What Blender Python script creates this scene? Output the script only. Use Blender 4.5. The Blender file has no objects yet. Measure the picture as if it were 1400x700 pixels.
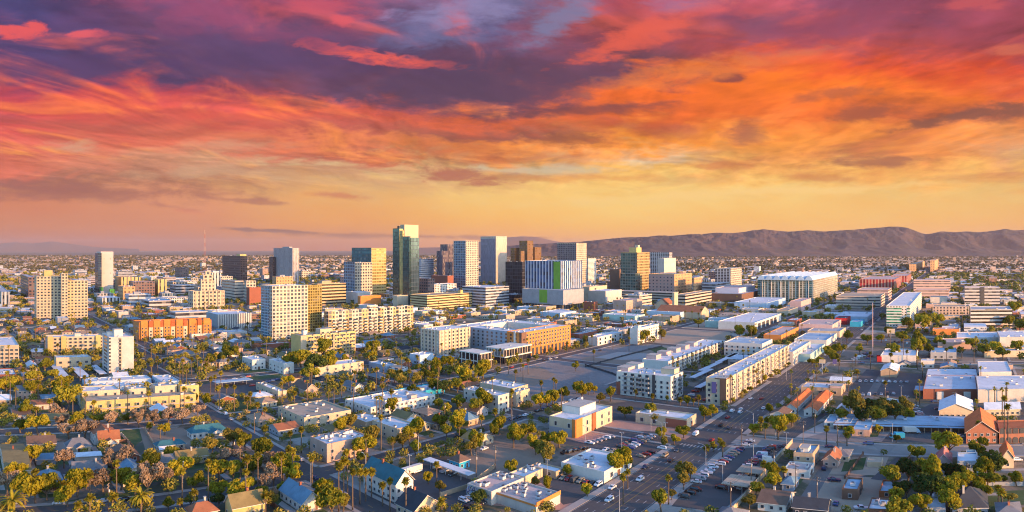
import bpy, math, random
import numpy as np
from mathutils import Vector
R = random.Random(7)
sc = bpy.context.scene
COL = sc.collection
rad = math.radians

# ---------------------------------------------------------------- camera
CAM_H = 100.0
FP = 872.0            # focal length in photo pixels (photo 1400 wide)
HY = 341.0            # horizon row
cam_d = bpy.data.cameras.new('camera')
cam = bpy.data.objects.new('camera', cam_d); COL.objects.link(cam)
cam.location = (0, 0, CAM_H); cam.rotation_euler = (rad(90), 0, 0)
cam_d.sensor_width = 36; cam_d.lens = FP / 1400 * 36
cam_d.shift_y = -(350 - HY) / 1400
cam_d.clip_start = 1; cam_d.clip_end = 90000
sc.camera = cam

# ---------------------------------------------------------------- light, exposure
SUN_AZ, SUN_EL = 118.0, 8.5
EXPO = 2.15
sc.view_settings.view_transform = 'Standard'; sc.view_settings.look = 'None'
sc.view_settings.exposure = EXPO; sc.view_settings.gamma = 1
sc.cycles.use_denoising = True; sc.cycles.filter_width = 1.1
sc.cycles.max_bounces = 5; sc.cycles.diffuse_bounces = 2; sc.cycles.glossy_bounces = 2
sc.cycles.transmission_bounces = 2; sc.cycles.volume_bounces = 0; sc.cycles.transparent_max_bounces = 6
sc.cycles.caustics_reflective = False; sc.cycles.caustics_refractive = False
sun_d = bpy.data.lights.new('sun', 'SUN'); sun = bpy.data.objects.new('sun', sun_d); COL.objects.link(sun)
sun_d.energy = 2.1; sun_d.angle = rad(0.6); sun_d.color = (1.0, 0.50, 0.17)
sv = Vector((math.sin(rad(SUN_AZ)) * math.cos(rad(SUN_EL)), math.cos(rad(SUN_AZ)) * math.cos(rad(SUN_EL)), math.sin(rad(SUN_EL))))
sun.rotation_euler = sv.to_track_quat('Z', 'Y').to_euler()
sun.location = (600, -300, 400)


class NT:
    """small node-building helper"""
    def __init__(self, tree):
        self.t = tree; self.n = tree.nodes; self.l = tree.links
    def link(self, v, sock):
        if v is None: return
        if isinstance(v, bpy.types.NodeSocket): self.l.new(v, sock)
        else:
            if hasattr(sock.default_value, '__len__') and hasattr(v, '__len__') and len(sock.default_value) == 4 and len(v) == 3: v = (*v, 1)
            sock.default_value = v
    def m(self, op, a, b=None, c=None, clamp=False):
        n = self.n.new('ShaderNodeMath'); n.operation = op; n.use_clamp = clamp
        self.link(a, n.inputs[0]); self.link(b, n.inputs[1]); self.link(c, n.inputs[2]); return n.outputs[0]
    def sstep(self, v, a, b, o0=0.0, o1=1.0):
        n = self.n.new('ShaderNodeMapRange'); n.interpolation_type = 'SMOOTHSTEP'
        for i, q in enumerate((v, a, b, o0, o1)): self.link(q, n.inputs[i])
        return n.outputs[0]
    def lin(self, v, a, b, o0=0.0, o1=1.0):
        n = self.n.new('ShaderNodeMapRange')
        for i, q in enumerate((v, a, b, o0, o1)): self.link(q, n.inputs[i])
        return n.outputs[0]
    def xyz(self, x, y, z=0.0):
        n = self.n.new('ShaderNodeCombineXYZ')
        for i, q in enumerate((x, y, z)): self.link(q, n.inputs[i])
        return n.outputs[0]
    def sep(self, v):
        n = self.n.new('ShaderNodeSeparateXYZ'); self.link(v, n.inputs[0]); return n.outputs
    def noise(self, vec, scale, detail=4, rough=0.55, dist=0.0, color=False):
        n = self.n.new('ShaderNodeTexNoise'); self.link(vec, n.inputs['Vector'])
        n.inputs['Scale'].default_value = scale; n.inputs['Detail'].default_value = detail
        n.inputs['Roughness'].default_value = rough; n.inputs['Distortion'].default_value = dist
        return n.outputs[1] if color else n.outputs[0]
    def white(self, vec, color=False):
        n = self.n.new('ShaderNodeTexWhiteNoise'); n.noise_dimensions = '3D'; self.link(vec, n.inputs['Vector'])
        return n.outputs[1] if color else n.outputs[0]
    def vor(self, vec, scale, feature='F1', out='Color'):
        n = self.n.new('ShaderNodeTexVoronoi'); n.feature = feature; self.link(vec, n.inputs['Vector']); n.inputs['Scale'].default_value = scale
        return n.outputs[out]
    def mix(self, f, a, b, blend='MIX'):
        n = self.n.new('ShaderNodeMix'); n.data_type = 'RGBA'; n.blend_type = blend
        self.link(f, n.inputs[0]); self.link(a, n.inputs[6]); self.link(b, n.inputs[7]); return n.outputs[2]
    def ramp(self, f, stops):
        n = self.n.new('ShaderNodeValToRGB'); cr = n.color_ramp
        while len(cr.elements) < len(stops): cr.elements.new(0.5)
        for e, (p, c) in zip(cr.elements, sorted(stops)): e.position = p; e.color = (*c, 1)
        self.link(f, n.inputs[0]); return n.outputs[0]
    def vmath(self, op, a, b=None):
        n = self.n.new('ShaderNodeVectorMath'); n.operation = op; self.link(a, n.inputs[0]); self.link(b, n.inputs[1]); return n.outputs[0]
    def geo(self, out='Position'):
        return self.n.new('ShaderNodeNewGeometry').outputs[out]


def lin1(c):
    c = c / 255.0
    return c / 12.92 if c <= 0.04045 else ((c + 0.055) / 1.055) ** 2.4
def srgb(r, g, b, k=1.0): return (lin1(r) * k, lin1(g) * k, lin1(b) * k)
def hx(s): return tuple(lin1(int(s[i:i + 2], 16)) for i in (0, 2, 4))
# ---------------------------------------------------------------- sky: Nishita overhead and behind, sunset clouds ahead
def make_world():
    w = bpy.data.worlds.new('World'); sc.world = w; w.use_nodes = True
    nt = w.node_tree; nt.nodes.clear(); t = NT(nt)
    out = nt.nodes.new('ShaderNodeOutputWorld')
    sky = nt.nodes.new('ShaderNodeTexSky'); sky.sky_type = 'NISHITA'; sky.sun_disc = False
    sky.sun_elevation = rad(SUN_EL); sky.sun_rotation = rad(SUN_AZ)
    sky.air_density = 1.0; sky.dust_density = 1.0; sky.ozone_density = 4.0
    bg1 = nt.nodes.new('ShaderNodeBackground'); bg1.inputs[1].default_value = 0.15
    nt.links.new(sky.outputs[0], bg1.inputs[0])
    k = 1.0 / (2 ** EXPO)
    gen = nt.nodes.new('ShaderNodeTexCoord').outputs['Generated']
    X, Y, Z = t.sep(gen)[:3]
    yy = t.m('MAXIMUM', Y, 0.12)
    u = t.m('DIVIDE', X, yy); v = t.m('DIVIDE', Z, yy)
    # slow billowing displacement of everything, so that bands become cloud edges
    p = t.xyz(u, t.m('MULTIPLY', v, 2.6), 0.0)
    def nz(sx, sy, ox, scale, detail, rough=0.55, dist=0.0):
        q = t.xyz(t.m('MULTIPLY', u, sx), t.m('MULTIPLY', v, sy), ox)
        return t.noise(q, scale, detail, rough, dist)
    w1 = t.m('SUBTRACT', nz(1, 2.6, 1.3, 2.2, 7, 0.62), 0.5)
    w2 = t.m('SUBTRACT', nz(1, 2.6, 7.7, 2.8, 7, 0.62), 0.5)
    w3 = t.m('SUBTRACT', nz(1, 3.6, 4.1, 9.0, 8, 0.65, 0.6), 0.5)
    amp = t.sstep(v, 0.0, 0.10)
    w4 = t.m('SUBTRACT', nz(1, 3.0, 21.0, 20.0, 9, 0.7, 0.4), 0.5)
    px = t.m('MULTIPLY_ADD', u, FP, 700.0)
    py = t.m('MULTIPLY_ADD', v, -FP, HY)
    pxw = t.m('ADD', px, t.m('MULTIPLY', t.m('MULTIPLY_ADD', w1, 330.0, t.m('MULTIPLY', w3, 160.0)), amp))
    pyw = t.m('ADD', py, t.m('MULTIPLY', t.m('MULTIPLY_ADD', w2, 115.0, t.m('MULTIPLY_ADD', w4, 42.0, t.m('MULTIPLY', w3, 72.0))), amp))
    f = t.m('DIVIDE', pyw, 341.0, clamp=True)
    def C(*a): return srgb(*a, k)
    cols = [
        (0,    [(0, 72, 66, 116), (60, 84, 66, 116), (95, 100, 64, 106), (130, 200, 70, 84), (160, 232, 88, 84), (190, 222, 104, 88), (215, 212, 108, 84), (240, 226, 116, 90), (262, 168, 102, 88), (285, 214, 130, 92), (310, 210, 132, 94), (338, 186, 112, 96)]),
        (230,  [(0, 130, 74, 112), (45, 96, 70, 112), (95, 88, 64, 104), (120, 190, 72, 84), (150, 234, 92, 78), (180, 226, 100, 80), (205, 236, 122, 92), (232, 216, 146, 112), (262, 176, 116, 90), (285, 226, 150, 108), (315, 214, 138, 100), (338, 184, 118, 98)]),
        (450,  [(0, 160, 78, 110), (45, 104, 74, 112), (80, 98, 66, 102), (130, 104, 68, 94), (152, 228, 96, 76), (180, 190, 92, 80), (200, 240, 132, 82), (218, 196, 106, 82), (240, 216, 176, 130), (270, 234, 178, 110), (305, 238, 164, 92), (338, 206, 130, 96)]),
        (690,  [(0, 126, 120, 164), (45, 92, 82, 122), (90, 86, 64, 96), (140, 92, 66, 90), (165, 226, 104, 60), (190, 150, 88, 76), (208, 252, 146, 58), (232, 226, 172, 108), (262, 248, 202, 118), (300, 252, 190, 98), (338, 246, 164, 92)]),
        (850,  [(0, 150, 74, 100), (35, 206, 92, 84), (62, 150, 72, 88), (100, 104, 66, 84), (128, 252, 112, 38), (165, 214, 98, 42), (200, 255, 154, 54), (225, 222, 190, 150), (245, 248, 188, 96), (275, 252, 210, 122), (310, 252, 192, 100), (338, 244, 170, 96)]),
        (1060, [(0, 132, 78, 112), (50, 160, 72, 86), (80, 238, 88, 44), (115, 255, 122, 30), (160, 238, 110, 38), (200, 255, 156, 60), (228, 226, 152, 76), (255, 250, 194, 104), (270, 250, 208, 124), (305, 250, 192, 100), (338, 240, 168, 96)]),
        (1250, [(0, 140, 70, 98), (50, 176, 72, 74), (85, 236, 86, 42), (120, 255, 124, 36), (160, 180, 88, 54), (190, 252, 144, 58), (215, 232, 142, 72), (245, 248, 182, 92), (268, 242, 196, 114), (305, 246, 186, 98), (338, 234, 164, 98)]),
        (1400, [(0, 160, 72, 96), (50, 158, 64, 78), (90, 222, 74, 42), (130, 246, 112, 42), (160, 154, 90, 70), (185, 240, 150, 82), (220, 214, 160, 116), (245, 246, 180, 92), (270, 236, 190, 110), (305, 240, 178, 94), (338, 226, 158, 98)]),
    ]
    cur = None; px0 = None
    for cx, st in cols:
        c = t.ramp(f, [(y / 341.0, C(r, g, b)) for y, r, g, b in st])
        cur = c if cur is None else t.mix(t.sstep(pxw, px0, cx), cur, c)
        px0 = cx
    # wisps and billows on a cloud sheet seen in perspective, so that they flatten towards the horizon
    vp = t.m('ADD', t.m('MAXIMUM', v, 0.0), 0.085)
    cx = t.m('DIVIDE', u, vp); cy = t.m('DIVIDE', 1.0, vp)
    def sheet(ang, sx, sy, oz, scale, detail, rough, dist, du=0.0, dv=0.0):
        c_, s_ = math.cos(rad(ang)), math.sin(rad(ang))
        a_ = t.m('MULTIPLY_ADD', cx, c_ * sx, t.m('MULTIPLY_ADD', cy, s_ * sx, du)); b_ = t.m('MULTIPLY_ADD', cx, -s_ * sy, t.m('MULTIPLY_ADD', cy, c_ * sy, dv))
        return t.noise(t.xyz(a_, b_, oz), scale, detail, rough, dist)
    pyn = t.m('DIVIDE', py, 341.0, clamp=True)
    hi = t.m('MULTIPLY', t.sstep(v, 0.06, 0.15), 1.0)
    n_a = sheet(24, 0.95, 0.8, 2.0, 1.0, 9, 0.55, 0.5)
    n_b = sheet(24, 0.95, 0.8, 2.0, 1.0, 9, 0.55, 0.5, 0.06, -0.05)
    rel = t.m('SUBTRACT', n_a, n_b)
    n_c = sheet(-12, 1.1, 0.8, 9.0, 1.7, 9, 0.55, 0.6)
    n_d = sheet(-12, 1.1, 0.8, 9.0, 1.7, 9, 0.55, 0.6, 0.04, -0.03)
    rel2 = t.m('SUBTRACT', n_c, n_d)
    dk = t.m('MULTIPLY', t.sstep(n_a, 0.52, 0.62), t.m('MULTIPLY', hi, 0.55))
    cur = t.mix(dk, cur, t.ramp(pyn, [(0.0, C(92, 62, 98)), (0.4, C(118, 66, 80)), (0.58, C(168, 84, 62)), (0.8, C(188, 112, 84)), (1.0, C(190, 120, 95))]))
    br = t.m('MULTIPLY', t.sstep(n_c, 0.52, 0.66), t.m('MULTIPLY', hi, 0.62))
    warm = t.ramp(pyn, [(0.0, C(214, 88, 96)), (0.33, C(255, 112, 58)), (0.58, C(255, 154, 66)), (0.72, C(255, 184, 96)), (0.85, C(248, 178, 108)), (1.0, C(240, 165, 100))])
    cur = t.mix(br, cur, warm)
    gain = t.m('MULTIPLY_ADD', rel, 2.6, t.m('MULTIPLY_ADD', rel2, 1.8, 1.0))
    gain = t.m('MAXIMUM', t.m('MINIMUM', gain, 1.5), 0.6)
    gain = t.m('MULTIPLY_ADD', t.m('SUBTRACT', gain, 1.0), hi, 1.0)
    cur = t.vmath('SCALE', cur); t.link(gain, cur.node.inputs['Scale'])
    # single cloud banks and clear gaps: (x, y, half width, half height, tilt deg, colour, opacity, softness)
    feats = [
        (20, 43, 42, 12, 4, (240, 92, 92), .9, .5), (112, 46, 26, 6, 0, (236, 96, 104), .85, .5),
        (515, 78, 115, 9, -9, (246, 98, 82), .95, .45), (455, 68, 45, 7, -18, (205, 84, 92), .6, .6),
        (300, 25, 150, 26, -12, (170, 78, 112), .55, .9), (450, 12, 60, 18, -10, (206, 86, 104), .7, .8), (465, 28, 18, 9, -20, (226, 92, 104), .8, .7),
        (590, 42, 70, 22, 0, (112, 116, 162), .6, .9), (640, 14, 80, 16, 8, (150, 140, 184), .6, .9), (760, 30, 60, 22, 30, (120, 128, 168), .75, .8), (930, 8, 50, 12, 10, (130, 120, 166), .6, .9), (1045, 40, 40, 25, 20, (140, 90, 122), .5, .9),
        (640, 118, 150, 36, -4, (88, 64, 92), .7, .9), (760, 110, 90, 34, 20, (98, 66, 92), .7, .9), (380, 78, 180, 30, -4, (86, 64, 106), .55, .9), (100, 85, 150, 30, 0, (84, 62, 108), .5, .9),
        (890, 40, 90, 20, 22, (236, 98, 78), .7, .8), (830, 62, 60, 12, 24, (232, 96, 74), .6, .8), (1140, 30, 140, 26, 12, (150, 72, 100), .6, .9), (1330, 8, 60, 9, 5, (206, 88, 92), .7, .7), (1385, 72, 26, 9, 0, (214, 108, 84), .7, .7),
        (1000, 107, 22, 6, 0, (140, 70, 66), .9, .5), (1140, 130, 50, 9, 4, (170, 92, 66), .7, .8), (1185, 155, 42, 11, 0, (158, 84, 62), .8, .7), (1320, 160, 95, 9, 9, (134, 80, 66), .9, .6), (1390, 150, 40, 12, 8, (138, 82, 66), .8, .8),
        (1020, 180, 30, 18, -20, (160, 96, 78), .75, .8), (790, 152, 120, 9, 3, (122, 70, 72), .7, .8), (780, 192, 60, 9, 2, (146, 82, 62), .75, .8), (950, 95, 130, 14, 10, (250, 136, 58), .55, .9),
        (310, 199, 80, 7, 2, (222, 160, 126), .5, .8), (95, 202, 34, 7, 0, (212, 170, 136), .6, .8), (290, 236, 110, 9, 0, (210, 170, 134), .5, .8), (740, 232, 80, 8, 0, (204, 190, 160), .75, .7), 
        (620, 243, 60, 9, -6, (180, 104, 84), .85, .6), (700, 243, 40, 6, 0, (184, 118, 80), .6, .7), (990, 225, 40, 6, 0, (214, 124, 72), .6, .7), (1190, 220, 75, 8, 2, (160, 98, 74), .8, .7), (1130, 243, 60, 6, 0, (204, 126, 76), .6, .8), (820, 243, 90, 6, 0, (226, 142, 76), .5, .8),
        (120, 262, 190, 13, -1, (158, 98, 88), .7, .8), (330, 274, 70, 3.5, -5, (180, 118, 96), .7, .7), (460, 267, 55, 5, -3, (206, 122, 92), .7, .7), (225, 282, 40, 4, -8, (176, 110, 96), .6, .7), (250, 288, 26, 4, -10, (226, 136, 104), .5, .8),
        (1020, 264, 250, 6, 3, (252, 208, 130), .7, .8), (850, 278, 150, 4, 2, (246, 204, 124), .55, .9),
        (385, 316, 80, 2.6, -2.5, (142, 102, 96), .85, .6), (560, 323, 190, 3.4, -1, (168, 116, 96), .75, .7), (60, 334, 90, 6, 0, (164, 108, 104), .5, .8),
    ]
    n1 = t.m('SUBTRACT', nz(1, 3.0, 11.0, 14.0, 9, 0.66, 0.3), 0.5)
    n2 = t.m('SUBTRACT', nz(1, 3.0, 17.0, 5.0, 6, 0.6, 0.3), 0.5)
    for x, y, a, b, tilt, col, op, soft in feats:
        ca, sa = math.cos(rad(tilt)), math.sin(rad(tilt))
        wamp = min(1.0, b / 10.0)
        dx = t.m('SUBTRACT', px, x); dy = t.m('SUBTRACT', y, py)
        ru = t.m('MULTIPLY_ADD', dx, ca / a, t.m('MULTIPLY', dy, sa / a))
        rv = t.m('MULTIPLY_ADD', dx, -sa / b, t.m('MULTIPLY', dy, ca / b))
        rv = t.m('MULTIPLY_ADD', n2, 2.6, rv)
        d2 = t.m('MULTIPLY_ADD', ru, ru, t.m('MULTIPLY', rv, rv))
        d2 = t.m('MULTIPLY_ADD', n1, 4.2, t.m('SQRT', d2))
        mk = t.sstep(d2, 1.0 + soft * 0.5, 1.0 - soft, 0.0, op)
        cur = t.mix(mk, cur, C(*col))
    bg2 = nt.nodes.new('ShaderNodeBackground'); nt.links.new(cur, bg2.inputs[0]); bg2.inputs[1].default_value = 1.0
    front = t.m('MULTIPLY', t.sstep(Y, 0.25, 0.5), t.sstep(v, 0.85, 0.45))
    mx = nt.nodes.new('ShaderNodeMixShader'); nt.links.new(front, mx.inputs[0])
    nt.links.new(bg1.outputs[0], mx.inputs[1]); nt.links.new(bg2.outputs[0], mx.inputs[2])
    nt.links.new(mx.outputs[0], out.inputs[0])
    w.cycles.sampling_method = 'MANUAL'; w.cycles.sample_map_resolution = 512
make_world()
# ---------------------------------------------------------------- coordinates
A1 = 610.0 / FP                       # bearing of the avenues; the cross streets run at right angles
def G(x, y, z=0.0):
    """photo pixel -> the point of the plane at height z that shows there"""
    d = FP * (CAM_H - z) / (y - HY)
    return Vector(((x - 700) / FP * d, d, z))
def se(x, y):
    """photo pixel -> street-grid metres (s along the avenues, e along the cross streets)"""
    th = (x - 700) / FP; d = FP * CAM_H / (y - HY)
    return d * math.cos(th - A1), d * math.sin(A1 - th)
def W(s, e, z=0.0):
    d = math.hypot(s, e); th = A1 - math.atan2(e, s)
    return Vector((th * d, d, z))
def pxy(s, e):
    d = math.hypot(s, e); th = A1 - math.atan2(e, s)
    return 700 + FP * th, HY + FP * CAM_H / d
def heading(s, e, axis):
    a = W(s, e); b = W(s + 1, e) if axis == 's' else W(s, e + 1)
    v = b - a; return math.atan2(v.y, v.x)
def footprint(x, y, wl, wr):
    s0, e0 = se(x, y); th = (x - 700) / FP
    Le = -wl if wl < 0 else s0 * math.tan(A1 - (th - wl / FP)) - e0
    if wr < 0: Ls = -wr
    else: Ls = e0 / math.tan(A1 - (th + wr / FP)) - s0
    return s0, e0, Ls, Le
def ground_h(y, yt): return (y - yt) * CAM_H / (y - HY)

# ---------------------------------------------------------------- objects
THINGS = []          # (object, base label, look-up pixel, auto?)
def parent_to(o, p):
    if p is not None: o.parent = p
def empty(name, loc=(0, 0, 0), rz=0):
    o = bpy.data.objects.new(name, None); o.location = loc; o.rotation_euler = (0, 0, rz)
    o.empty_display_size = 1; COL.objects.link(o); return o
class MB:
    def __init__(self): self.v = []; self.f = []; self.m = []; self.uv = []
    def face(self, pts, mi=0, uv=None):
        i = len(self.v); self.v.extend(tuple(p) for p in pts)
        self.f.append(tuple(range(i, i + len(pts)))); self.m.append(mi)
        self.uv.extend(uv if uv else [(0, 0)] * len(pts))
    def hexa(self, b, t, mi=0, bottom=False, uvm=False):
        """b, t: four corners each, counter-clockwise seen from above"""
        u = 0.0
        for i in range(4):
            j = (i + 1) % 4; L = math.dist(b[i], b[j])
            self.face([b[i], b[j], t[j], t[i]], mi, [(u, b[i][2]), (u + L, b[j][2]), (u + L, t[j][2]), (u, t[i][2])]); u += L
        self.face(t, mi)
        if bottom: self.face(b[::-1], mi)
    def box(self, x0, x1, y0, y1, z0, z1, mi=0, bottom=True):
        c = [(x0, y0), (x1, y0), (x1, y1), (x0, y1)]
        self.hexa([(*p, z0) for p in c], [(*p, z1) for p in c], mi, bottom)
    def tube(self, p, q, r0, r1, n=6, mi=0, cap=False):
        p = Vector(p); q = Vector(q); d = (q - p)
        if d.length < 1e-6: return
        d.normalize(); a = d.orthogonal().normalized(); b = d.cross(a)
        P = [p + (a * math.cos(2 * math.pi * i / n) + b * math.sin(2 * math.pi * i / n)) * r0 for i in range(n)]
        Q = [q + (a * math.cos(2 * math.pi * i / n) + b * math.sin(2 * math.pi * i / n)) * r1 for i in range(n)]
        for i in range(n):
            j = (i + 1) % n; self.face([P[i], P[j], Q[j], Q[i]], mi)
        if cap: self.face(Q, mi); self.face(P[::-1], mi)
    def mesh(self, name, mats, smooth=False):
        me = bpy.data.meshes.new(name); me.from_pydata(self.v, [], self.f)
        for q in (mats if isinstance(mats, (list, tuple)) else [mats]): me.materials.append(q)
        if any(self.m): me.polygons.foreach_set('material_index', self.m)
        uvl = me.uv_layers.new(name='UVMap'); uvl.data.foreach_set('uv', np.array(self.uv, dtype=np.float32).ravel())
        if smooth: me.polygons.foreach_set('use_smooth', [True] * len(me.polygons))
        me.update(); return me
    def build(self, name, mats, parent=None, loc=None, smooth=False):
        o = bpy.data.objects.new(name, self.mesh(name, mats, smooth)); COL.objects.link(o)
        if loc is not None: o.location = loc
        parent_to(o, parent); return o
def tag(o, label, cat, group=None, px=None, auto=False):
    o['category'] = cat
    if group: o['group'] = group
    THINGS.append([o, label, px, auto])
    o['label'] = label
    return o
def struct(o): o['kind'] = 'structure'; return o

# ---------------------------------------------------------------- materials
MATS = {}
def principled(name):
    m = bpy.data.materials.new(name); m.use_nodes = True; nt = m.node_tree
    return m, NT(nt), nt.nodes['Principled BSDF']
def mat(name, col, rough=0.8, var=0.18, scale=0.15, metal=0.0, fine=1.2, spec=0.4, stain=0.0, tint=None, streak=0, cells=0):
    """plain surface with large soft mottling and a fine grain"""
    if name in MATS: return MATS[name]
    m, t, b = principled(name); p = t.geo()
    n = t.noise(p, scale, 5, 0.6); n2 = t.noise(p, fine, 3, 0.6)
    if streak:   # rain streaks down a wall
        ps = t.sep(p); n2 = t.m('MULTIPLY_ADD', t.noise(t.xyz(ps[0], ps[1], t.m('MULTIPLY', ps[2], .12)), 1.4, 5, .7), .8, t.m('MULTIPLY', n2, .2))
    if cells:    # repaired patches in the paving
        n2 = t.m('MULTIPLY_ADD', t.sep(t.vor(t.vmath('MULTIPLY', p, (1, 1.7, 0)), cells))[0], .5, t.m('MULTIPLY', n2, .5))
    k = t.m('ADD', t.m('MULTIPLY_ADD', n, 2 * var, 1 - var), t.m('MULTIPLY_ADD', n2, var, -var / 2))
    c = t.vmath('SCALE', (*col,)); t.link(k, c.node.inputs['Scale'])
    if stain:
        ms = t.m('MULTIPLY', t.sstep(t.noise(p, 0.35, 6, 0.7), 0.52, 0.68), stain)
        c = t.mix(ms, c, tint or tuple(q * 0.35 for q in col))
    t.link(c, b.inputs['Base Color']); b.inputs['Roughness'].default_value = rough
    b.inputs['Metallic'].default_value = metal; b.inputs['Specular IOR Level'].default_value = spec
    MATS[name] = m; return m
def facade(name, mode, wall, glass=(0.035, 0.05, 0.07), bay=4.0, floor=3.4, wf=0.55, hf=0.55, metal=0.0, grough=0.12, rnd=0.5, rough=0.75, blinds=0.25, alt=None):
    """wall with its rows of windows; UV is in metres along the wall and up it"""
    if name in MATS: return MATS[name]
    m, t, b = principled(name)
    uvn = m.node_tree.nodes.new('ShaderNodeUVMap'); uvn.uv_map = 'UVMap'
    U, V, _ = t.sep(uvn.outputs[0])[:3]
    cu = t.m('DIVIDE', U, bay); cv = t.m('DIVIDE', V, floor)
    fu = t.m('FRACT', cu); fv = t.m('FRACT', cv); iu = t.m('FLOOR', cu); iv = t.m('FLOOR', cv)
    mu = t.m('LESS_THAN', t.m('ABSOLUTE', t.m('SUBTRACT', fu, 0.5)), wf / 2)
    mv = t.m('LESS_THAN', t.m('ABSOLUTE', t.m('SUBTRACT', fv, 0.52)), hf / 2)
    if mode == 'band': mk = mv
    elif mode == 'fin': mk = mu
    else: mk = t.m('MULTIPLY', mu, mv)
    if mode == 'balc':      # dark loggias every third bay
        sel = t.m('LESS_THAN', t.m('FRACT', t.m('DIVIDE', t.m('ADD', iu, 0.5), 3)), 0.34)
        mk = t.m('MAXIMUM', mk, t.m('MULTIPLY', sel, t.m('MULTIPLY', t.m('LESS_THAN', t.m('ABSOLUTE', t.m('SUBTRACT', fu, 0.5)), 0.45), t.m('GREATER_THAN', fv, 0.30))))
    rv = t.white(t.xyz(iu, iv, 0.37)); rv2 = t.white(t.xyz(iu, iv, 5.1))
    g = t.vmath('SCALE', (*glass,)); t.link(t.m('MULTIPLY_ADD', rv, 2 * rnd, 1 - rnd), g.node.inputs['Scale'])
    isb = t.m('MULTIPLY', t.m('LESS_THAN', rv2, blinds), 0.5)
    g = t.mix(isb, g, (0.30, 0.27, 0.22))
    p = t.geo(); n = t.noise(p, 0.08, 4, 0.6)
    wv = wall
    if alt:   # a second wall colour on some bays
        wv = t.mix(t.m('LESS_THAN', t.m('FRACT', t.m('DIVIDE', t.m('ADD', iu, 0.5), alt[1])), alt[2]), wall, alt[0])
    wv2 = t.vmath('SCALE', wv if isinstance(wv, bpy.types.NodeSocket) else (*wv,)); t.link(t.m('MULTIPLY_ADD', n, 0.3, 0.85), wv2.node.inputs['Scale'])
    t.link(t.mix(mk, wv2, g), b.inputs['Base Color'])
    t.link(t.m('MULTIPLY_ADD', mk, grough - rough, rough), b.inputs['Roughness'])
    t.link(t.m('MULTIPLY', mk, metal), b.inputs['Metallic'])
    b.inputs['Specular IOR Level'].default_value = 0.5
    bp = m.node_tree.nodes.new('ShaderNodeBump'); bp.inputs['Strength'].default_value = 0.6; bp.inputs['Distance'].default_value = 0.3
    t.link(t.m('SUBTRACT', 1.0, mk), bp.inputs['Height']); t.link(bp.outputs[0], b.inputs['Normal'])
    MATS[name] = m; return m

WALLS = {}
def defwall(key, col, **k): WALLS[key] = mat('wall_' + key, col, 0.85, var=.3, streak=1, **k)
for k_, c_ in dict(cream=(.54, .42, .28), white=(.62, .57, .50), offwhite=(.50, .45, .39), tan=(.42, .30, .19), pinktan=(.46, .30, .23), brown=(.16, .085, .055),
                   brick=(.26, .085, .05), orange=(.56, .20, .045), grey=(.30, .30, .31), bluegrey=(.26, .33, .40), dark=(.055, .055, .06), teal=(.05, .22, .25), turq=(.02, .33, .50),
                   yellow=(.56, .40, .15), green=(.07, .28, .05), lime=(.17, .33, .04), red=(.50, .02, .02), purple=(.11, .09, .24), paleblue=(.42, .52, .60), mint=(.38, .52, .46), rust=(.33, .10, .035), sand=(.50, .39, .26), pink=(.55, .36, .32), redroofwall=(.32, .12, .07)).items():
    defwall(k_, c_)
ROOFS = {}
for k_, c_ in dict(rwhite=(.60, .60, .62), rgrey=(.36, .37, .39), rtan=(.38, .30, .22), rdark=(.07, .075, .085), rmetal=(.42, .47, .53), rrust=(.36, .10, .03), rblue=(.30, .42, .52), rpink=(.52, .38, .34)).items():
    ROOFS[k_] = mat('roof_' + k_, c_, 0.8, var=0.3, scale=0.06, fine=0.6, stain=0.45, tint=tuple(q * .5 for q in c_), cells=.11)
SH = {}
for k_, c_ in dict(sgrey=(.16, .16, .17), sbrown=(.14, .085, .06), sdark=(.035, .04, .05), steal=(.03, .13, .16), sblue=(.12, .22, .30), solive=(.20, .15, .06), sred=(.42, .10, .035), srust=(.30, .11, .05), stan=(.34, .22, .14), swhite=(.62, .64, .66), spink=(.42, .14, .12), sorange=(.62, .14, .035)).items():
    SH[k_] = mat('shingle_' + k_, c_, 0.85, var=0.38, scale=0.3, fine=3.0, stain=.35)
GLASS = mat('window_glass', (.03, .045, .06), 0.1, var=0.1, spec=0.8)
FRAME = mat('window_frame', (.55, .52, .48), 0.6)
DOORM = mat('door_paint', (.16, .07, .04), 0.6)
METAL = mat('grey_metal', (.42, .43, .45), 0.45, metal=0.3)
DARKM = mat('dark_metal', (.05, .05, .055), 0.5)
UNITM = mat('unit_metal', (.50, .51, .52), 0.5, metal=0.2)
BARK = mat('bark', (.13, .09, .06), 0.95)
POLEW = mat('pole_wood', (.17, .11, .07), 0.9)
CONC = mat('concrete', (.40, .37, .33), 0.9, stain=0.3)

def W_(key): return WALLS[key] if key in WALLS else MATS['f_' + key]
def R_(key): return ROOFS[key] if key in ROOFS else (SH[key] if key in SH else WALLS[key])

OCC = []     # occupied rectangles in (s, e)
def occupied(s0, s1, e0, e1, pad=1.5):
    for a, b, c, d in OCC:
        if s0 - pad < b and s1 + pad > a and e0 - pad < d and e1 + pad > c: return True
    return False

class Frame:
    """builds in street-grid metres, stores world coordinates relative to the thing's base"""
    def __init__(self, s0, e0): self.o = W(s0, e0)
    def P(self, s, e, z): return W(s, e, z) - self.o

def rect_pts(fr, s0, s1, e0, e1, z):
    # counter-clockwise from above: near corner, along -? (s right/away, e left/away)
    return [fr.P(s0, e0, z), fr.P(s1, e0, z), fr.P(s1, e1, z), fr.P(s0, e1, z)]
def boxm(mb, fr, s0, s1, e0, e1, z0, z1, mi=0, bottom=False):
    mb.hexa(rect_pts(fr, s0, s1, e0, e1, z0), rect_pts(fr, s0, s1, e0, e1, z1), mi, bottom)

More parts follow.
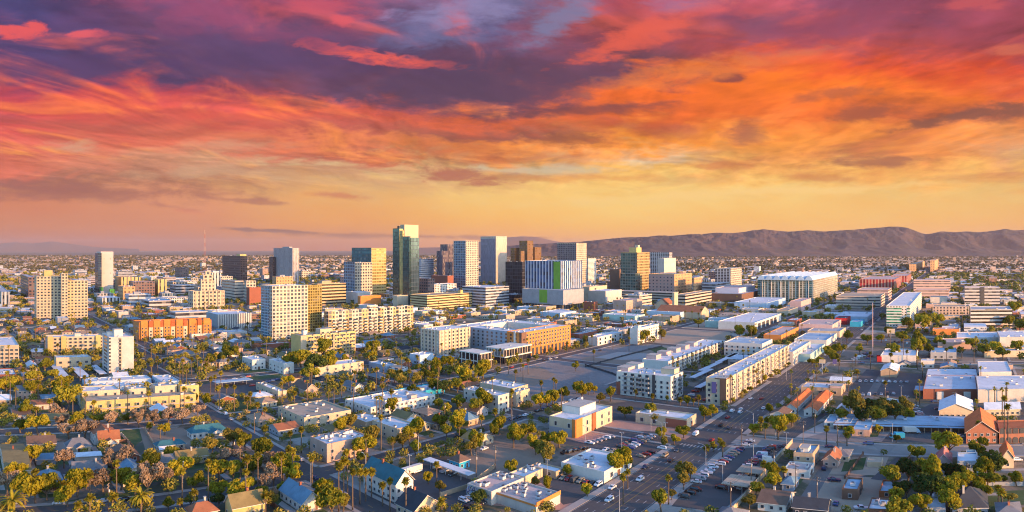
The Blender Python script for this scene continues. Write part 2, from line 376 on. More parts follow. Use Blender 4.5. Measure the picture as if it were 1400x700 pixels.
FAC = {}     # facade key -> (bay, floor)
def wall_box(fr, parent, s0, e0, Ls, Le, z0, z1, wkey, rkey, par=0.7, nofloorfit=False):
    s1, e1 = s0 + Ls, e0 + Le; mb = MB()
    bay, fl = FAC.get(wkey, (4, 3.4)); h = z1 - z0
    nf = max(1, round(h / fl)); vs = nf * fl / h
    cs = [(s0, e0), (s1, e0), (s1, e1), (s0, e1)]; k = 0
    for i in range(4):
        (a, b), (c, d) = cs[i], cs[(i + 1) % 4]; L = abs(c - a) + abs(d - b)
        nb = max(1, round(L / bay)); us = nb * bay / L; n = max(1, min(6, int(L / 40)))
        for j in range(n):
            f0, f1 = j / n, (j + 1) / n
            p0 = (a + (c - a) * f0, b + (d - b) * f0); p1 = (a + (c - a) * f1, b + (d - b) * f1)
            u0, u1 = (k + L * f0 * us), (k + L * f1 * us)
            mb.face([fr.P(*p0, z0), fr.P(*p1, z0), fr.P(*p1, z1), fr.P(*p0, z1)], 0, [(u0, 0), (u1, 0), (u1, h * vs), (u0, h * vs)])
        k += nb * bay
    if wkey in FAC: wm = [W_(wkey), FACTRIM[wkey]]
    else: wm = [W_(wkey), W_(wkey)]
    w = min(0.35, Ls * 0.1, Le * 0.1)
    ins = [(s0 + w, e0 + w), (s1 - w, e0 + w), (s1 - w, e1 - w), (s0 + w, e1 - w)]
    for i in range(4):
        j = (i + 1) % 4
        mb.face([fr.P(*cs[i], z1), fr.P(*cs[j], z1), fr.P(*ins[j], z1), fr.P(*ins[i], z1)], 1)
        mb.face([fr.P(*ins[i], z1), fr.P(*ins[j], z1), fr.P(*ins[j], z1 - par), fr.P(*ins[i], z1 - par)], 1)
    if z0 > 0.5: mb.face(rect_pts(fr, s0, s1, e0, e1, z0)[::-1], 1)
    o = mb.build('wall', wm, parent)
    rb = MB(); n = max(1, min(5, int(max(Ls, Le) / 40)))
    for i in range(n):
        for j in range(n):
            a0, a1 = s0 + w + (Ls - 2 * w) * i / n, s0 + w + (Ls - 2 * w) * (i + 1) / n
            b0, b1 = e0 + w + (Le - 2 * w) * j / n, e0 + w + (Le - 2 * w) * (j + 1) / n
            rb.face(rect_pts(fr, a0, a1, b0, b1, z1 - par + 0.02), 0)
    rb.build('roof', R_(rkey), parent)
    return o
def units(fr, parent, s0, e0, Ls, Le, z, n, rg, big=1.0):
    """air-conditioning boxes and vents on a flat roof"""
    for i in range(n):
        a = rg.uniform(1.0, 2.2) * big; b = rg.uniform(1.0, 2.4) * big; h = rg.uniform(0.8, 1.6) * big
        if Ls < 2 * a + 2 or Le < 2 * b + 2: continue
        s = rg.uniform(s0 + 1, s0 + Ls - a - 1); e = rg.uniform(e0 + 1, e0 + Le - b - 1)
        mb = MB(); boxm(mb, fr, s, s + a, e, e + b, z + 0.15, z + h, 0, True)
        boxm(mb, fr, s + a * .2, s + a * .8, e + b * .2, e + b * .8, z + h, z + h + 0.18, 1)
        boxm(mb, fr, s + .1, s + .25, e + .1, e + b - .1, z, z + 0.15, 1); boxm(mb, fr, s + a - .25, s + a - .1, e + .1, e + b - .1, z, z + 0.15, 1)
        mb.build('rooftop_unit', [UNITM, DARKM], parent)
def win_mesh(fr, face, c, z, w, h, parent, depth=0.12, fm=None, door=False):
    """one framed window on the wall face; face: 's' (plane of constant s) or 'e'; c: (s, e) of its centre"""
    s, e = c; mb = MB()
    def q(a0, a1, d0, d1, z0, z1, mi):
        if face == 's': boxm(mb, fr, s - d1, s - d0, e + a0, e + a1, z0, z1, mi, True)
        else: boxm(mb, fr, s + a0, s + a1, e - d1, e - d0, z0, z1, mi, True)
    q(-w / 2, w / 2, 0.004, 0.05, z, z + h, 0)
    t = min(0.12, w * 0.12)
    for a0, a1, z0, z1 in ((-w / 2 - t, -w / 2, z - t, z + h + t), (w / 2, w / 2 + t, z - t, z + h + t), (-w / 2, w / 2, z - t, z), (-w / 2, w / 2, z + h, z + h + t)):
        q(a0, a1, 0.004, depth, z0, z1, 1)
    return mb.build('door' if door else 'window', [DOORM if door else GLASS, fm or FRAME], parent)
def add_windows(fr, parent, s0, e0, Ls, Le, z0, z1, spec, budget, rest):
    """spec: bay, floor, width, height, first sill; both faces seen from the streets in front"""
    bay, fl, w, h, sill = spec[:5]; faces = spec[5] if len(spec) > 5 else 'se'
    nf = max(1, int((z1 - z0 - sill - h * 0.6) / fl) + 1)
    for face in faces:
        L = Le if face == 's' else Ls
        nb = max(1, int(L / bay)); st = L / nb
        for k in range(nf):
            for i in range(nb):
                z = z0 + sill + k * fl
                if z + h > z1 - 0.7: continue
                c = (s0, e0 + st * (i + .5)) if face == 's' else (s0 + st * (i + .5), e0)
                if budget[0] > 0: budget[0] -= 1; win_mesh(fr, face, c, z, w, h, parent)
                else: rest.append((face, c, z, w, h))
def flush_rest(fr, parent, rest):
    if not rest: return
    mb = MB()
    for face, (s, e), z, w, h in rest:
        if face == 's': boxm(mb, fr, s - .05, s - .004, e - w / 2, e + w / 2, z, z + h, 0, True)
        else: boxm(mb, fr, s - w / 2, s + w / 2, e - .05, e - .004, z, z + h, 0, True)
    o = mb.build('window', [GLASS], parent); o['kind'] = 'stuff'

REFS = []      # (phrase, px, py) landmarks used to word the labels of smaller things
def B(name, label, boxes, ref=None, win=None, nu=2, pent=(), par=0.7, cat=None, extra=None, group=None, auto=False, seed=None, big=1.0, door=True):
    """a flat-roofed building of one or more boxes: (x, y, wl, wr, ytop, wall, roof[, z0])"""
    x, y, wl, wr, yt = boxes[0][:5]
    s0, e0 = se(x, y); fr = Frame(s0, e0)
    root = empty(name, W(s0, e0)); rg = random.Random(seed if seed is not None else int(x * 7 + y))
    budget = [100]; rest = []
    ymin = min(b[4] for b in boxes); info = []
    for bx in boxes:
        x, y, wl, wr, yt, wk, rk = bx[:7]; z0 = bx[7] if len(bx) > 7 else 0.0
        s, e, Ls, Le = footprint(x, y, wl, wr); h = ground_h(y, yt)
        wall_box(fr, root, s, e, Ls, Le, z0, h, wk, rk, par)
        OCC.append((s, s + Ls, e, e + Le)); info.append((s, e, Ls, Le, z0, h))
        if win and wk not in FAC: add_windows(fr, root, s, e, Ls, Le, z0, h, win, budget, rest)
        units(fr, root, s, e, Ls, Le, h - par + .02, nu, rg, big)
    flush_rest(fr, root, rest)
    s, e, Ls, Le, z0, h = info[0]
    for (fs, fe, ls, le, ph, wk) in pent:      # fractions of the first box, metres
        mb = MB(); a, b = s + Ls * fs, e + Le * fe
        boxm(mb, fr, a, a + ls, b, b + le, h - par, h - par + ph, 0); boxm(mb, fr, a - .15, a + ls + .15, b - .15, b + le + .15, h - par + ph, h - par + ph + .3, 1, True)
        mb.build('penthouse', [W_(wk), CONC], root)
    if door and win: win_mesh(fr, 'e', (s + Ls * 0.5, e), 0.05, 1.6, 2.3, root, 0.2, DARKM, True)
    if extra: extra(fr, root, info)
    px = (boxes[0][0], (boxes[0][1] + ymin) / 2)
    tag(root, label, cat or name.replace('_', ' '), group, px, auto)
    if ref: REFS.append((ref, px[0], boxes[0][1]))
    return root, fr, info

# ---------------------------------------------------------------- pitched-roof buildings
def roof_pitched(fr, parent, s0, e0, Ls, Le, z, ph, axis, kind, rm, wm, ov=0.6, th=0.22):
    a0, a1, b0, b1 = s0 - ov, s0 + Ls + ov, e0 - ov, e0 + Le + ov
    P = fr.P; mb = MB(); gb = []
    def slab(pts):
        mb.face(pts, 0); dn = [Vector((p[0], p[1], p[2] - th)) for p in pts]
        mb.face(dn[::-1], 1)
        for i in range(len(pts)):
            j = (i + 1) % len(pts); mb.face([dn[i], dn[j], pts[j], pts[i]], 1)
    if axis == 's':    # ridge along s
        em = (b0 + b1) / 2; r = (b1 - b0) / 2 if kind == 'hip' else 0
        r = min(r, (a1 - a0) / 2 - .2)
        slab([P(a0, b0, z), P(a1, b0, z), P(a1 - r, em, z + ph), P(a0 + r, em, z + ph)])
        slab([P(a1, b1, z), P(a0, b1, z), P(a0 + r, em, z + ph), P(a1 - r, em, z + ph)])
        if kind == 'hip':
            slab([P(a0, b1, z), P(a0, b0, z), P(a0 + r, em, z + ph)]); slab([P(a1, b0, z), P(a1, b1, z), P(a1 - r, em, z + ph)])
        else:
            pk = ph - th - ph * ov / (Le / 2 + ov)
            for a in (s0, s0 + Ls): gb.append(MB()); gb[-1].face([P(a, e0, z - th), P(a, e0 + Le, z - th), P(a, e0 + Le / 2, z + ph - th)], 0)
    else:
        sm = (a0 + a1) / 2; r = (a1 - a0) / 2 if kind == 'hip' else 0
        r = min(r, (b1 - b0) / 2 - .2)
        slab([P(a0, b1, z), P(a0, b0, z), P(sm, b0 + r, z + ph), P(sm, b1 - r, z + ph)])
        slab([P(a1, b0, z), P(a1, b1, z), P(sm, b1 - r, z + ph), P(sm, b0 + r, z + ph)])
        if kind == 'hip':
            slab([P(a0, b0, z), P(a1, b0, z), P(sm, b0 + r, z + ph)]); slab([P(a1, b1, z), P(a0, b1, z), P(sm, b1 - r, z + ph)])
        else:
            for b in (e0, e0 + Le): gb.append(MB()); gb[-1].face([P(s0, b, z - th), P(s0 + Ls, b, z - th), P(s0 + Ls / 2, b, z + ph - th)], 0)
    mb.build('roof', [rm, FRAME], parent)
    for g in gb: g.build('gable', [wm], parent)
def house(name, label, x, y, wl, wr, eave, ph, wk, rk, axis='e', kind='gable', porch=None, chim=True, cat='house', ref=None, auto=False, group=None, se_=None, nwin=True, seed=None, ov=0.6, wsp=3.0):
    if se_: s0, e0, Ls, Le = se_
    else: s0, e0, Ls, Le = footprint(x, y, wl, wr)
    rg = random.Random(seed if seed is not None else int(s0 * 13 + e0 * 7))
    fr = Frame(s0, e0); root = empty(name, W(s0, e0)); wm = W_(wk); rm = R_(rk)
    mb = MB()
    for (a, b), (c, d) in (((s0, e0), (s0 + Ls, e0)), ((s0 + Ls, e0), (s0 + Ls, e0 + Le)), ((s0 + Ls, e0 + Le), (s0, e0 + Le)), ((s0, e0 + Le), (s0, e0))):
        mb.face([fr.P(a, b, 0), fr.P(c, d, 0), fr.P(c, d, eave), fr.P(a, b, eave)])
    mb.build('wall', [wm], root)
    roof_pitched(fr, root, s0, e0, Ls, Le, eave, ph, axis, kind, rm, wm, ov)
    if nwin:
        nfl = 2 if eave > 5 else 1
        for k in range(nfl):
            for face, L in (('s', Le), ('e', Ls)):
                n = max(1, int(L / wsp))
                if auto: n = min(n, 3)
                for i in range(n):
                    t = L * (i + .5) / n
                    if k == 0 and face == 'e' and i == n // 2:
                        win_mesh(fr, 'e', (s0 + t, e0), 0.05, 1.1, 2.1, root, 0.12, None, True); continue
                    win_mesh(fr, face, (s0, e0 + t) if face == 's' else (s0 + t, e0), 1.0 + 2.9 * k, 1.2, 1.2, root)
    if chim:
        mb = MB(); cs, ce = s0 + Ls * rg.uniform(.3, .7), e0 + Le * rg.uniform(.3, .7)
        boxm(mb, fr, cs, cs + .8, ce, ce + .8, eave, eave + ph + .9); boxm(mb, fr, cs - .1, cs + .9, ce - .1, ce + .9, eave + ph + .9, eave + ph + 1.1, 0, True)
        mb.build('chimney', [WALLS['brick'] if rg.random() < .5 else CONC], root)
    if porch:
        face, f0, ln, dp = porch; mb = MB(); col = MB()
        if face == 's':
            b0 = e0 + Le * f0; q = (s0 - dp, s0, b0, b0 + ln)
        else:
            b0 = s0 + Ls * f0; q = (b0, b0 + ln, e0 - dp, e0)
        roof_pitched(fr, root, q[0], q[2], q[1] - q[0], q[3] - q[2], eave - .15 if eave < 4 else 2.7, ph * .55, 's' if face == 's' else 'e', 'gable', rm, wm, 0.35, 0.15)
        boxm(mb, fr, q[0], q[1], q[2], q[3], 0, 0.3); mb.build('porch', [CONC], root)
        zt = (eave if eave < 4 else 2.85) - .38
        for (a, b) in ((q[0] + .2, q[2] + .2), (q[0] + .2, q[3] - .2), (q[1] - .2, q[2] + .2)) if face == 'e' else ((q[0] + .2, q[2] + .2), (q[0] + .2, q[3] - .2), (q[0] + .2, (q[2] + q[3]) / 2)):
            c = MB(); boxm(c, fr, a - .15, a + .15, b - .15, b + .15, .3, zt, 0); c.build('column', [WALLS['white']], root)
    OCC.append((s0 - .5, s0 + Ls + .5, e0 - .5, e0 + Le + .5))
    p = pxy(s0, e0)
    tag(root, label, cat, group, p, auto)
    if ref: REFS.append((ref, p[0], p[1]))
    return root, fr, (s0, e0, Ls, Le)
# ---------------------------------------------------------------- ground, streets, lots
def make_ground():
    m, t, b = principled('city_ground'); p = t.geo()
    big = t.noise(p, 0.004, 6, 0.6); mid = t.noise(p, 0.035, 6, 0.65); fine = t.noise(p, 0.6, 4, 0.6)
    dirt = t.mix(mid, (.30, .21, .15), (.14, .11, .085))
    # yards, gravel lots and pavement: irregular cells of the size of city lots
    cell = t.vor(p, 0.03); cr = t.sep(cell)[0]
    c = t.mix(t.sstep(cr, .55, .6), dirt, (.075, .075, .08))
    c = t.mix(t.sstep(cr, .88, .9), c, (.30, .27, .23))
    veg = t.sstep(t.noise(p, 0.03, 8, 0.72), .46, .56)
    c = t.mix(t.m('MULTIPLY', veg, .85), c, (.055, .062, .026))
    # farther out only the mottling of roofs, yards and trees is left
    d = t.vmath('LENGTH', p); dl = d.node.outputs['Value']
    far = t.sstep(dl, 2200.0, 5000.0)
    fc = t.mix(t.sstep(t.noise(p, 0.009, 9, 0.75), .46, .6), (.085, .060, .040), (.24, .155, .11))
    fc = t.mix(t.sstep(t.noise(p, 0.0014, 5, .6), .45, .62), fc, (.20, .13, .09))
    rf = t.sstep(t.noise(p, 0.03, 8, 0.8), .60, .66)
    fc = t.mix(t.m('MULTIPLY', rf, .8), fc, (.62, .52, .46))
    c = t.mix(far, c, fc)
    k = t.m('MULTIPLY_ADD', fine, .5, .75)
    c = t.vmath('SCALE', c); t.link(k, c.node.inputs['Scale'])
    t.link(c, b.inputs['Base Color']); b.inputs['Roughness'].default_value = .95
    mb = MB(); X = 45000
    ys = [-600, 0, 300, 700, 1500, 3000, 6000, 12000, 24000, 42000]
    for a, c_ in zip(ys, ys[1:]):
        for i in range(-4, 4): mb.face([(i * X / 4, a, 0), ((i + 1) * X / 4, a, 0), ((i + 1) * X / 4, c_, 0), (i * X / 4, c_, 0)])
    struct(mb.build('ground', m))
make_ground()

ASPH = mat('asphalt', (.075, .070, .070), .9, var=.3, scale=.05, fine=.9, stain=.35, tint=(.11, .10, .098), cells=.06)
ASPH2 = mat('asphalt_old', (.15, .135, .125), .92, var=.3, scale=.04, fine=.8, stain=.4, tint=(.08, .075, .072), cells=.08)
WALKM = mat('sidewalk', (.34, .30, .27), .9, var=.15, stain=.2)
DIRTM = mat('bare_dirt', (.25, .18, .13), .97, var=.25, scale=.05, fine=.7, stain=.5, tint=(.16, .14, .11))
SANDM = mat('tan_lot', (.34, .25, .18), .97, var=.2, scale=.05, fine=.7, stain=.3, tint=(.22, .17, .13))
GREYLOT = mat('grey_lot', (.19, .175, .17), .95, var=.4, scale=.03, fine=.35, stain=.9, tint=(.27, .235, .20))
LAWN = mat('lawn_grass', (.05, .085, .022), .97, var=.4, scale=.12, fine=2.0, stain=.8, tint=(.16, .13, .075))
PAINT = mat('road_paint', (.34, .33, .31), .7, var=.2, fine=1.0)
YPAINT = mat('yellow_paint', (.30, .20, .05), .7, var=.2)
PAVEM = mat('pink_paving', (.38, .22, .17), .9, var=.2)
GM = dict(a=ASPH, o=ASPH2, w=WALKM, d=DIRTM, s=SANDM, g=GREYLOT, l=LAWN, p=PAVEM)

STREETS = []   # (axis, centre, width, from, to)
def strip(mb, axis, c, hw, a, b, z, mi=0, step=12):
    n = max(1, int((b - a) / step))
    for i in range(n):
        q0, q1 = a + (b - a) * i / n, a + (b - a) * (i + 1) / n
        if axis == 's': mb.face([W(q0, c - hw, z), W(q1, c - hw, z), W(q1, c + hw, z), W(q0, c + hw, z)], mi)
        else: mb.face([W(c - hw, q0, z), W(c + hw, q0, z), W(c + hw, q1, z), W(c - hw, q1, z)], mi)
def street(axis, c, w, a, b, m=None, name='road', walk=2.2, z=.03):
    mb = MB(); strip(mb, axis, c, w / 2, a, b, z)
    struct(mb.build(name, m or ASPH)); STREETS.append((axis, c, w, a, b, walk))
# axis 's': runs along s at constant e; axis 'e': runs along e at constant s
street('s', 127, 24, 90, 3200, ASPH, 'avenue', 3.5)
for c, w, a, b in ((241, 10, 20, 296, ), (348, 10, -10, 1500), (455, 9, -30, 1700), (565, 11, -40, 2000), (680, 10, 0, 2000), (800, 12, 0, 2600), (940, 10, 30, 2600), (1080, 12, 50, 2600), (1250, 12, 60, 2600)):
    street('s', c, w, a, b, z=.034)
street('s', 241, 10, 400, 1500, z=.034)
for c, w, a, b in ((150, 12, 180, 430), (300, 10, 139, 560), (374, 11, 139, 233), (470, 11, 139, 1400), (600, 11, 139, 1400), (730, 12, 139, 1800), (870, 12, 139, 1800), (1010, 12, 139, 1800), (1160, 12, 139, 1800), (1320, 12, 139, 1800)):
    street('e', c, w, a, b, z=.038)
street('e', 162, 12, 430, 520, z=.038); street('e', 178, 12, 520, 620, z=.039); street('e', 196, 12, 620, 1000, z=.038)
CONCST = mat('pale_street', (.24, .215, .19), .92, var=.3, scale=.05, fine=.8, stain=.4, tint=(.17, .155, .14), cells=.07)
street('e', 316, 15, -90, 115, CONCST, z=.038)
for c, w, a, b in ((560, 9, -420, 115), (700, 11, -560, 115), (880, 11, -700, 115), (1060, 12, -900, 115), (1300, 12, -1200, 115)):
    street('e', c, w, a, b, z=.038)
for c, w, a, b in ((-40, 10, 324, 700), (-190, 11, 560, 2400), (-400, 11, 560, 2600), (-640, 11, 700, 2800)):
    street('s', c, w, a, b, z=.034)
street('s', 60, 6, 165, 303, ASPH2, 'alley', 0, z=.03)
street('s', 60, 6, 330, 690, ASPH2, 'alley', 0, z=.03)
def sidewalks():
    for axis, c, w, a, b, wk in STREETS:
        if not wk: continue
        cuts = sorted((c2 - w2 / 2 - (k2 or 0), c2 + w2 / 2 + (k2 or 0)) for ax2, c2, w2, a2, b2, k2 in STREETS if ax2 != axis and a2 - 1 < c + w and b2 + 1 > c - w)
        segs = []; q = a
        for x0, x1 in cuts:
            if x0 > q: segs.append((q, min(x0, b)))
            q = max(q, x1)
            if q >= b: break
        if q < b: segs.append((q, b))
        mb = MB()
        for s0, s1 in segs:
            if s1 - s0 < 4 or s0 > 1500: continue
            for side in (-1, 1):
                lo = c + side * w / 2 if side > 0 else c - w / 2 - wk; hi = lo + wk
                n = max(1, int((s1 - s0) / 25))
                for i in range(n):
                    q0, q1 = s0 + (s1 - s0) * i / n, s0 + (s1 - s0) * (i + 1) / n
                    p = [(q0, lo), (q1, lo), (q1, hi), (q0, hi)] if axis == 's' else [(lo, q0), (hi, q0), (hi, q1), (lo, q1)]
                    mb.hexa([W(*v, 0) for v in p], [W(*v, .14) for v in p], 0)
        if mb.f: struct(mb.build('sidewalk', WALKM))
sidewalks()
def on_street(s, e, pad=3.0):
    for axis, c, w, a, b, wk in STREETS:
        if axis == 's':
            if abs(e - c) < w / 2 + pad and a < s < b: return True
        elif abs(s - c) < w / 2 + pad and a < e < b: return True
    return False
def box_on_street(s0, s1, e0, e1, pad=3.0):
    for axis, c, w, a, b, wk in STREETS:
        h = w / 2 + pad
        if axis == 's':
            if e0 < c + h and e1 > c - h and s0 < b and s1 > a: return True
        elif s0 < c + h and s1 > c - h and e0 < b and e1 > a: return True
    return False
def markings():
    mb = MB(); z = .042
    def dash(axis, c, a, b, on, off, hw=.12, mi=0):
        q = a
        while q < b:
            strip(mb, axis, c, hw, q, min(q + on, b), z, mi, 50); q += on + off
    for off in (-8.0, -4.7, 4.7, 8.0): dash('s', 127 + off, 95, 296, 3, 6, .16); dash('s', 127 + off, 325, 1100, 3, 7, .18)
    for off in (-1.7, 1.7): dash('s', 127 + off, 95, 296, 60, 0, .13, 1); dash('s', 127 + off, 325, 1100, 60, 0, .15, 1)
    for off in (-11.3, 11.3): dash('s', 127 + off, 95, 290, 60, 0, .1)
    for s_ in (297,):
        for i in range(12):
            e_ = 116.5 + i * 1.9; strip(mb, 'e', s_, 1.6, e_, e_ + .7, z, 0, 50)
    for e_ in (113.0,):
        for i in range(6): strip(mb, 's', e_, 1.4, 302 + i * 2.2, 302.8 + i * 2.2, z, 0, 50)
    for c in (241, 348): dash('s', c, 25, 470, 3, 8, .12, 1)
    for c in (150,): dash('e', c, 185, 430, 3, 8, .12, 1)
    dash('e', 316, -80, 110, 3, 8, .12, 1)
    struct(mb.build('lane_marking', [PAINT, YPAINT]))
markings()
PZ = [.006]
def patch(kind, pts, name=None, z=None):
    """a lot or lawn given by its corners in the photo"""
    if z is None: PZ[0] += .0004; z = .008 + PZ[0]
    mb = MB(); mb.face([G(x, y, z) for x, y in pts][::-1])
    struct(mb.build(name or {'a': 'parking_lot', 'o': 'parking_lot', 'd': 'dirt_lot', 's': 'dirt_lot', 'g': 'gravel_lot', 'l': 'lawn', 'w': 'path', 'p': 'path'}[kind], GM[kind]))
def patch_se(kind, s0, s1, e0, e1, name=None):
    PZ[0] += .0004; z = .008 + PZ[0]; mb = MB()
    n = max(1, int(max(s1 - s0, e1 - e0) / 25))
    for i in range(n):
        for j in range(n):
            a0, a1 = s0 + (s1 - s0) * i / n, s0 + (s1 - s0) * (i + 1) / n; b0, b1 = e0 + (e1 - e0) * j / n, e0 + (e1 - e0) * (j + 1) / n
            mb.face([W(a0, b0, z), W(a1, b0, z), W(a1, b1, z), W(a0, b1, z)])
    struct(mb.build(name or {'a': 'parking_lot', 'o': 'parking_lot', 'd': 'dirt_lot', 's': 'dirt_lot', 'g': 'gravel_lot', 'l': 'lawn', 'w': 'path', 'p': 'path'}[kind], GM[kind]))
# the large empty lots in the middle
patch('g', [(640, 536), (700, 500), (800, 478), (905, 470), (985, 478), (836, 545), (760, 560)])
patch('s', [(880, 458), (960, 440), (1010, 447), (985, 470), (920, 482)])
patch('a', [(735, 600), (790, 560), (860, 548), (960, 556), (985, 572), (880, 632), (800, 612)])      # clinic parking
patch('p', [(770, 598), (842, 574), (925, 582), (958, 598), (940, 603), (900, 590), (848, 588), (800, 606)])
patch('p', [(660, 690), (735, 660), (860, 664), (800, 700)])
patch('a', [(735, 655), (770, 640), (840, 664), (820, 680), (770, 690)])
patch('w', [(905, 690), (1000, 610), (1078, 606), (1000, 700)])                                        # lot right of the avenue
patch('a', [(918, 692), (938, 668), (1015, 612), (1072, 610), (1010, 680), (985, 700)])
patch('a', [(470, 690), (560, 640), (655, 655), (640, 700)])
patch('d', [(600, 640), (680, 600), (760, 615), (740, 650), (655, 660)])
patch('d', [(500, 600), (640, 590), (700, 560), (760, 565), (640, 600), (540, 620)])
patch('a', [(925, 548), (970, 512), (1000, 500), (1010, 507), (985, 548)])
patch('w', [(1085, 598), (1140, 570), (1165, 592), (1150, 603)])
patch('a', [(1062, 600), (1100, 572), (1140, 560), (1085, 600)])
patch('g', [(1130, 590), (1330, 592), (1325, 606), (1090, 602)])
patch('a', [(1220, 588), (1322, 590), (1322, 606), (1205, 604)])
patch('a', [(1240, 570), (1285, 545), (1330, 548), (1320, 580)])
patch('a', [(1155, 535), (1185, 505), (1265, 512), (1240, 545)])
patch('s', [(1105, 700), (1130, 650), (1245, 655), (1200, 700)])
patch('s', [(1125, 648), (1160, 625), (1215, 625), (1205, 650)])
patch('a', [(1190, 655), (1225, 625), (1250, 625), (1230, 660)])
patch('l', [(1155, 630), (1185, 625), (1180, 642), (1150, 645)])
patch('l', [(1350, 690), (1400, 690), (1400, 670), (1345, 672)])
patch('l', [(1185, 593), (1205, 588), (1200, 597), (1182, 598)])
patch('g', [(1285, 505), (1330, 500), (1400, 515), (1400, 525), (1290, 522)])
patch('l', [(165, 625), (210, 590), (200, 582), (160, 590)])
patch('d', [(200, 620), (190, 585), (250, 585), (290, 610)])
patch('l', [(262, 565), (330, 555), (360, 580), (310, 570)])
patch('l', [(270, 545), (360, 548), (400, 560), (330, 560)])
patch('l', [(330, 505), (395, 500), (420, 512), (340, 520)])
patch('a', [(265, 535), (300, 515), (360, 520), (345, 540)])
patch('l', [(0, 612), (40, 612), (30, 640), (0, 640)])
patch('l', [(50, 690), (190, 672), (190, 683), (50, 700)])
patch('l', [(380, 690), (395, 675), (385, 668), (370, 682)])
patch('l', [(455, 560), (520, 548), (520, 556), (460, 572)])
patch('l', [(655, 580), (690, 572), (700, 582), (660, 590)])
patch('a', [(560, 470), (640, 440), (700, 440), (640, 462)])
patch('d', [(420, 545), (470, 530), (560, 530), (480, 560)])

patch('d', [(782, 500), (800, 488), (850, 482), (905, 478), (880, 490), (838, 505)])
patch('w', [(812, 489), (845, 481), (900, 484), (888, 491), (850, 492)])
patch('d', [(690, 515), (735, 500), (760, 512), (730, 528)])
patch('s', [(850, 520), (870, 500), (905, 492), (880, 515)])
patch('l', [(885, 476), (905, 474), (925, 480), (900, 484)])

# ---------------------------------------------------------------- mountains
def make_mountains():
    prof = [(700, 336), (720, 334), (745, 333.5), (770, 331.5), (790, 331), (820, 328), (850, 325), (860, 324.5), (884, 324), (900, 322), (920, 322.5), (940, 320.5), (960, 320), (980, 318.3), (1000, 319), (1014, 317.6), (1030, 315), (1045, 313.6), (1060, 315.2), (1078, 317), (1090, 316), (1104, 315), (1125, 316.5), (1150, 315.2), (1170, 314), (1189, 312.2), (1200, 311.5), (1215, 310), (1228, 309.8), (1240, 311.5), (1252, 316), (1266, 320.5), (1276, 319), (1287, 316.5), (1305, 317.5), (1323, 316.5), (1340, 318), (1361, 315.2), (1374, 313), (1386, 315), (1400, 314.5), (1440, 316), (1480, 315), (1560, 322)]
    xs0 = [p[0] for p in prof]; ys0 = [p[1] for p in prof]
    from mathutils import noise as N
    def grid(name, px0, px1, nx, d0, d1, nd, fn, m):
        v = []; f = []
        for j in range(nd):
            d = d0 + (d1 - d0) * j / (nd - 1)
            for i in range(nx):
                px = px0 + (px1 - px0) * i / (nx - 1); x = (px - 700) / FP * d
                v.append((x, d, fn(px, x, d, j / (nd - 1))))
        for j in range(nd - 1):
            for i in range(nx - 1):
                a = j * nx + i; f.append((a, a + 1, a + nx + 1, a + nx))
        me = bpy.data.meshes.new(name); me.from_pydata(v, [], f); me.materials.append(m)
        o = bpy.data.objects.new(name, me); COL.objects.link(o); struct(o)
        o['label'] = 'brown desert mountain range along the horizon'
    m, t, b = principled('desert_rock'); p = t.geo()
    c = t.mix(t.sstep(t.noise(p, .0016, 9, .7), .4, .62), (.015, .016, .032), (.070, .042, .045))
    c = t.mix(t.sstep(t.noise(p, .006, 8, .75), .5, .7), c, (.06, .05, .03))
    t.link(c, b.inputs['Base Color']); b.inputs['Roughness'].default_value = 1
    def big(px, x, d, fr):
        yr = np.interp(px, xs0, ys0); dr = 9600.0
        top = CAM_H + (HY - yr) * dr / FP + 6
        env = math.exp(-((fr - .62) / .27) ** 2)
        rg = 1 - abs(N.noise(Vector((x * .0011, d * .0008, 3.1)))) * 2.0
        rg2 = 1 - abs(N.noise(Vector((x * .0031 + d * .0012, d * .0026, 7.1)))) * 2.0
        r3 = N.noise(Vector((x * .009, d * .009, 1.7))) + .6 * N.noise(Vector((x * .022, d * .02, 5.7)))
        cut = (1 - env)
        h = top * env * (1 - cut * (.55 - .45 * rg)) + (rg2 - .5) * 115 * env * (0.25 + cut) + r3 * 34 * env
        h *= min(1, fr * 6) * min(1, (1 - fr) * 6)
        lim = CAM_H + (HY - yr) * d / FP + r3 * 5
        return max(-20, min(h, lim))
    grid('mountains', 690, 1570, 420, 8000, 10600, 90, big, m)
    m2, t2, b2 = principled('far_rock'); b2.inputs['Base Color'].default_value = (.16, .09, .07, 1); b2.inputs['Roughness'].default_value = 1
    pr2 = [(560, 339), (620, 338), (655, 331), (690, 325), (715, 322.5), (735, 324), (750, 328), (770, 332), (800, 334), (850, 336)]
    def farr(px, x, d, fr):
        yr = np.interp(px, [q[0] for q in pr2], [q[1] for q in pr2])
        n = N.noise(Vector((x * .0006, d * .0006, 0)))
        return max(-20, (CAM_H + (HY - yr) * d / FP + n * 60) * math.sin(math.pi * fr) * 1.0)
    grid('hills', 560, 850, 100, 17000, 19500, 20, farr, m2)
    pr3 = [(-60, 334), (0, 333), (20, 331), (45, 333), (70, 330), (95, 333), (130, 338), (180, 340)]
    def farl(px, x, d, fr):
        yr = np.interp(px, [q[0] for q in pr3], [q[1] for q in pr3])
        return max(-20, (CAM_H + (HY - yr) * d / FP) * math.sin(math.pi * fr))
    grid('hills', -80, 190, 80, 25000, 27500, 14, farl, m2)
make_mountains()

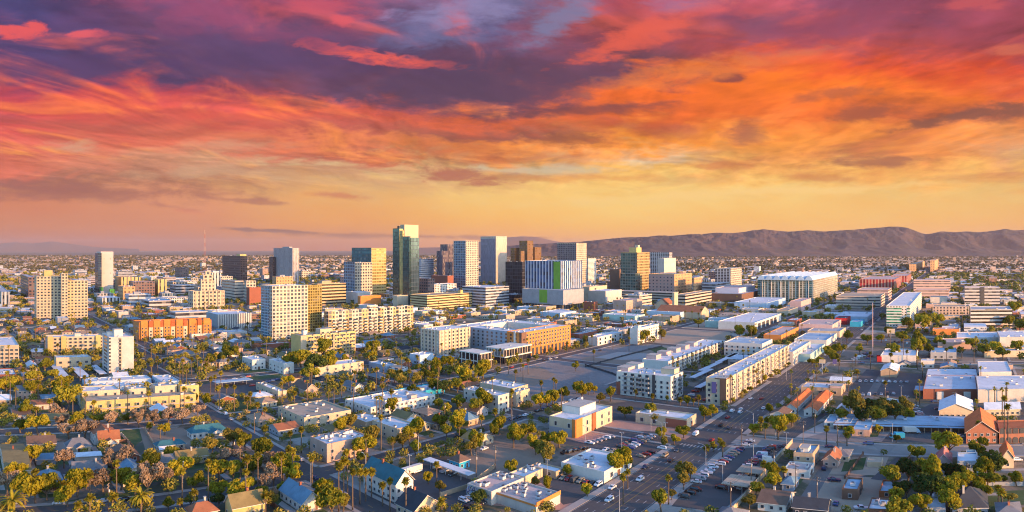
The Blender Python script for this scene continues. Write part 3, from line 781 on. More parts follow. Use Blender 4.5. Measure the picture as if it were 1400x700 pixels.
# ---------------------------------------------------------------- haze
HAZE_D = 2.1e-5
def make_haze():
    mb = MB(); mb.box(-30000, 30000, -700, 31000, -25, 560)
    m = bpy.data.materials.new('haze_air'); m.use_nodes = True; nt = m.node_tree; nt.nodes.clear()
    o = nt.nodes.new('ShaderNodeOutputMaterial'); v = nt.nodes.new('ShaderNodeVolumePrincipled')
    v.inputs['Density'].default_value = HAZE_D; v.inputs['Color'].default_value = (.80, .64, .62, 1); v.inputs['Anisotropy'].default_value = .2
    nt.links.new(v.outputs[0], o.inputs['Volume'])
    h = mb.build('haze', m); h['kind'] = 'stuff'
make_haze()
# ---------------------------------------------------------------- facades
FACTRIM = {}
def fac(key, mode, wall, bay=4.0, floor=3.6, trim=None, **k):
    facade('f_' + key, mode, wall, bay=bay, floor=floor, **k); FAC[key] = (bay, floor)
    FACTRIM[key] = mat('trim_' + key, trim or wall, .8)
fac('hotelcream', 'punch', (.52, .41, .26), 4.9, 4.2, wf=0.56, hf=0.52)
fac('blank', 'punch', (.52, .44, .38), 12, 30, wf=.05, hf=.1)
fac('bluedark', 'curtain', (.06, .08, .10), 4, 5, wf=.85, hf=.8, glass=(.03, .05, .09), metal=.2, blinds=.05)
fac('goldglass', 'curtain', (.22, .16, .05), 4, 5, wf=.86, hf=.78, glass=(.30, .22, .07), metal=.75, blinds=.05, grough=.2)
fac('brownoffice', 'punch', (.20, .12, .10), 6, 6, wf=.62, hf=.55, blinds=.1)
fac('yellowfin', 'fin', (.60, .42, .16), 9, 8, wf=.3, hf=.5)
fac('deco', 'punch', (.50, .38, .26), 7, 6, wf=0.5, hf=.55)
fac('whitefin', 'fin', (.60, .55, .50), 7, 6, wf=.5, hf=.5)
fac('browntower', 'punch', (.13, .062, .05), 7, 7, wf=.6, hf=.62, glass=(.02, .02, .025), blinds=.05)
fac('greyband', 'band', (.40, .34, .34), 8, 6, hf=.42, blinds=.1, glass=(.10, .09, .10))
fac('stripelight', 'fin', (.40, .35, .34), 5, 7, wf=.36, glass=(.10, .09, .10))
fac('whiteres', 'punch', (.50, .42, .31), 4.4, 4.0, wf=0.6, hf=.62, blinds=.15, alt=((.36, .34, .30), 4, .3))
fac('bluecurtain', 'curtain', (.30, .40, .46), 4, 3.1, wf=.8, hf=.7, glass=(.02, .13, .20), metal=.2, blinds=.05)
fac('oliveglass', 'curtain', (.30, .22, .06), 3, 3.1, wf=.75, hf=.7, glass=(.12, .09, .03), metal=.5, blinds=.1)
fac('tanband', 'band', (.52, .36, .20), 6, 5.4, hf=0.5, glass=(.02, .02, .02), blinds=0)
fac('tealgrid', 'curtain', (.05, .10, .11), 6, 6.5, wf=.86, hf=.66, glass=(.03, .15, .18), metal=.3, blinds=.06)
fac('goldband', 'curtain', (.42, .31, .12), 6, 6, wf=0.86, hf=0.5, glass=(.22, .16, .05), metal=.3, blinds=.1)
fac('bluewhite', 'curtain', (.24, .29, .34), 6, 6, wf=.72, hf=0.74, glass=(.03, .08, .14), metal=.2)
fac('creamgrid', 'punch', (.50, .42, .31), 6, 5.6, wf=0.62, hf=0.6, blinds=.2)
fac('chaseglass', 'curtain', (.05, .055, .04), 4, 7, wf=.9, hf=.88, glass=(.05, .11, .12), metal=.6, blinds=0, grough=.13, rnd=.35)
fac('chasegold', 'curtain', (.30, .22, .06), 4, 7, wf=.92, hf=.92, glass=(.42, .31, .10), metal=.15, blinds=0, grough=.35, rnd=.2)  # gold is reflected low sun, painted into the glass colour
fac('chaseblue', 'curtain', (.06, .08, .10), 4, 7, wf=.9, hf=.9, glass=(.07, .12, .15), metal=.7, blinds=0, grough=.1, rnd=.3)
fac('chasecore', 'punch', (.52, .38, .24), 14, 40, wf=.05, hf=.05)
fac('silverband', 'band', (.52, .50, .50), 6, 6, hf=.5, glass=(.10, .13, .18), blinds=.1)
fac('octagon', 'fin', (.13, .10, .12), 5, 6, wf=.5, glass=(.04, .04, .06))
fac('greyfin', 'fin', (.25, .23, .27), 3, 8, wf=.4, glass=(.14, .13, .17), blinds=0)  # shaded copy of the tower's fins, shade put into the colour
fac('litfin', 'fin', (.50, .40, .31), 4, 8, wf=.25, glass=(.40, .30, .22), blinds=0)  # sunlit copy of the same fins, light put into the colour
fac('browngold', 'punch', (.15, .075, .04), 6, 7, wf=.6, hf=.5, glass=(.30, .18, .06), metal=.5, blinds=.1)
fac('darkglass', 'curtain', (.045, .045, .05), 6, 7, wf=.9, hf=.85, glass=(.035, .035, .045), metal=.3, blinds=.03)
fac('hotelstripe', 'fin', (.50, .49, .52), 6.5, 6, wf=.62, glass=(.03, .07, .15), blinds=.0, rnd=.6)
fac('greygrid', 'punch', (.22, .20, .20), 5.5, 5.5, wf=.6, hf=.6, glass=(.03, .035, .05), blinds=.1)  # shaded side of creamoffice, shade put into the colour
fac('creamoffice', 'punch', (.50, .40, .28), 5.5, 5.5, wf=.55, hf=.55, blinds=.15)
fac('greengrid', 'curtain', (.17, .17, .13), 6.5, 7, wf=.78, hf=.7, glass=(.06, .13, .12), metal=.4, blinds=.1)
fac('goldgrid', 'curtain', (.40, .27, .11), 6.5, 6.5, wf=.72, hf=.6, glass=(.19, .13, .05), metal=.35, blinds=.1)  # sunlit side of greengrid, light put in as gold
fac('pinkpunch', 'punch', (.44, .25, .20), 8, 7, wf=.35, hf=.4)
fac('orangepunch', 'punch', (.56, .30, .13), 8, 7, wf=.35, hf=.4)
fac('darkwhite', 'curtain', (.50, .46, .44), 7, 3.8, wf=.7, hf=.72, glass=(.025, .03, .04), blinds=.05)
fac('parkband', 'band', (.50, .40, .30), 8, 5, hf=.45, glass=(.03, .03, .03), blinds=0)
fac('arena', 'punch', (.60, .52, .54), 20, 30, wf=.02, hf=.02)
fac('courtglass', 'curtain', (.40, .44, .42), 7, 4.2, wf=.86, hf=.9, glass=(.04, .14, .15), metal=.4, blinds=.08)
fac('courtlit', 'curtain', (.55, .50, .40), 7, 4.2, wf=.7, hf=.9, glass=(.18, .20, .15), metal=.5, blinds=.1)  # courtglass with the low sun put into its colours
fac('redpanel', 'fin', (.44, .22, .16), 8, 9, wf=.6, glass=(.28, .025, .03), blinds=0)
fac('beigeband', 'band', (.52, .42, .32), 7, 5.5, hf=.35, blinds=.3)
fac('pinkband', 'band', (.52, .34, .28), 7, 6, hf=.35, blinds=.3)
fac('greenoff', 'band', (.55, .58, .52), 4, 3.6, hf=.55, glass=(.04, .20, .12), blinds=.1)
fac('whitepunch', 'punch', (.62, .56, .48), 4, 3.6, wf=.5, hf=.4)
fac('parkwhite', 'band', (.56, .50, .44), 8, 4.6, hf=.5, glass=(.04, .035, .03), blinds=0)
fac('greyoffice', 'band', (.46, .42, .40), 7, 6, hf=0.5, glass=(.06, .06, .07), blinds=.2)
fac('apart', 'balc', (.50, .42, .32), 4.6, 4.2, wf=0.5, hf=.5, alt=((.50, .33, .15), 5, .35))
fac('apartblue', 'balc', (.50, .50, .50), 4.6, 4.2, wf=.45, hf=.5, alt=((.25, .32, .42), 4, .4))
fac('garage', 'band', (.56, .42, .20), 7, 4.4, hf=.45, glass=(.05, .035, .02), blinds=0)
fac('fiveband', 'band', (.42, .42, .44), 7, 5.2, hf=.5, glass=(.04, .05, .07), blinds=.2)
fac('whitegrid', 'punch', (.66, .62, .56), 4.5, 3.6, wf=.6, hf=.6, blinds=.1)
fac('arcade', 'punch', (.45, .33, .26), 5, 4.5, wf=.5, hf=.6)

# ---------------------------------------------------------------- downtown and mid-rise buildings
def sign_panel(face, f0, f1, z0f, z1f, m, name='panel', off=.25):
    """a coloured panel standing proud of a face of the first box (fractions of its length and height)"""
    def go(fr, root, info):
        s, e, Ls, Le, z0, h = info[0]; mb = MB(); a, b = z0 + (h - z0) * z0f, z0 + (h - z0) * z1f
        if face == 's': boxm(mb, fr, s - off, s - .01, e + Le * f0, e + Le * f1, a, b, 0, True)
        else: boxm(mb, fr, s + Ls * f0, s + Ls * f1, e - off, e - .01, a, b, 0, True)
        mb.build(name, m, root)
    return go
def multi(*fs):
    def go(fr, root, info):
        for f in fs: f(fr, root, info)
    return go
def fins(face, n, m, w=.5, d=.6, name='fin', z0f=0, z1f=1, i=0):
    def go(fr, root, info):
        s, e, Ls, Le, z0, h = info[i]
        for k in range(n):
            f = (k + .5) / n; mb = MB(); a, b = z0 + (h - z0) * z0f, z0 + (h - z0) * z1f + .3
            if face == 's': boxm(mb, fr, s - d, s - .01, e + Le * f - w / 2, e + Le * f + w / 2, a, b, 0, True)
            else: boxm(mb, fr, s + Ls * f - w / 2, s + Ls * f + w / 2, e - d, e - .01, a, b, 0, True)
            mb.build(name, m, root)
    return go
def slabs(face, zs, m, d=1.2, t=.35, name='ledge', i=0, f0=0, f1=1):
    def go(fr, root, info):
        s, e, Ls, Le, z0, h = info[i]
        for z in zs:
            mb = MB()
            if face == 's': boxm(mb, fr, s - d, s - .01, e + Le * f0, e + Le * f1, z, z + t, 0, True)
            elif face == 'e': boxm(mb, fr, s + Ls * f0, s + Ls * f1, e - d, e - .01, z, z + t, 0, True)
            else: boxm(mb, fr, s - d, s + Ls + d, e - d, e + Le + d, z, z + t, 0, True)
            mb.build(name, m, root)
    return go
def parapet_step(fs, fe, ls, le, h, wk):     # a raised block on the roof, fractions of the box
    return (fs, fe, ls, le, h, wk)
def balconies(face, nb, zs, w, m, d=1.5, f0=0.03, f1=.97, i=0, every=1):
    """single balconies: floor slab with its railing, and the dark door behind"""
    def go(fr, root, info):
        s, e, Ls, Le, z0, h = info[i]; L = Le if face == 's' else Ls
        for k, z in enumerate(zs):
            for j in range(nb):
                if every > 1 and (j + k) % every: continue
                c = L * (f0 + (f1 - f0) * (j + .5) / nb); mb = MB()
                def q(a0, a1, d0, d1, za, zb, mi):
                    if face == 's': boxm(mb, fr, s - d1, s - d0, e + c + a0, e + c + a1, za, zb, mi, True)
                    else: boxm(mb, fr, s + c + a0, s + c + a1, e - d1, e - d0, za, zb, mi, True)
                q(-w / 2, w / 2, .06, d, z, z + .22, 0); q(-w / 2, w / 2, d - .1, d, z + .22, z + 1.15, 0); q(-w / 2, -w / 2 + .1, .06, d - .1, z + .22, z + 1.15, 0); q(w / 2 - .1, w / 2, .06, d - .1, z + .22, z + 1.15, 0)
                q(-w / 2 + .3, w / 2 - .3, .005, .055, z + .3, z + 2.5, 1); mb.build('balcony', [m, GLASS], root)
    return go
WHITEM = WALLS['white']; GREENM = WALLS['green']; LIMEM = WALLS['lime']
T = 'office_tower'
B('hotel_tower', 'cream hotel tower of two wings with small square windows at the far left', [(50, 438, 3, 38, 378, 'hotelcream', 'rtan'), (87, 438, 2, 33, 384, 'hotelcream', 'rtan'), (84, 439, 2, 9, 374, 'hotelcream', 'rtan')], 'the cream hotel tower', pent=[(.3, .3, 12, 8, 9, 'yellow')], nu=1)
B('office_building', 'grey office block half hidden behind the cream hotel tower', [(39, 409, 11, 10, 379, 'brownoffice', 'rgrey')])
B('office_building', 'low blue grey block at the left edge of the city', [(2, 418, 10, 11, 399, 'whitefin', 'rgrey')])
B(T, 'slender beige slab tower with blue glass side above a green base', [(138, 404, 6, 17, 344, 'blank', 'rtan'), (149, 403.2, 1, 6, 347, 'goldglass', 'rtan'), (134, 404.4, 4, 5, 346, 'bluedark', 'rgrey')], 'the slender beige tower', nu=0)
B('podium', 'bright green block at the foot of the slender beige tower', [(139, 405.3, 9, 2, 393, 'green', 'rgrey')], cat='building')
B('podium', 'smaller bright green block beside the slender beige tower base', [(150, 405.6, 0.6, 7, 395, 'green', 'rgrey')], cat='building')
B('office_building', 'long yellow office block lit by the sun behind white rooftops', [(166, 403, 9, 26, 379, 'yellowfin', 'rtan')], 'the long yellow office')
B('office_building', 'brown office block with tall windows beside the yellow office', [(182, 407, 6, 30, 385, 'brownoffice', 'rgrey')])
B('office_building', 'square yellow corner block beside the brown office', [(216, 406, 5, 12, 382, 'yellowfin', 'rtan')])
B('office_building', 'low grey offices behind the yellow corner block', [(240, 402, 8, 30, 390, 'greyoffice', 'rgrey')])
B('office_building', 'small dark block left of the stepped deco building', [(247, 382, 8, 11, 366, 'brownoffice', 'rdark')])
B('deco_building', 'stepped pale deco building with a central tower and wings', [(264, 424, 7, 43, 398, 'deco', 'rtan'), (275, 422.6, 1.5, 19, 384, 'deco', 'rtan'), (278, 422, 1.5, 13, 376, 'deco', 'rtan'), (281, 421.6, 1.2, 7, 371, 'deco', 'rrust')], 'the stepped deco building', nu=0, extra=fins('e', 7, WALLS['cream'], .8, .8, 'pilaster'))
B('office_building', 'white office with vertical fins behind the deco building', [(290, 399, 4, 12, 373, 'whitefin', 'rgrey')])
B(T, 'dark brown office tower with a gold penthouse on its roof', [(329, 385, 25, 9, 350, 'browntower', 'rdark')], 'the dark brown tower', pent=[(.2, .1, 22, 25, 6, 'yellow')])
B('apartment_building', 'beige residential block below the dark brown tower', [(321, 413, 18, 12, 384, 'beigeband', 'rtan')], 'the beige residential block')
B('apartment_building', 'yellow and white stepped block beside the beige residential block', [(337, 414, 3, 13, 384, 'creamgrid', 'rtan')])
B('brick_building', 'dark red brick block between beige block and white tower', [(341, 418, 4, 16, 393, 'brick', 'rgrey')])
B(T, 'pale striped slab tower with bright sunlit end', [(400, 389, 26, 9, 339, 'stripelight', 'rgrey')], 'the pale striped slab', pent=[(.1, .2, 10, 40, 4, 'grey')])
B(T, 'narrow dark tower hidden behind the pale striped slab', [(373, 387, 5, 3, 351, 'browntower', 'rdark')])
B('apartment_tower', 'white apartment tower with blue glass side and many windows', [(372, 467, 15, 49, 391, 'whiteres', 'rwhite'), (368, 466, 9, 4, 392, 'bluecurtain', 'rwhite'), (421, 461, 1, 19, 390, 'oliveglass', 'rwhite')], 'the white apartment tower', nu=3, extra=multi(sign_panel('s', .55, .99, .12, .97, MATS['f_bluecurtain'], 'glazing'), slabs('e', [h_ * 3.1 for h_ in range(2, 19)], WHITEM, .5, .25, 'balcony', f0=.02, f1=.5)))
B('parking_garage', 'tan parking garage with dark open bands behind the white tower', [(434, 418, 8, 39, 388, 'tanband', 'rtan')], 'the tan banded garage', pent=[(.2, .2, 20, 12, 5, 'tan')])
B(T, 'teal and gold glass tower behind a shorter grid tower', [(508, 408, 27, 20, 339, 'goldband', 'rgrey'), (507.4, 408.4, 26.5, 0.5, 338.6, 'tealgrid', 'rgrey')], 'the teal and gold tower', extra=sign_panel('s', 0, 1, .02, .99, MATS['f_tealgrid'], 'glazing'), nu=1)
B('apartment_tower', 'blue and white grid apartment tower with a stepped top', [(485, 412, 15, 24, 359, 'creamgrid', 'rgrey'), (484.8, 412.3, 14.8, .4, 358, 'bluewhite', 'rgrey')], 'the blue grid apartment tower', nu=2)
B('podium', 'white blank podium below the blue grid apartment tower', [(489, 416, 17, 20, 400, 'white', 'rwhite')], cat='building')
B(T, 'tallest tower of green glass with gold reflections and beige core', [(546, 418, 9, 5, 312, 'chaseglass', 'rdark'), (553, 417, 6, 19, 307, 'chasecore', 'rtan'), (560, 420, 9.5, 1.2, 323, 'chaseglass', 'rdark'), (562, 419.5, 1, 11, 325, 'chaseblue', 'rdark'), (550.6, 418.6, 4, 1.4, 315, 'chasegold', 'rdark')], 'the tallest glass tower', nu=0, extra=sign_panel('e', 0, 1, .02, .99, MATS['f_chasegold'], 'glazing'), pent=[(.2, .2, 4, 4, 5, 'dark')])  # gold strips stand for sun reflected in the green glass
B(T, 'silver banded office behind the tallest glass tower', [(575, 388, 3, 18, 354, 'silverband', 'rgrey')])
B(T, 'dark rounded office tower with stepped shoulder', [(612, 388, 10, 9, 334, 'octagon', 'rdark'), (604, 388.5, 7, 8, 343, 'octagon', 'rdark')], 'the dark rounded tower')
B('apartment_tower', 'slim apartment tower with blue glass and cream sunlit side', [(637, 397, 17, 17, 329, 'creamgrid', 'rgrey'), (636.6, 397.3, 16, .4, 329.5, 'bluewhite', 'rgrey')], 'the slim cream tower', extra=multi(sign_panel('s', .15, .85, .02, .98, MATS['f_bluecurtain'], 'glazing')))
B(T, 'tall plain grey tower with bright white sunlit edge', [(678, 389, 21, 15, 323, 'litfin', 'rwhite')], 'the tall grey tower', extra=multi(sign_panel('s', .02, .98, .0, .96, MATS['f_greyfin'], 'panel'), slabs('all', [131, 136], WALLS['offwhite'], .5, 1.2, 'cornice')), nu=0)  # panel carries painted shade, the walls a painted sunlit tone
B(T, 'blocky brown tower with golden window bands and stepped sides', [(721, 393, 11, 8, 329, 'browngold', 'rdark'), (731, 392, 3, 9, 338, 'browngold', 'rdark'), (704, 392.5, 6, 7, 339, 'browngold', 'rdark'), (712, 393.5, 3, 5, 343, 'browngold', 'rdark')], 'the blocky brown tower', nu=0)
B(T, 'dark glass block left of the white striped hotel', [(714, 411, 23, 4, 358, 'darkglass', 'rdark')], 'the dark glass block', nu=3)
B('hotel_tower', 'white striped hotel with a green strip above a grey podium', [(767, 421, 49, 29, 357, 'hotelstripe', 'rgrey', 30), (764, 420, 44, 25, 386, 'dark', 'rgrey', 26), (770, 424, 56, 28, 397, 'grey', 'rgrey', 8), (768, 423.4, 52, 26, 412, 'dark', 'rgrey')], 'the white striped hotel', nu=4,
  extra=multi(sign_panel('s', .02, .20, .02, .98, LIMEM, 'panel'), lambda fr, root, info: sign_panel('s', .38, .57, .1, .98, LIMEM, 'panel')(fr, root, [info[2]]), fins('s', 12, WALLS['grey'], .8, .3, 'column', i=3), fins('e', 8, WALLS['grey'], .8, .3, 'column', i=3)))
B(T, 'grey grid office tower with cream sunlit side behind the hotel', [(788, 392, 26, 14, 332, 'creamoffice', 'rgrey')], 'the cream grid office tower', extra=sign_panel('s', 0, 1, .0, .97, MATS['f_greygrid'], 'panel'), nu=1)  # panel is the cream wall with shade painted in
B('office_building', 'white slab behind the domed arena', [(804, 388, 2, 11, 353, 'whitegrid', 'rwhite')])
B(T, 'green glass tower with a golden sunlit side and stepped penthouse', [(871, 399, 22, 17, 345, 'goldgrid', 'rtan'), (869, 402, 21, 6, 374, 'greengrid', 'rgrey')], 'the gold and green tower', pent=[(.2, .2, 25, 20, 12, 'yellow'), (.45, .3, 10, 8, 18, 'cream')], extra=sign_panel('s', .0, 1, .0, .98, MATS['f_greengrid'], 'glazing'), nu=0)  # gold walls stand for sunlight on the green glass grid
B(T, 'dark office block behind the plain tan block', [(915, 390, 26, 4, 345, 'darkwhite', 'rdark')])
B(T, 'plain tan windowless block before the dark office', [(908, 394, 9, 16, 353, 'blank', 'rtan')], 'the plain tan block')
B('hospital_building', 'pink public building with a sunlit orange side and few small windows', [(922, 404, 35, 24, 375, 'orangepunch', 'rtan'), (949, 404, 2, 10, 380, 'orangepunch', 'rtan')], 'the pink public building', extra=sign_panel('s', 0, 1, 0, .97, MATS['f_pinkpunch'], 'panel'), nu=3)  # one facade, shade put in as pink, sunlight as orange
B('office_building', 'white and black gridded office right of the pink building', [(999, 397, 21, 15, 367, 'creamgrid', 'rgrey')], 'the black and white office', extra=sign_panel('s', 0, 1, 0, .97, MATS['f_darkwhite'], 'glazing'))
B('office_building', 'low grey office with dark ribbon windows before the gridded office', [(978, 404, 18, 20, 388, 'greyoffice', 'rgrey')])
B('dark_block', 'dark plain block left of the gold and green tower', [(847, 400, 13, 2, 368, 'brown', 'rdark')], cat='building')
B('parking_garage', 'long low parking garage below the gold and green tower', [(920, 414, 76, 8, 400, 'parkband', 'rpink')], 'the long low garage', nu=1)
B('parking_garage', 'sunlit banded parking garage right of the long low garage', [(937, 421, 15, 36, 403, 'parkband', 'rtan')], 'the sunlit banded garage', nu=1)
B('arena', 'white windowless hall with a purple base and sunlit side', [(1014, 415, 41, 29, 402, 'brown', 'rgrey'), (1010, 413, 32, 22, 394, 'arena', 'rpink')], 'the white windowless hall', nu=1)
def wavy(fr, root, info):
    s, e, Ls, Le, z0, h = info[0]; mb = MB(); n = 7
    for i in range(n):
        b0, b1 = e + Le * i / n, e + Le * (i + 1) / n
        K = 6
        for k in range(K):
            f0, f1 = k / K, (k + 1) / K; z = lambda f: h + .2 + 8 * math.sin(math.pi * f)
            q0, q1 = b0 + (b1 - b0) * f0, b0 + (b1 - b0) * f1
            mb.face([fr.P(s - 4, q0, z(f0)), fr.P(s + Ls + 3, q0, z(f0)), fr.P(s + Ls + 3, q1, z(f1)), fr.P(s - 4, q1, z(f1))])
            mb.face([fr.P(s - 4, q0, h - .5), fr.P(s - 4, q0, z(f0)), fr.P(s - 4, q1, z(f1)), fr.P(s - 4, q1, h - .5)])
    mb.build('canopy', [WALLS['paleblue']], root)
B('courthouse', 'wide glass courthouse with a wavy white roof', [(1112, 413, 76, 33, 383, 'courtlit', 'rwhite')], 'the glass courthouse', extra=multi(sign_panel('s', 0, 1, 0, .98, MATS['f_courtglass'], 'glazing'), fins('s', 6, WHITEM, .9, 1.0, 'column'), wavy), nu=0)  # sunlit and shaded glass painted as two tones
B('brick_building', 'brick building with dark red panels right of the glass courthouse', [(1223, 398, 48, 9, 382, 'redpanel', 'rpink')], 'the red panel building')
B('office_building', 'long beige office with a ribbon of windows beside the avenue', [(1203, 421, 60, 7, 405, 'beigeband', 'rtan')], 'the long beige office')
B('office_building', 'small beige block behind the long beige office', [(1214, 412, 42, 5, 396, 'pinkband', 'rpink')])
B('office_building', 'green glass and white office at the avenue bend', [(1244, 447, 32, 16, 418, 'whitepunch', 'rwhite')], 'the green glass office', extra=multi(sign_panel('s', .35, 1, .1, .9, MATS['f_greenoff'], 'glazing'), sign_panel('s', .0, .12, .1, .9, MATS['f_greenoff'], 'glazing')), nu=4)
B('office_building', 'pink stepped civic building with long ribbon windows', [(1299, 400, 50, -60, 383, 'pinkband', 'rpink')], 'the pink civic building')
B('office_building', 'low pink civic annex before the stepped civic building', [(1297, 408, 46, -40, 396, 'pinkband', 'rpink')])
B('office_building', 'cream office block with dark central gap on the right', [(1367, 419, 48, -45, 393, 'greyoffice', 'rpink')], 'the gapped office block', extra=sign_panel('s', .44, .56, .02, 1.02, WALLS['dark'], 'dark_strip', .15))  # flat dark strip painted in for the shaded gap
B('brick_building', 'tan three storey civic block before the pink buildings', [(1325, 434, 50, -35, 419, 'arcade', 'rtan')], 'the tan civic block')
B('parking_garage', 'white parking garage with dark open bands on the right', [(1384, 448, 57, -50, 423, 'parkwhite', 'rgrey')], 'the white banded garage', extra=sign_panel('s', .35, .65, 1.0, 1.05, WALLS['dark'], 'dark_strip', .1))  # plain dark strip along the roof edge
B('white_hall', 'small white hall behind the tan civic block', [(1295, 418, 23, -25, 406, 'offwhite', 'rpink')], cat='building')
B('brick_building', 'far brown block at the top of the avenue', [(1240, 388, 22, 6, 377, 'redpanel', 'rpink')])
B('apartment_tower', 'small far golden block on the plain below the mountains', [(1252, 372, 9, 12, 361, 'orangepunch', 'rtan')])
B('apartment_tower', 'rounded far golden tower on the plain below the mountains', [(1278, 372, 6, 5, 356, 'orangepunch', 'rtan')])
# row of low blocks in front of the towers
B('office_building', 'white gridded block with stepped terraces before the slim tower', [(592, 407, 11, 32, 389, 'whitegrid', 'rwhite')], 'the white gridded block')
B('brick_building', 'brown brick block left of the white gridded block', [(585, 409, 20, 9, 381, 'brownoffice', 'rgrey')])
B('brick_building', 'red brick hall behind the white gridded block', [(612, 398, 22, 8, 377, 'brick', 'rgrey')])
B('office_building', 'long grey ribbon window office before the tall grey tower', [(664, 421, 32, 32, 393, 'fiveband', 'rwhite')], 'the ribbon window office', nu=4)
B('parking_garage', 'golden parking garage in low sun before the slim tower', [(584, 425, 23, 62, 404, 'garage', 'rtan'), (629, 421, 2, 26, 405, 'garage', 'rtan')], 'the golden garage', pent=[(.8, .2, 6, 6, 5, 'yellow')])
B('office_building', 'blank tan block left of the golden garage', [(543, 421, 6, 28, 404, 'cream', 'rtan')], 'the blank tan block')
B('brick_building', 'orange brick block below the teal and gold tower', [(493, 420, 4, 28, 405, 'orange', 'rtan')])
B('spanish_tower', 'slender sand coloured bell tower in front of the domed arena', [(815, 413, 2, 6, 394, 'sand', 'rrust')], cat='tower')
B('office_building', 'cream old theatre block beside the bell tower', [(806, 411, 12, 24, 392, 'cream', 'rtan')], 'the cream theatre block')
B('office_building', 'pale stepped block below the domed arena', [(828, 417, 24, 22, 398, 'offwhite', 'rwhite')])
B('apartment_building', 'brown brick apartments right of the white striped hotel', [(812, 425, 14, 5, 413, 'brick', 'rgrey')])
B('apartment_building', 'pink stuccoed apartments with buttresses below the long garage', [(856, 427, 18, 22, 411, 'pinktan', 'rpink')], 'the pink buttressed apartments')
B('warehouse', 'pale flat building at the foot of the white striped hotel', [(766, 434, 28, 22, 428, 'paleblue', 'rwhite')])
# middle ground
def bay_windows(fr, root, info):
    s, e, Ls, Le, z0, h = info[0]
    for f in (.02, .19, .33, .50, .68, .88):
        for k in range(4):
            for q in (.022, .068): win_mesh(fr, 'e', (s + Ls * (f + q), e - 1.5), 1.6 + k * 3.6, 1.5, 1.9, root, .15, WALLS['cream'])
    for f in (.13, .27, .43, .60, .80):
        for k in range(3): win_mesh(fr, 'e', (s + Ls * (f + .027), e - .8), 1.6 + k * 3.6, 1.8, 1.9, root, .15)
B('hotel', 'long orange hotel with bays and dark red roof panels', [(190, 466, 8, 99, 441, 'orange', 'rrust')], 'the orange hotel', win=(5, 4.2, 1.5, 1.9, 1.4, 's'), nu=4,
  extra=multi(*[sign_panel('e', f, f + .055, .0, .72, WALLS['cream'], 'bay', .8) for f in (.13, .27, .43, .60, .80)], *[sign_panel('e', f, f + .055, .72, 1.08, SH['sred'], 'roof_panel', 1.0) for f in (.13, .27, .43, .60, .80)], *[sign_panel('e', f, f + .09, .0, 1.1, WALLS['orange'], 'bay', 1.5) for f in (.02, .19, .33, .50, .68, .88)], bay_windows))
B('apartment_building', 'cream four storey apartments with shaded loggias behind the long hall', [(65, 486, 3, 76, 461, 'cream', 'rwhite')], 'the cream loggia apartments', win=(4.6, 3.3, 2.4, 1.8, 1.0), nu=4, pent=[(.5, .3, 6, 5, 3, 'offwhite')],
  extra=multi(*[sign_panel('e', f, f + .09, 0, 1.05, WALLS['yellow'], 'bay', 1.2) for f in (.0, .24, .86)]))
B('hall', 'low cream hall with a scalloped white roof edge', [(77, 506, 3, 47, 489, 'cream', 'rwhite')], 'the low cream hall', nu=5, win=(6, 4, 2.5, 1.8, 1.2, 'e'))
B('apartment_tower', 'plain white tower block with two dark window slots', [(149, 514, 9, 34, 461, 'offwhite', 'rwhite')], 'the white tower block', nu=2, pent=[(.3, .3, 7, 6, 5.5, 'white'), (.1, .6, 4, 4, 3, 'white')],
  extra=multi(sign_panel('e', .40, .49, .02, .97, WALLS['dark'], 'window_slot', .2), *[sign_panel('e', .40, .49, f, f + .02, WALLS['sand'], 'balcony', .9) for f in [i / 11 + .03 for i in range(11)]], *[sign_panel('e', .0, .07, f, f + .045, GLASS, 'window', .15) for f in [i / 11 + .03 for i in range(11)]],
              *[sign_panel('s', .25, .75, f, f + .05, GLASS, 'window', .12) for f in [i / 11 + .03 for i in range(11)]]))
B('office_building', 'tan gridded office cut by the left edge of the photo', [(-14, 503, 4, 40, 472, 'sand', 'rwhite')], 'the tan office at the left edge', win=(3.6, 3.3, 2.6, 1.4, 1.0, 'e'), nu=2)
B('parking_garage', 'flat grey roof deck behind the cream loggia apartments', [(88, 474, 3, 70, 468, 'dark', 'rblue')], None, nu=5)
for i_, (x_, y_, l_) in enumerate(((117, 529, 90), (131, 536, 78))):
    B('carport_building', ('long low white roofed row before the white tower block', 'second long white roofed row nearest the yellow townhouses')[i_], [(x_, y_, 5, l_, y_ - 7, 'paleblue', 'rwhite')], None, nu=9, cat='low building')
B('townhouse_block', 'yellow cream townhouses with stepped flat roofs and terraces', [(118, 568, 9, 150, 549, 'yellow', 'rtan'), (112, 559, 6, 52, 535, 'cream', 'rwhite'), (176, 556, 6, 24, 532, 'cream', 'rwhite'), (212, 554, 6, 30, 528, 'cream', 'rgrey'), (246, 553, 4, 26, 528, 'yellow', 'rwhite')], 'the yellow townhouses', win=(5.5, 3.3, 1.6, 1.6, 1.0), nu=4, extra=slabs('e', [3.3], WALLS['offwhite'], 1.2, .3, 'balcony'))
B('townhouse_block', 'pale stepped rooftops beside the palm avenue', [(222, 531, 14, 24, 522, 'paleblue', 'rwhite')], nu=6, win=(4, 3, 1.4, 1.4, 1))
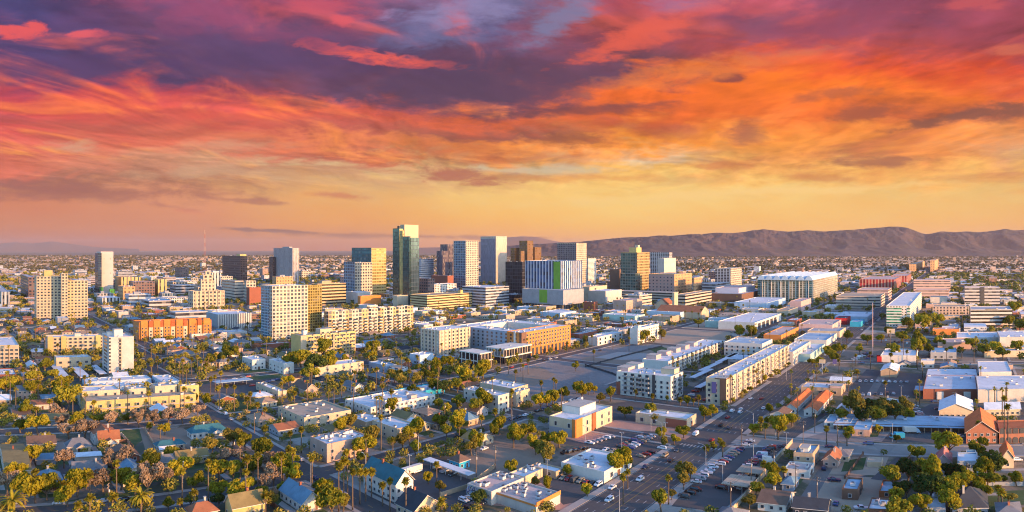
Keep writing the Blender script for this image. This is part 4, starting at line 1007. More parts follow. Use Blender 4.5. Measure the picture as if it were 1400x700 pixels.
B('apartment_building', 'long tan slab block with rows of shaded balconies', [(411, 491, 13, 75, 459, 'yellow', 'rtan')], 'the tan balcony slab', win=(3.6, 3.4, 2.0, 1.5, 1.0, 'e'), nu=3, pent=[(.38, .2, 14, 8, 4.5, 'sand'), (.12, .4, 4, 4, 4, 'white')],
  extra=multi(sign_panel('e', 0, .10, 0, 1, WALLS['sand'], 'end_wall', .4), sign_panel('e', .43, .46, 0, 1, WALLS['tan'], 'fin', 1.0), sign_panel('e', .57, .60, 0, 1, WALLS['tan'], 'fin', 1.0), slabs('e', [3.4 * i for i in range(1, 7)], WALLS['cream'], .5, .25, 'ledge', f0=.11, f1=.97), balconies('e', 11, [3.5 + 3.4 * i for i in range(6)], 3.4, WALLS['sand'], 1.3, .12, .97, 0, 2)))
B('apartment_building', 'long new apartment block, cream top over shaded blue lower floors', [(449, 463, 6, 116, 426, 'apart', 'rwhite')], 'the long new apartments', nu=9, extra=multi(balconies('e', 16, [3.5, 7.0, 10.5, 14.0, 17.5], 4.5, WALLS['offwhite'], 1.8), slabs('e', [21], WALLS['white'], .5, .4, 'cornice')))
B('office_building', 'white office with tall vertical fins below the deco building', [(297, 451, 15, 47, 430, 'grey', 'rwhite')], 'the finned white office', nu=3, extra=fins('e', 15, WHITEM, 1.2, .9, 'fin'))
B('office_building', 'flat teal grey office left of the finned white office', [(240, 441, 8, 44, 427, 'greyoffice', 'rblue')], 'the teal grey office')
B('warehouse', 'flat white commercial roof with shaded walls behind the tan slab', [(262, 464, 8, 76, 457, 'white', 'rwhite')], 'the white commercial roof', nu=6)
B('brick_building', 'orange red brick hall beside the tan balcony slab', [(352, 479, 8, 12, 472, 'rust', 'rrust'), (361, 479, 6, 38, 471, 'brick', 'rpink')], 'the red brick hall', nu=1)
def courtyard_block():
    # U and ring shaped orange and grey apartments round two courts
    x, y = 713, 489; s0, e0, Ls, Le = footprint(x, y, 74, 67); h = ground_h(y, 455); fr = Frame(s0, e0)
    root = empty('apartment_building', W(s0, e0)); w = 18
    budget = [92]; rest = []
    for (s, e, ls, le, wk) in ((s0, e0, Ls, w, 'orange'), (s0, e0 + w, w, Le - w, 'bluegrey'), (s0, e0 + Le, Ls, w, 'white'), (s0 + Ls - w, e0 + w, w, Le - w, 'white')):
        wall_box(fr, root, s, e, ls, le, 0, h, wk, 'rwhite'); units(fr, root, s, e, ls, le, h - .7, 8, R)
    for fc, (f0, f1) in (('e', (.10, 1)),):
        for k in range(4):
            for i in range(16): win_mesh(fr, 'e', (s0 + Ls * (.08 + .9 * (i + .5) / 16), e0), 8.6 + k * 3.4, 1.7, 1.9, root); budget[0] -= 1
    for k in range(5):
        for i in range(11):
            c = (s0, e0 + 4 + (Le - 4) * (i + .5) / 11)
            if budget[0] > 0: budget[0] -= 1; win_mesh(fr, 's', c, 5.5 + k * 3.4, 2.0, 1.9, root)
            else: rest.append(('s', c, 5.5 + k * 3.4, 2.0, 1.9))
    flush_rest(fr, root, rest)
    sign_panel('s', .0, .035, 0, 1, WALLS['brown'], 'panel')(fr, root, [(s0, e0, Ls, Le, 0, h)]); sign_panel('s', .10, .13, 0, 1.03, WHITEM, 'pier', .6)(fr, root, [(s0, e0, Ls, Le, 0, h)])
    sign_panel('e', .0, .09, .0, 1, WALLS['brown'], 'panel')(fr, root, [(s0, e0, Ls, Le, 0, h)])
    for i in range(11): sign_panel('e', .12 + i * .078, .16 + i * .078, .0, .30, WALLS['dark'], 'dark_arcade_panel', .12)(fr, root, [(s0, e0, Ls, Le, 0, h)])  # flat dark sheets stand for the shade inside the arcade
    OCC.append((s0, s0 + Ls, e0, e0 + Le + w))
    tag(root, 'orange brick and grey apartment block around a courtyard', 'apartment building', None, (713, 470)); REFS.append(('the orange courtyard block', 713, 489))
courtyard_block()
B('apartment_building', 'cream end wing beside the orange courtyard block', [(601, 489, 26, 42, 452, 'cream', 'rwhite')], 'the cream end wing', win=(4.6, 3.3, 2.0, 1.9, 1.6), nu=4, extra=multi(fins('e', 9, WALLS['sand'], .7, .4, 'pier'), fins('s', 6, WALLS['white'], .7, .4, 'pier')))
B('pavilion', 'glass pavilion with white frames before the courtyard block', [(656, 505, 27, 17, 484, 'darkglass', 'rwhite')], 'the glass pavilion', nu=1, extra=multi(slabs('all', [6, 12.4], WHITEM, .5, .8, 'frame'), fins('s', 5, WHITEM, .6, .5, 'column'), fins('e', 4, WALLS['cream'], .6, .5, 'column')))
B('pavilion', 'white two level pavilion joined to the courtyard block', [(690, 498, 25, 36, 478, 'darkglass', 'rwhite')], 'the white pavilion', nu=2, extra=multi(slabs('all', [5.5, 12.2], WHITEM, .5, 1.0, 'frame'), fins('s', 12, WHITEM, .5, .5, 'column', .5, 1), fins('e', 10, WALLS['cream'], .5, .5, 'column', .5, 1)))
# the pair of white apartment blocks right of the empty lots
AW = (4.2, 3.2, 1.6, 1.7, 1.1)
B('apartment_building', 'white four storey apartments with stepped roof boxes by the dirt lot', [(917, 548, 74, 17, 515, 'white', 'rwhite')], 'the white stepped apartments', win=AW, nu=6, pent=[(.3, .86, 10, 9, 2.2, 'pink'), (.9, .82, 8, 10, 3, 'white'), (.5, .05, 8, 10, 3.5, 'cream')],
  extra=multi(sign_panel('s', .28, .33, 0, 1, WALLS['dark'], 'panel', .3), sign_panel('s', .93, 1, 0, .55, WALLS['brick'], 'panel', .3), balconies('s', 4, [3.2, 6.4, 9.6, 12.8], 3.0, WALLS['grey'], f0=.36, f1=.9), balconies('e', 2, [3.2, 6.4, 9.6, 12.8], 3.0, WALLS['grey'])))
B('apartment_building', 'long white wing of apartments stepping away behind its courtyard', [(914, 513, 36, 78, 494, 'white', 'rwhite')], 'the long white wing', win=(4.2, 3.2, 1.7, 1.7, 1.1, 'e'), nu=9, pent=[(f, .6, 9, 9, 3.2, 'pink') for f in (.05, .2, .35, .5, .65)], extra=balconies('e', 13, [3.2, 6.4, 9.6], 3.6, WALLS['cream']))
B('apartment_building', 'long four storey apartments facing the wide avenue', [(993, 554, 28, 86, 518, 'cream', 'rwhite')], 'the avenue apartments', win=(4.2, 3.4, 1.8, 1.8, 1.2), nu=22, pent=[(0.0, .0, 10, 8, .8, 'brown')],
  extra=multi(sign_panel('s', .0, .3, 0, 1, WALLS['brown'], 'panel', .3), sign_panel('s', .48, .70, .42, .85, WALLS['purple'], 'banner', .5), fins('e', 12, WALLS['offwhite'], 1.2, .9, 'bay'), balconies('e', 13, [3.4, 6.8, 10.2, 13.4], 4.2, WALLS['sand'])))
B('apartment_building', 'white apartments closing the far end of the parking court', [(1042, 489, 52, 14, 470, 'white', 'rblue')], 'the far white apartments', win=(5, 3.4, 1.7, 1.7, 1.2), nu=6)
B('apartment_building', 'small white apartments between the avenue and the parking court', [(1084, 500, 22, 24, 481, 'offwhite', 'rwhite')], None, win=(5, 3.4, 1.7, 1.7, 1.2), nu=6)
B('hotel', 'small white hotel with a sunlit gridded side by the dirt lot', [(872, 471, 11, 29, 449, 'white', 'rblue')], 'the small white hotel', win=(3.8, 3.0, 1.4, 1.4, 1.0, 'e'), nu=2, pent=[(.1, .2, 6, 5, 3, 'white')])
B('warehouse', 'long low white building facing the dirt lot', [(817, 473, 13, 34, 461, 'white', 'rwhite')], 'the long low white building', nu=1, win=(9, 4, 3, 2.4, 1, 'e'))
B('warehouse', 'low brick shed with grey roof left of the low white building', [(792, 464, 12, 28, 457, 'brick', 'rgrey')], nu=5)
B('townhouse_block', 'white townhouses with a blank stepped end wall', [(507, 572, 35, 88, 557, 'white', 'rwhite')], 'the white townhouses', win=(3.6, 2.9, 1.0, 1.2, 1.2), nu=14, pent=[(.15, .1, 5, 4, 2, 'pink'), (.4, .1, 5, 4, 2, 'pink'), (.65, .1, 5, 4, 2, 'pink')])
B('townhouse_block', 'second row of white townhouses with turquoise walls behind', [(530, 553, 20, 78, 544, 'turq', 'rwhite')], None, win=(5, 3, 1.2, 1.2, 1.2), nu=10, pent=[(.2, .2, 4, 5, 1.6, 'white'), (.6, .2, 4, 5, 1.6, 'white')])
B('townhouse_block', 'two pale cubic apartment houses among bushes', [(681, 566, 48, 15, 541, 'offwhite', 'rwhite')], 'the pale cubic apartments', win=(5, 3.2, 1.3, 1.6, 1.4), nu=9)
B('townhouse_block', 'cream cubic apartment house right of its paler twin', [(706, 557, 10, 18, 536, 'cream', 'rwhite')], None, win=(4.5, 3.2, 1.3, 1.6, 1.4), nu=5)
B('townhouse_block', 'cream cubic row behind the pale cubic apartments', [(700, 545, 44, 22, 531, 'cream', 'rwhite')], None, win=(5, 3.2, 1.3, 1.6, 1.4), nu=8)
B('clinic', 'two storey clinic with an orange brick corner and white penthouse', [(787, 599, 36, 50, 575, 'cream', 'rwhite')], 'the orange corner clinic', win=(7, 3.8, 1.5, 2.2, 1.0), nu=3, pent=[(.35, .35, 16, 12, 4, 'white')],
  extra=multi(sign_panel('e', .0, .16, 0, 1.05, WALLS['orange'], 'panel', .4), sign_panel('s', 0, .12, 0, 1.05, WALLS['orange'], 'panel', .4), sign_panel('e', .42, .52, 0, 1.04, WALLS['rust'], 'panel', .5), sign_panel('s', .12, 1, 0, .42, WALLS['grey'], 'panel', .2)))
B('clinic', 'low white roofed clinic with brick front beside the avenue', [(939, 587, 70, 13, 573, 'sand', 'rwhite')], 'the low brick clinic', win=(8, 4, 2, 2.2, 1), nu=3, extra=multi(sign_panel('s', .0, .4, 0, .85, WALLS['brick'], 'panel', .35)))
B('store', 'white flat roofed store with three round roof vents', [(826, 661, 59, 38, 645, 'white', 'rwhite')], 'the white store', nu=6, big=1.2, win=(9, 6, 2, 2, 1, 'e'))
B('garage_building', 'small tan flat roofed office left of the white store', [(760, 655, 35, 11, 645, 'tan', 'rwhite')], 'the small tan office', win=(5, 4, 1.5, 1.4, 1), nu=1, cat='office')
B('store', 'white roofed workshop with an orange fascia at the bottom edge', [(733, 706, 62, 33, 690, 'offwhite', 'rpink')], 'the orange trimmed workshop', nu=14, extra=multi(slabs('e', [3.6], WALLS['orange'], .3, 1.6, 'fascia'), slabs('s', [3.6], WALLS['orange'], .3, .6, 'fascia')))
def mural(fr, root, info):
    s, e, Ls, Le, z0, h = info[0]; rg = random.Random(5); cols = [WALLS[k] for k in ('purple', 'bluegrey', 'dark', 'paleblue', 'turq')]
    for k in range(26):
        mb = MB(); b = e + Le * rg.uniform(.02, .9); z = rg.uniform(.8, h - 2.6); a0 = rg.uniform(0, 6.3); r = rg.uniform(.5, 1.3); n = 9; sw = rg.uniform(2.5, 5)
        for i in range(n):
            t0, t1 = a0 + sw * i / n, a0 + sw * (i + 1) / n
            P = lambda t, rr: fr.P(s - .03 - k * .002, b + 1.3 + math.cos(t) * rr, z + 1 + math.sin(t) * rr)
            mb.face([P(t0, r), P(t1, r), P(t1, r + .32), P(t0, r + .32)])
        mb.build('mural_stroke', cols[k % 5], root)
B('store', 'white workshop with a blue and black mural on its side wall', [(672, 691, 33, 44, 672, 'offwhite', 'rpink')], 'the mural workshop', nu=8, extra=mural)
B('store', 'white roofed workshop bay with raised parapet behind the mural wall', [(716, 664, 20, 26, 652, 'cream', 'rwhite')], None, nu=4)
B('apartment_building', 'tan stucco apartments with a chamfered street corner', [(447, 633, 23, 56, 607, 'pinktan', 'rwhite')], 'the tan corner apartments', win=(5, 3.2, 1.4, 1.5, 1.1), nu=14)
B('apartment_building', 'sand adobe style apartments with white roof and courtyard', [(416, 588, 36, 64, 571, 'sand', 'rtan')], 'the adobe apartments', win=(6, 3.2, 1.2, 1.3, 1.1), nu=10)
B('apartment_building', 'sand coloured flats behind bushes left of the side street', [(543, 604, 34, 27, 586, 'sand', 'rwhite')], 'the sand coloured flats', win=(6, 3.2, 1.3, 1.3, 1.1), nu=6)
B('apartment_building', 'tan flats with arched corner beside the sand coloured flats', [(500, 590, 24, 26, 577, 'tan', 'rwhite')], None, win=(6, 3.2, 1.3, 1.3, 1.1), nu=5)
B('apartment_building', 'two storey cream walk-up with grey roof', [(431, 516, 14, 66, 502, 'cream', 'rwhite')], 'the cream walk-up', win=(7, 3.0, 1.5, 1.3, 1.0), nu=12)
B('apartment_building', 'long grey roofed walk-up right of the cream walk-up', [(528, 510, 24, 14, 500, 'bluegrey', 'rblue')], None, win=(7, 3.0, 1.5, 1.3, 1.0), nu=4)
B('apartment_building', 'white flat roofed walk-up beside a dark alley', [(388, 512, 20, 14, 497, 'white', 'rwhite')], None, win=(5, 3.0, 1.3, 1.3, 1.0), nu=2)
B('apartment_building', 'white double walk-up left of the alley by green lawn', [(345, 506, 14, 18, 492, 'white', 'rwhite')], 'the white double walk-up', win=(5, 3.0, 1.3, 1.3, 1.0), nu=2)
B('apartment_building', 'narrow cream row with a long white roof above the lawn', [(380, 545, 30, 12, 535, 'cream', 'rwhite')], None, win=(6, 3.0, 1.3, 1.3, 1.0), nu=5)
# right side
B('store', 'long low tan store with white roof beside the avenue', [(1150, 541, 55, -17, 531, 'tan', 'rwhite')], 'the long tan store', nu=5, win=(8, 5, 2.5, 1.8, 1, 's'), pent=[(.1, .0, 8, 8, 1.6, 'pink')])
def portico(fr, root, info):
    s, e, Ls, Le, z0, h = info[0]
    for i in range(20):
        mb = MB(); b = e + Le * (i + .5) / 20; boxm(mb, fr, s - 2.2, s - 1.9, b - .15, b + .15, 0, h - .5); mb.build('column', WALLS['tan'], root)
    mb = MB(); boxm(mb, fr, s - 2.6, s - .01, e, e + Le, h - .5, h - .25, 0, True); mb.build('canopy', ROOFS['rblue'], root)
B('motel', 'long low motel with a grey blue roof and shaded walkway', [(1325, 591, 185, -21, 583, 'brown', 'rblue')], 'the long low motel', nu=9, extra=portico, par=.1)
B('motel', 'square grey roofed office wing of the long low motel', [(1189, 597, 24, -20, 588, 'pinktan', 'rblue')], None, nu=1, par=.1, win=(5, 4, 1.5, 1.3, 1, 's'))
B('store', 'pale grey roofed store behind the motel office', [(1163, 586, 36, -16, 578, 'white', 'rblue')], None, nu=6, win=(5, 4, 1.5, 1.6, .8, 's'))
B('motel', 'long beige roofed motor court on the right', [(1385, 506, 70, -10, 499, 'pinktan', 'rtan')], 'the beige motor court', nu=3, par=.1, win=(6, 4, 1.6, 1.6, .6, 's'))
B('warehouse', 'large brick fronted warehouse with grey metal roof and white doors', [(1336, 546, 74, -48, 532, 'brick', 'rmetal')], 'the brick warehouse', nu=6, par=.3, extra=multi(sign_panel('s', .62, .75, 0, .75, WHITEM, 'door'), sign_panel('s', .12, .25, 0, .75, WHITEM, 'door')))
B('warehouse', 'wide cream warehouse with white roof at the right edge', [(1425, 549, 88, -45, 531, 'offwhite', 'rwhite')], 'the cream warehouse', nu=4, par=.3)
B('warehouse', 'white warehouse with dark skirting behind the brick warehouse', [(1337, 526, 72, -35, 516, 'dark', 'rwhite')], None, nu=4, par=.3)
B('warehouse', 'tall white shed behind the cream warehouse', [(1383, 524, 44, -45, 508, 'white', 'rwhite')], None, nu=1, par=.3)
B('shed', 'blue grey lean-to beside the brick warehouse', [(1263, 541, 14, -16, 534, 'brick', 'rblue')], None, nu=0, par=.1)
B('diner', 'white roofed diner with arched entrance left of the tall mast', [(1252, 496, 48, -38, 486, 'white', 'rwhite')], 'the white diner', nu=5, extra=multi(sign_panel('s', .97, 1.1, .0, .8, WALLS['red'], 'sign', .6)))
B('kiosk', 'small white kiosk on the parking lot by the diner', [(1277, 503, 18, -9, 493, 'white', 'rwhite')], None, nu=1, win=(4, 4, 2, 1.2, .8, 's'), par=.2)
B('store', 'pink strip mall with many white roofs on the right', [(1330, 477, 48, -30, 468, 'pinktan', 'rpink')], 'the pink strip mall', nu=5)
B('store', 'sunlit orange wing of the strip mall', [(1311, 458, 36, -14, 450, 'orange', 'rpink')], None, nu=2)
B('store', 'long white roofed wing of the strip mall behind the parking', [(1370, 470, 62, -45, 461, 'white', 'rwhite')], None, nu=8)
B('store', 'white roofed store at the right edge behind small trees', [(1425, 474, 58, -50, 460, 'offwhite', 'rwhite')], None, nu=8)
B('store', 'low white building with cream walls right of the strip mall', [(1412, 488, 66, -16, 479, 'cream', 'rwhite')], None, nu=4)
B('warehouse', 'pink warehouse with a boarded front left of the avenue', [(1138, 457, 46, 12, 444, 'pink', 'rpink')], 'the pink warehouse', nu=4)
B('store', 'olive and cream shop row before the pink warehouse', [(1148, 462, 44, 8, 453, 'cream', 'rgrey')], None, nu=3)
B('store', 'bright red shop with turquoise neighbour near the avenue', [(1158, 444, 16, 5, 435, 'red', 'rdark')], 'the red shop', nu=1)
B('store', 'turquoise fronted shop beside the red shop', [(1177, 447, 15, 5, 440, 'turq', 'rblue')], None, nu=1)
B('warehouse', 'white roofed workshop beyond the pink warehouse', [(1186, 440, 45, 9, 433, 'paleblue', 'rwhite')], None, nu=5)
B('warehouse', 'white flat warehouse with dark loading bays left of the avenue', [(1032, 452, 50, 36, 441, 'white', 'rwhite')], 'the white loading warehouse', nu=5, extra=multi(*[sign_panel('e', .1 + i * .15, .2 + i * .15, 0, .75, WALLS['dark'], 'door', .1) for i in range(5)]))
B('warehouse', 'green fronted workshop joined to the white loading warehouse', [(1004, 449, 40, 4, 440, 'mint', 'rblue')], None, nu=4)
B('store', 'tan block with pink roof beside the avenue parking', [(1068, 470, 24, 24, 458, 'orange', 'rpink')], 'the tan pink roofed block', nu=2)
B('store', 'white roofed workshop row by the avenue', [(1130, 474, 44, 14, 465, 'white', 'rblue')], None, nu=6)
B('store', 'mint and white workshop by the avenue kerb', [(1108, 495, 22, 20, 484, 'mint', 'rwhite')], None, nu=5)
B('warehouse', 'pale pink three storey warehouse right of the mission roofs', [(1095, 426, 15, 14, 412, 'pink', 'rpink')], None, nu=3)
B('warehouse', 'wide mint roofed warehouse before the glass courthouse', [(1048, 424, 44, 26, 414, 'paleblue', 'rwhite')], None, nu=6)
B('store', 'yellow cream store before the mint roofed warehouse', [(1078, 431, 16, 13, 424, 'cream', 'rtan')], None, nu=2)
B('warehouse', 'pair of white flat roofs below the pink apartments', [(868, 440, 44, 14, 432, 'mint', 'rwhite')], None, nu=6)
B('warehouse', 'domed looking white roof left of the mission church', [(930, 436, 46, 16, 427, 'paleblue', 'rwhite')], None, nu=5)
# rust-roofed mission complex
house('mission_hall', 'long sand coloured mission hall with rust tiled roof', 958, 436, 60, 11, 9, 8, 'sand', 'srust', 'e', ref='the mission hall', cat='hall', nwin=False, chim=False)
house('mission_hall', 'sand church nave with a rust roof left of the mission hall', 912, 427, 16, 10, 12, 9, 'sand', 'srust', 's', cat='church', nwin=False, chim=False)
B('bell_tower', 'square sand coloured bell tower beside the mission hall', [(922, 428, 3, 5, 400, 'sand', 'rrust')], cat='tower', nu=0)
# ---------------------------------------------------------------- houses placed by hand
def H(label, x, y, wl, wr, eave, ph, wk, rk, axis='e', kind='gable', porch=None, ref=None, name='house', **k):
    return house(name, label, x, y, wl, wr, eave, ph, wk, rk, axis, kind, porch, ref=ref, **k)
H('pink walled bungalow with a long grey brown roof', 38, 616, 2, 38, 3.2, 3.2, 'pinktan', 'sbrown', 's', 'gable', ref='the pink walled bungalow')
H('grey gabled house with cream trim and a front gable', 92, 620, 3, 32, 3.2, 3.4, 'cream', 'sgrey', 's', 'hip', ('e', .35, 5, 3), ref='the grey gabled house')
H('brown roofed house with a white columned porch', 135, 613, 2, 28, 4.0, 4.4, 'white', 'srust', 's', 'gable', ('e', .2, 7, 3), ref='the white columned house')
H('blue roofed craftsman bungalow with a wide front gable', 53, 672, 5, 34, 3.2, 3.8, 'brown', 'sblue', 'e', 'hip', ('e', .25, 7, 3), ref='the blue roofed bungalow')
H('cream two storey house with a yellowish roof', 8, 662, 8, 34, 5.8, 2.8, 'cream', 'solive', 's', 'gable', ref='the cream two storey house')
H('dark grey roofed house with a brown front gable', 101, 656, 4, 45, 3.2, 3.6, 'mint', 'sgrey', 's', 'gable', ('e', .35, 8, 3.5), ref='the brown gabled house')
H('cream two storey house with grey roof among pink trees', 201, 652, 4, 36, 5.6, 2.8, 'cream', 'sgrey', 's', 'gable', ref='the tall cream house')
H('teal roofed craftsman house with white trim and twin gables', 262, 601, 6, 48, 3.2, 3.2, 'white', 'steal', 's', 'hip', ('e', .45, 8, 4), ref='the teal craftsman house')
H('cream house with an olive sunlit roof behind palms', 242, 637, 4, 42, 3.4, 3, 'cream', 'solive', 's', 'gable', ref='the olive roofed cottage')
H('pink two storey house with a dormered grey roof', 24, 546, 2, 20, 5.6, 2.6, 'pinktan', 'sgrey', 's', 'gable', ref='the pink two storey house')
H('flat blue grey roofed cottage between green trees', 58, 551, 3, 20, 3, 1.2, 'bluegrey', 'sblue', 's', 'hip', ref='the blue grey cottage')
H('small white gabled cottage beside the tan office', 38, 507, 3, 13, 3.4, 2.6, 'white', 'swhite', 'e', 'gable')
H('brown shed roofed cottage behind a green tree', 18, 575, 3, 24, 3, 2, 'white', 'sbrown', 's', 'gable')
H('dark green roofed garage in the wide back yard', 215, 618, 4, 38, 2.8, 2, 'cream', 'steal', 's', 'hip')
H('small white garage beside the wide back yard', 219, 622, 2, 15, 2.6, 1.2, 'white', 'swhite', 's', 'gable', nwin=False, chim=False)
H('teal flat garage behind the pink walled bungalow', 50, 636, 3, 26, 2.6, 1.0, 'bluegrey', 'sblue', 's', 'gable', nwin=False, chim=False)
H('mint roofed garage behind the brown gabled house', 104, 632, 3, 34, 2.6, 1.0, 'offwhite', 'swhite', 's', 'gable', nwin=False, chim=False)
H('olive shingled house at the bottom edge with a white dormer', 318, 712, 10, 44, 4.4, 4.2, 'yellow', 'solive', 's', 'gable', ref='the olive shingled house')
H('rust roofed house at the bottom edge beside palms', 262, 716, 8, 36, 3.4, 2.8, 'sand', 'srust', 's', 'hip')
H('teal blue hipped house with white gable trim at the corner', 413, 702, 30, 26, 3.4, 4.2, 'white', 'sblue', 'e', 'gable', ref='the teal hipped house')
H('black roofed house with cream gable near the workshop', 566, 712, 24, 34, 3.4, 4.6, 'cream', 'sdark', 'e', 'gable', ref='the black roofed house')
H('long white hall with a teal gabled roof and gable windows', 541, 688, 44, 24, 7.2, 5.0, 'white', 'steal', 'e', 'gable', ref='the white teal roofed hall', name='hall', cat='hall')
H('small turquoise walled house with a brown hipped roof', 628, 643, 14, 14, 3.6, 2.6, 'turq', 'sbrown', 'e', 'hip', ref='the turquoise house')
H('brown hip roofed house by the side street', 598, 588, 24, 18, 3.2, 3.0, 'tan', 'sbrown', 'e', 'hip', ref='the brown hipped house')
H('blue grey hip roofed house right of its brown neighbour', 640, 583, 22, 14, 3.4, 3.4, 'tan', 'sblue', 'e', 'hip')
H('sand house with a pointed gable between walk-ups', 418, 543, 18, 16, 4.6, 4.0, 'pinktan', 'sbrown', 'e', 'gable', ref='the pointed gable house')
H('orange lit rust roofed cottage beside large green trees', 398, 524, 14, 16, 3.2, 2.4, 'sand', 'srust', 's', 'gable')
H('cottage with white gable end and dark porch', 484, 537, 16, 14, 3.2, 3.0, 'white', 'sgrey', 'e', 'gable', ref='the white gabled cottage')
H('brown two storey house with white porch columns', 520, 527, 18, 14, 5.4, 3, 'brown', 'sgrey', 's', 'hip', ('e', .2, 6, 3), ref='the columned brown house')
H('dark roofed foursquare house below the palm avenue', 246, 492, 8, 24, 4.8, 3.2, 'sand', 'sgrey', 's', 'hip', ref='the foursquare house')
H('golden walled house with round turret roof by palms', 228, 486, 6, 20, 4.8, 3.6, 'pinktan', 'sbrown', 's', 'hip')
H('cream two storey house facing the green verge', 276, 506, 5, 20, 5.4, 2.6, 'cream', 'sbrown', 's', 'hip')
H('sand two storey house left of the dark round tree', 300, 504, 5, 18, 5.2, 2.6, 'sand', 'sgrey', 's', 'hip')
H('tan domed roof chapel left of the red brick hall', 318, 484, 8, 14, 5, 3.6, 'pinktan', 'sbrown', 's', 'hip', cat='chapel', name='chapel')
# right-hand quarter
H('long white shed with a bright orange red roof', 1117, 570, 18, 21, 3.6, 2.4, 'white', 'sorange', 's', 'gable', ref='the right orange roofed shed', name='row_house', cat='row house', chim=False)
H('twin long shed with orange red roof nearer the avenue', 1088, 566, 14, 23, 3.6, 2.4, 'white', 'sorange', 's', 'gable', ref='the left orange roofed shed', name='row_house', cat='row house', chim=False)
H('tan shed with a pale vaulted metal roof by parked vans', 1226, 516, 22, -26, 5.0, 2.6, 'tan', 'swhite', 's', 'gable', ref='the pale vaulted shed', name='shed', cat='shed', nwin=False, chim=False)
H('grey metal hall with a bright cream gable', 1330, 572, 46, -26, 4.6, 4.2, 'cream', 'swhite', 's', 'gable', ref='the grey metal hall', name='hall', cat='hall', chim=False)
H('long grey metal roof beside the orange church', 1395, 568, 48, -16, 4.0, 2.4, 'cream', 'swhite', 'e', 'gable', name='hall', cat='hall', chim=False)
H('large church with a bright orange roof and brick front', 1364, 606, 43, -28, 5.6, 6.0, 'redroofwall', 'sorange', 's', 'gable', ref='the orange church', name='church', cat='church', chim=False, ov=.8)
def arcade(fr, root, info):
    s, e, Ls, Le, z0, h = info[0]
    for i in range(6):
        for z in (0.2, 5.0):
            mb = MB(); c = e + Le * (i + .5) / 6; r = Le / 15; n = 8; zz = z + 1.8
            pts = [fr.P(s - .06, c - r, z), fr.P(s - .06, c - r, zz)] + [fr.P(s - .06, c - r * math.cos(math.pi * k / n), zz + r * .9 * math.sin(math.pi * k / n)) for k in range(1, n)] + [fr.P(s - .06, c + r, zz), fr.P(s - .06, c + r, z)]
            mb.face(pts); mb.build('dark_arch_panel', WALLS['dark'], root)  # flat dark sheet stands for the shade inside the arch
B('parish_hall', 'red brick wing with two rows of arches beside the orange church', [(1420, 605, 54, -18, 586, 'redroofwall', 'rrust')], 'the arched brick wing', nu=0, extra=arcade, cat='parish hall')
H('pink walled cottage with a bright rust gable', 1300, 642, 20, -12, 3.4, 3.6, 'pink', 'spink', 's', 'gable', ref='the pink gabled cottage')
B('house', 'pale blue modern cubic house with large windows', [(1337, 652, 28, -12, 630, 'bluegrey', 'rwhite'), (1335, 640, 14, -8, 622, 'white', 'rblue')], 'the pale blue modern house', win=(3, 3, 2.0, 1.6, .9, 's'), nu=0, cat='house')
H('sand coloured house with a steep orange gable', 1386, 640, 16, -14, 4.6, 4.2, 'sand', 'sorange', 's', 'gable', ref='the steep orange house')
H('near black hipped house at the bottom right', 1350, 706, 48, -16, 3.4, 5.0, 'grey', 'sdark', 'e', 'hip', ref='the near black house')
H('small cottage with a rust roof behind the black house', 1346, 673, 14, -8, 3, 2.4, 'cream', 'sorange', 's', 'gable')
H('tan cottage at the bottom right corner', 1396, 712, 32, -10, 3.0, 1.6, 'sand', 'sgrey', 's', 'hip')
B('house', 'white flat roofed box house above the bottom right trees', [(1293, 706, 26, -16, 694, 'grey', 'rwhite')], None, nu=1, cat='house')
B('house', 'brown brick cube with a white roof on the sandy yard', [(1173, 684, 22, -13, 669, 'brown', 'rblue')], 'the brown brick cube', win=(4, 3, 1.3, 1.3, 1, 's'), nu=1, cat='house')
B('house', 'rust walled annex with white roof right of the brown cube', [(1222, 682, 20, -13, 672, 'rust', 'rblue')], None, win=(5, 4, 1.3, 1.2, 1, 's'), nu=1, cat='house')
B('house', 'grey flat roofed house at the bottom edge by a big tree', [(1222, 712, 36, -11, 697, 'brown', 'rwhite')], None, nu=5, cat='house')
B('shed', 'corrugated yellow shed roof in the fenced yard', [(1205, 639, 20, -7, 632, 'sand', 'rtan')], None, nu=0, par=.1)
B('house', 'grey two storey box house with a sunlit side', [(1111, 642, 26, 9, 620, 'tan', 'rblue')], 'the grey box house', win=(4, 3, 1.3, 1.3, 1), nu=1, cat='house', pent=[(.2, .3, 5, 4, 2, 'white')])
B('house', 'white flat roofed house in front of the grey box house', [(1106, 655, 34, 7, 643, 'white', 'rpink')], 'the white flat house', win=(4.5, 3, 1.2, 1.2, .8), nu=2, cat='house')
H('brown roofed bungalow with teal outbuilding and dormer', 1074, 702, 38, 12, 3.2, 2.6, 'white', 'sbrown', 'e', 'gable', ref='the brown dormer bungalow')
H('near black roofed house at the bottom with lit windows', 1130, 710, 46, 6, 3.4, 2.6, 'dark', 'sdark', 'e', 'gable', ref='the dark bottom house')
H('small blue roofed outbuilding behind the brown dormer bungalow', 1085, 672, 16, 7, 2.8, 2, 'bluegrey', 'sblue', 'e', 'hip', chim=False)
H('tan cottage with cross gables on the dry yard', 1145, 640, 20, -12, 3.2, 3.0, 'pinktan', 'srust', 's', 'gable', ref='the tan cross gable cottage')
H('grey flat cottage right of the tan cross gable cottage', 1160, 632, 22, -10, 3.0, 1.4, 'sand', 'sgrey', 'e', 'hip')
H('pale gabled store beside big dark trees', 1160, 572, 18, -14, 4.0, 3.6, 'sand', 'swhite', 's', 'gable', name='store', cat='store', nwin=False, chim=False)

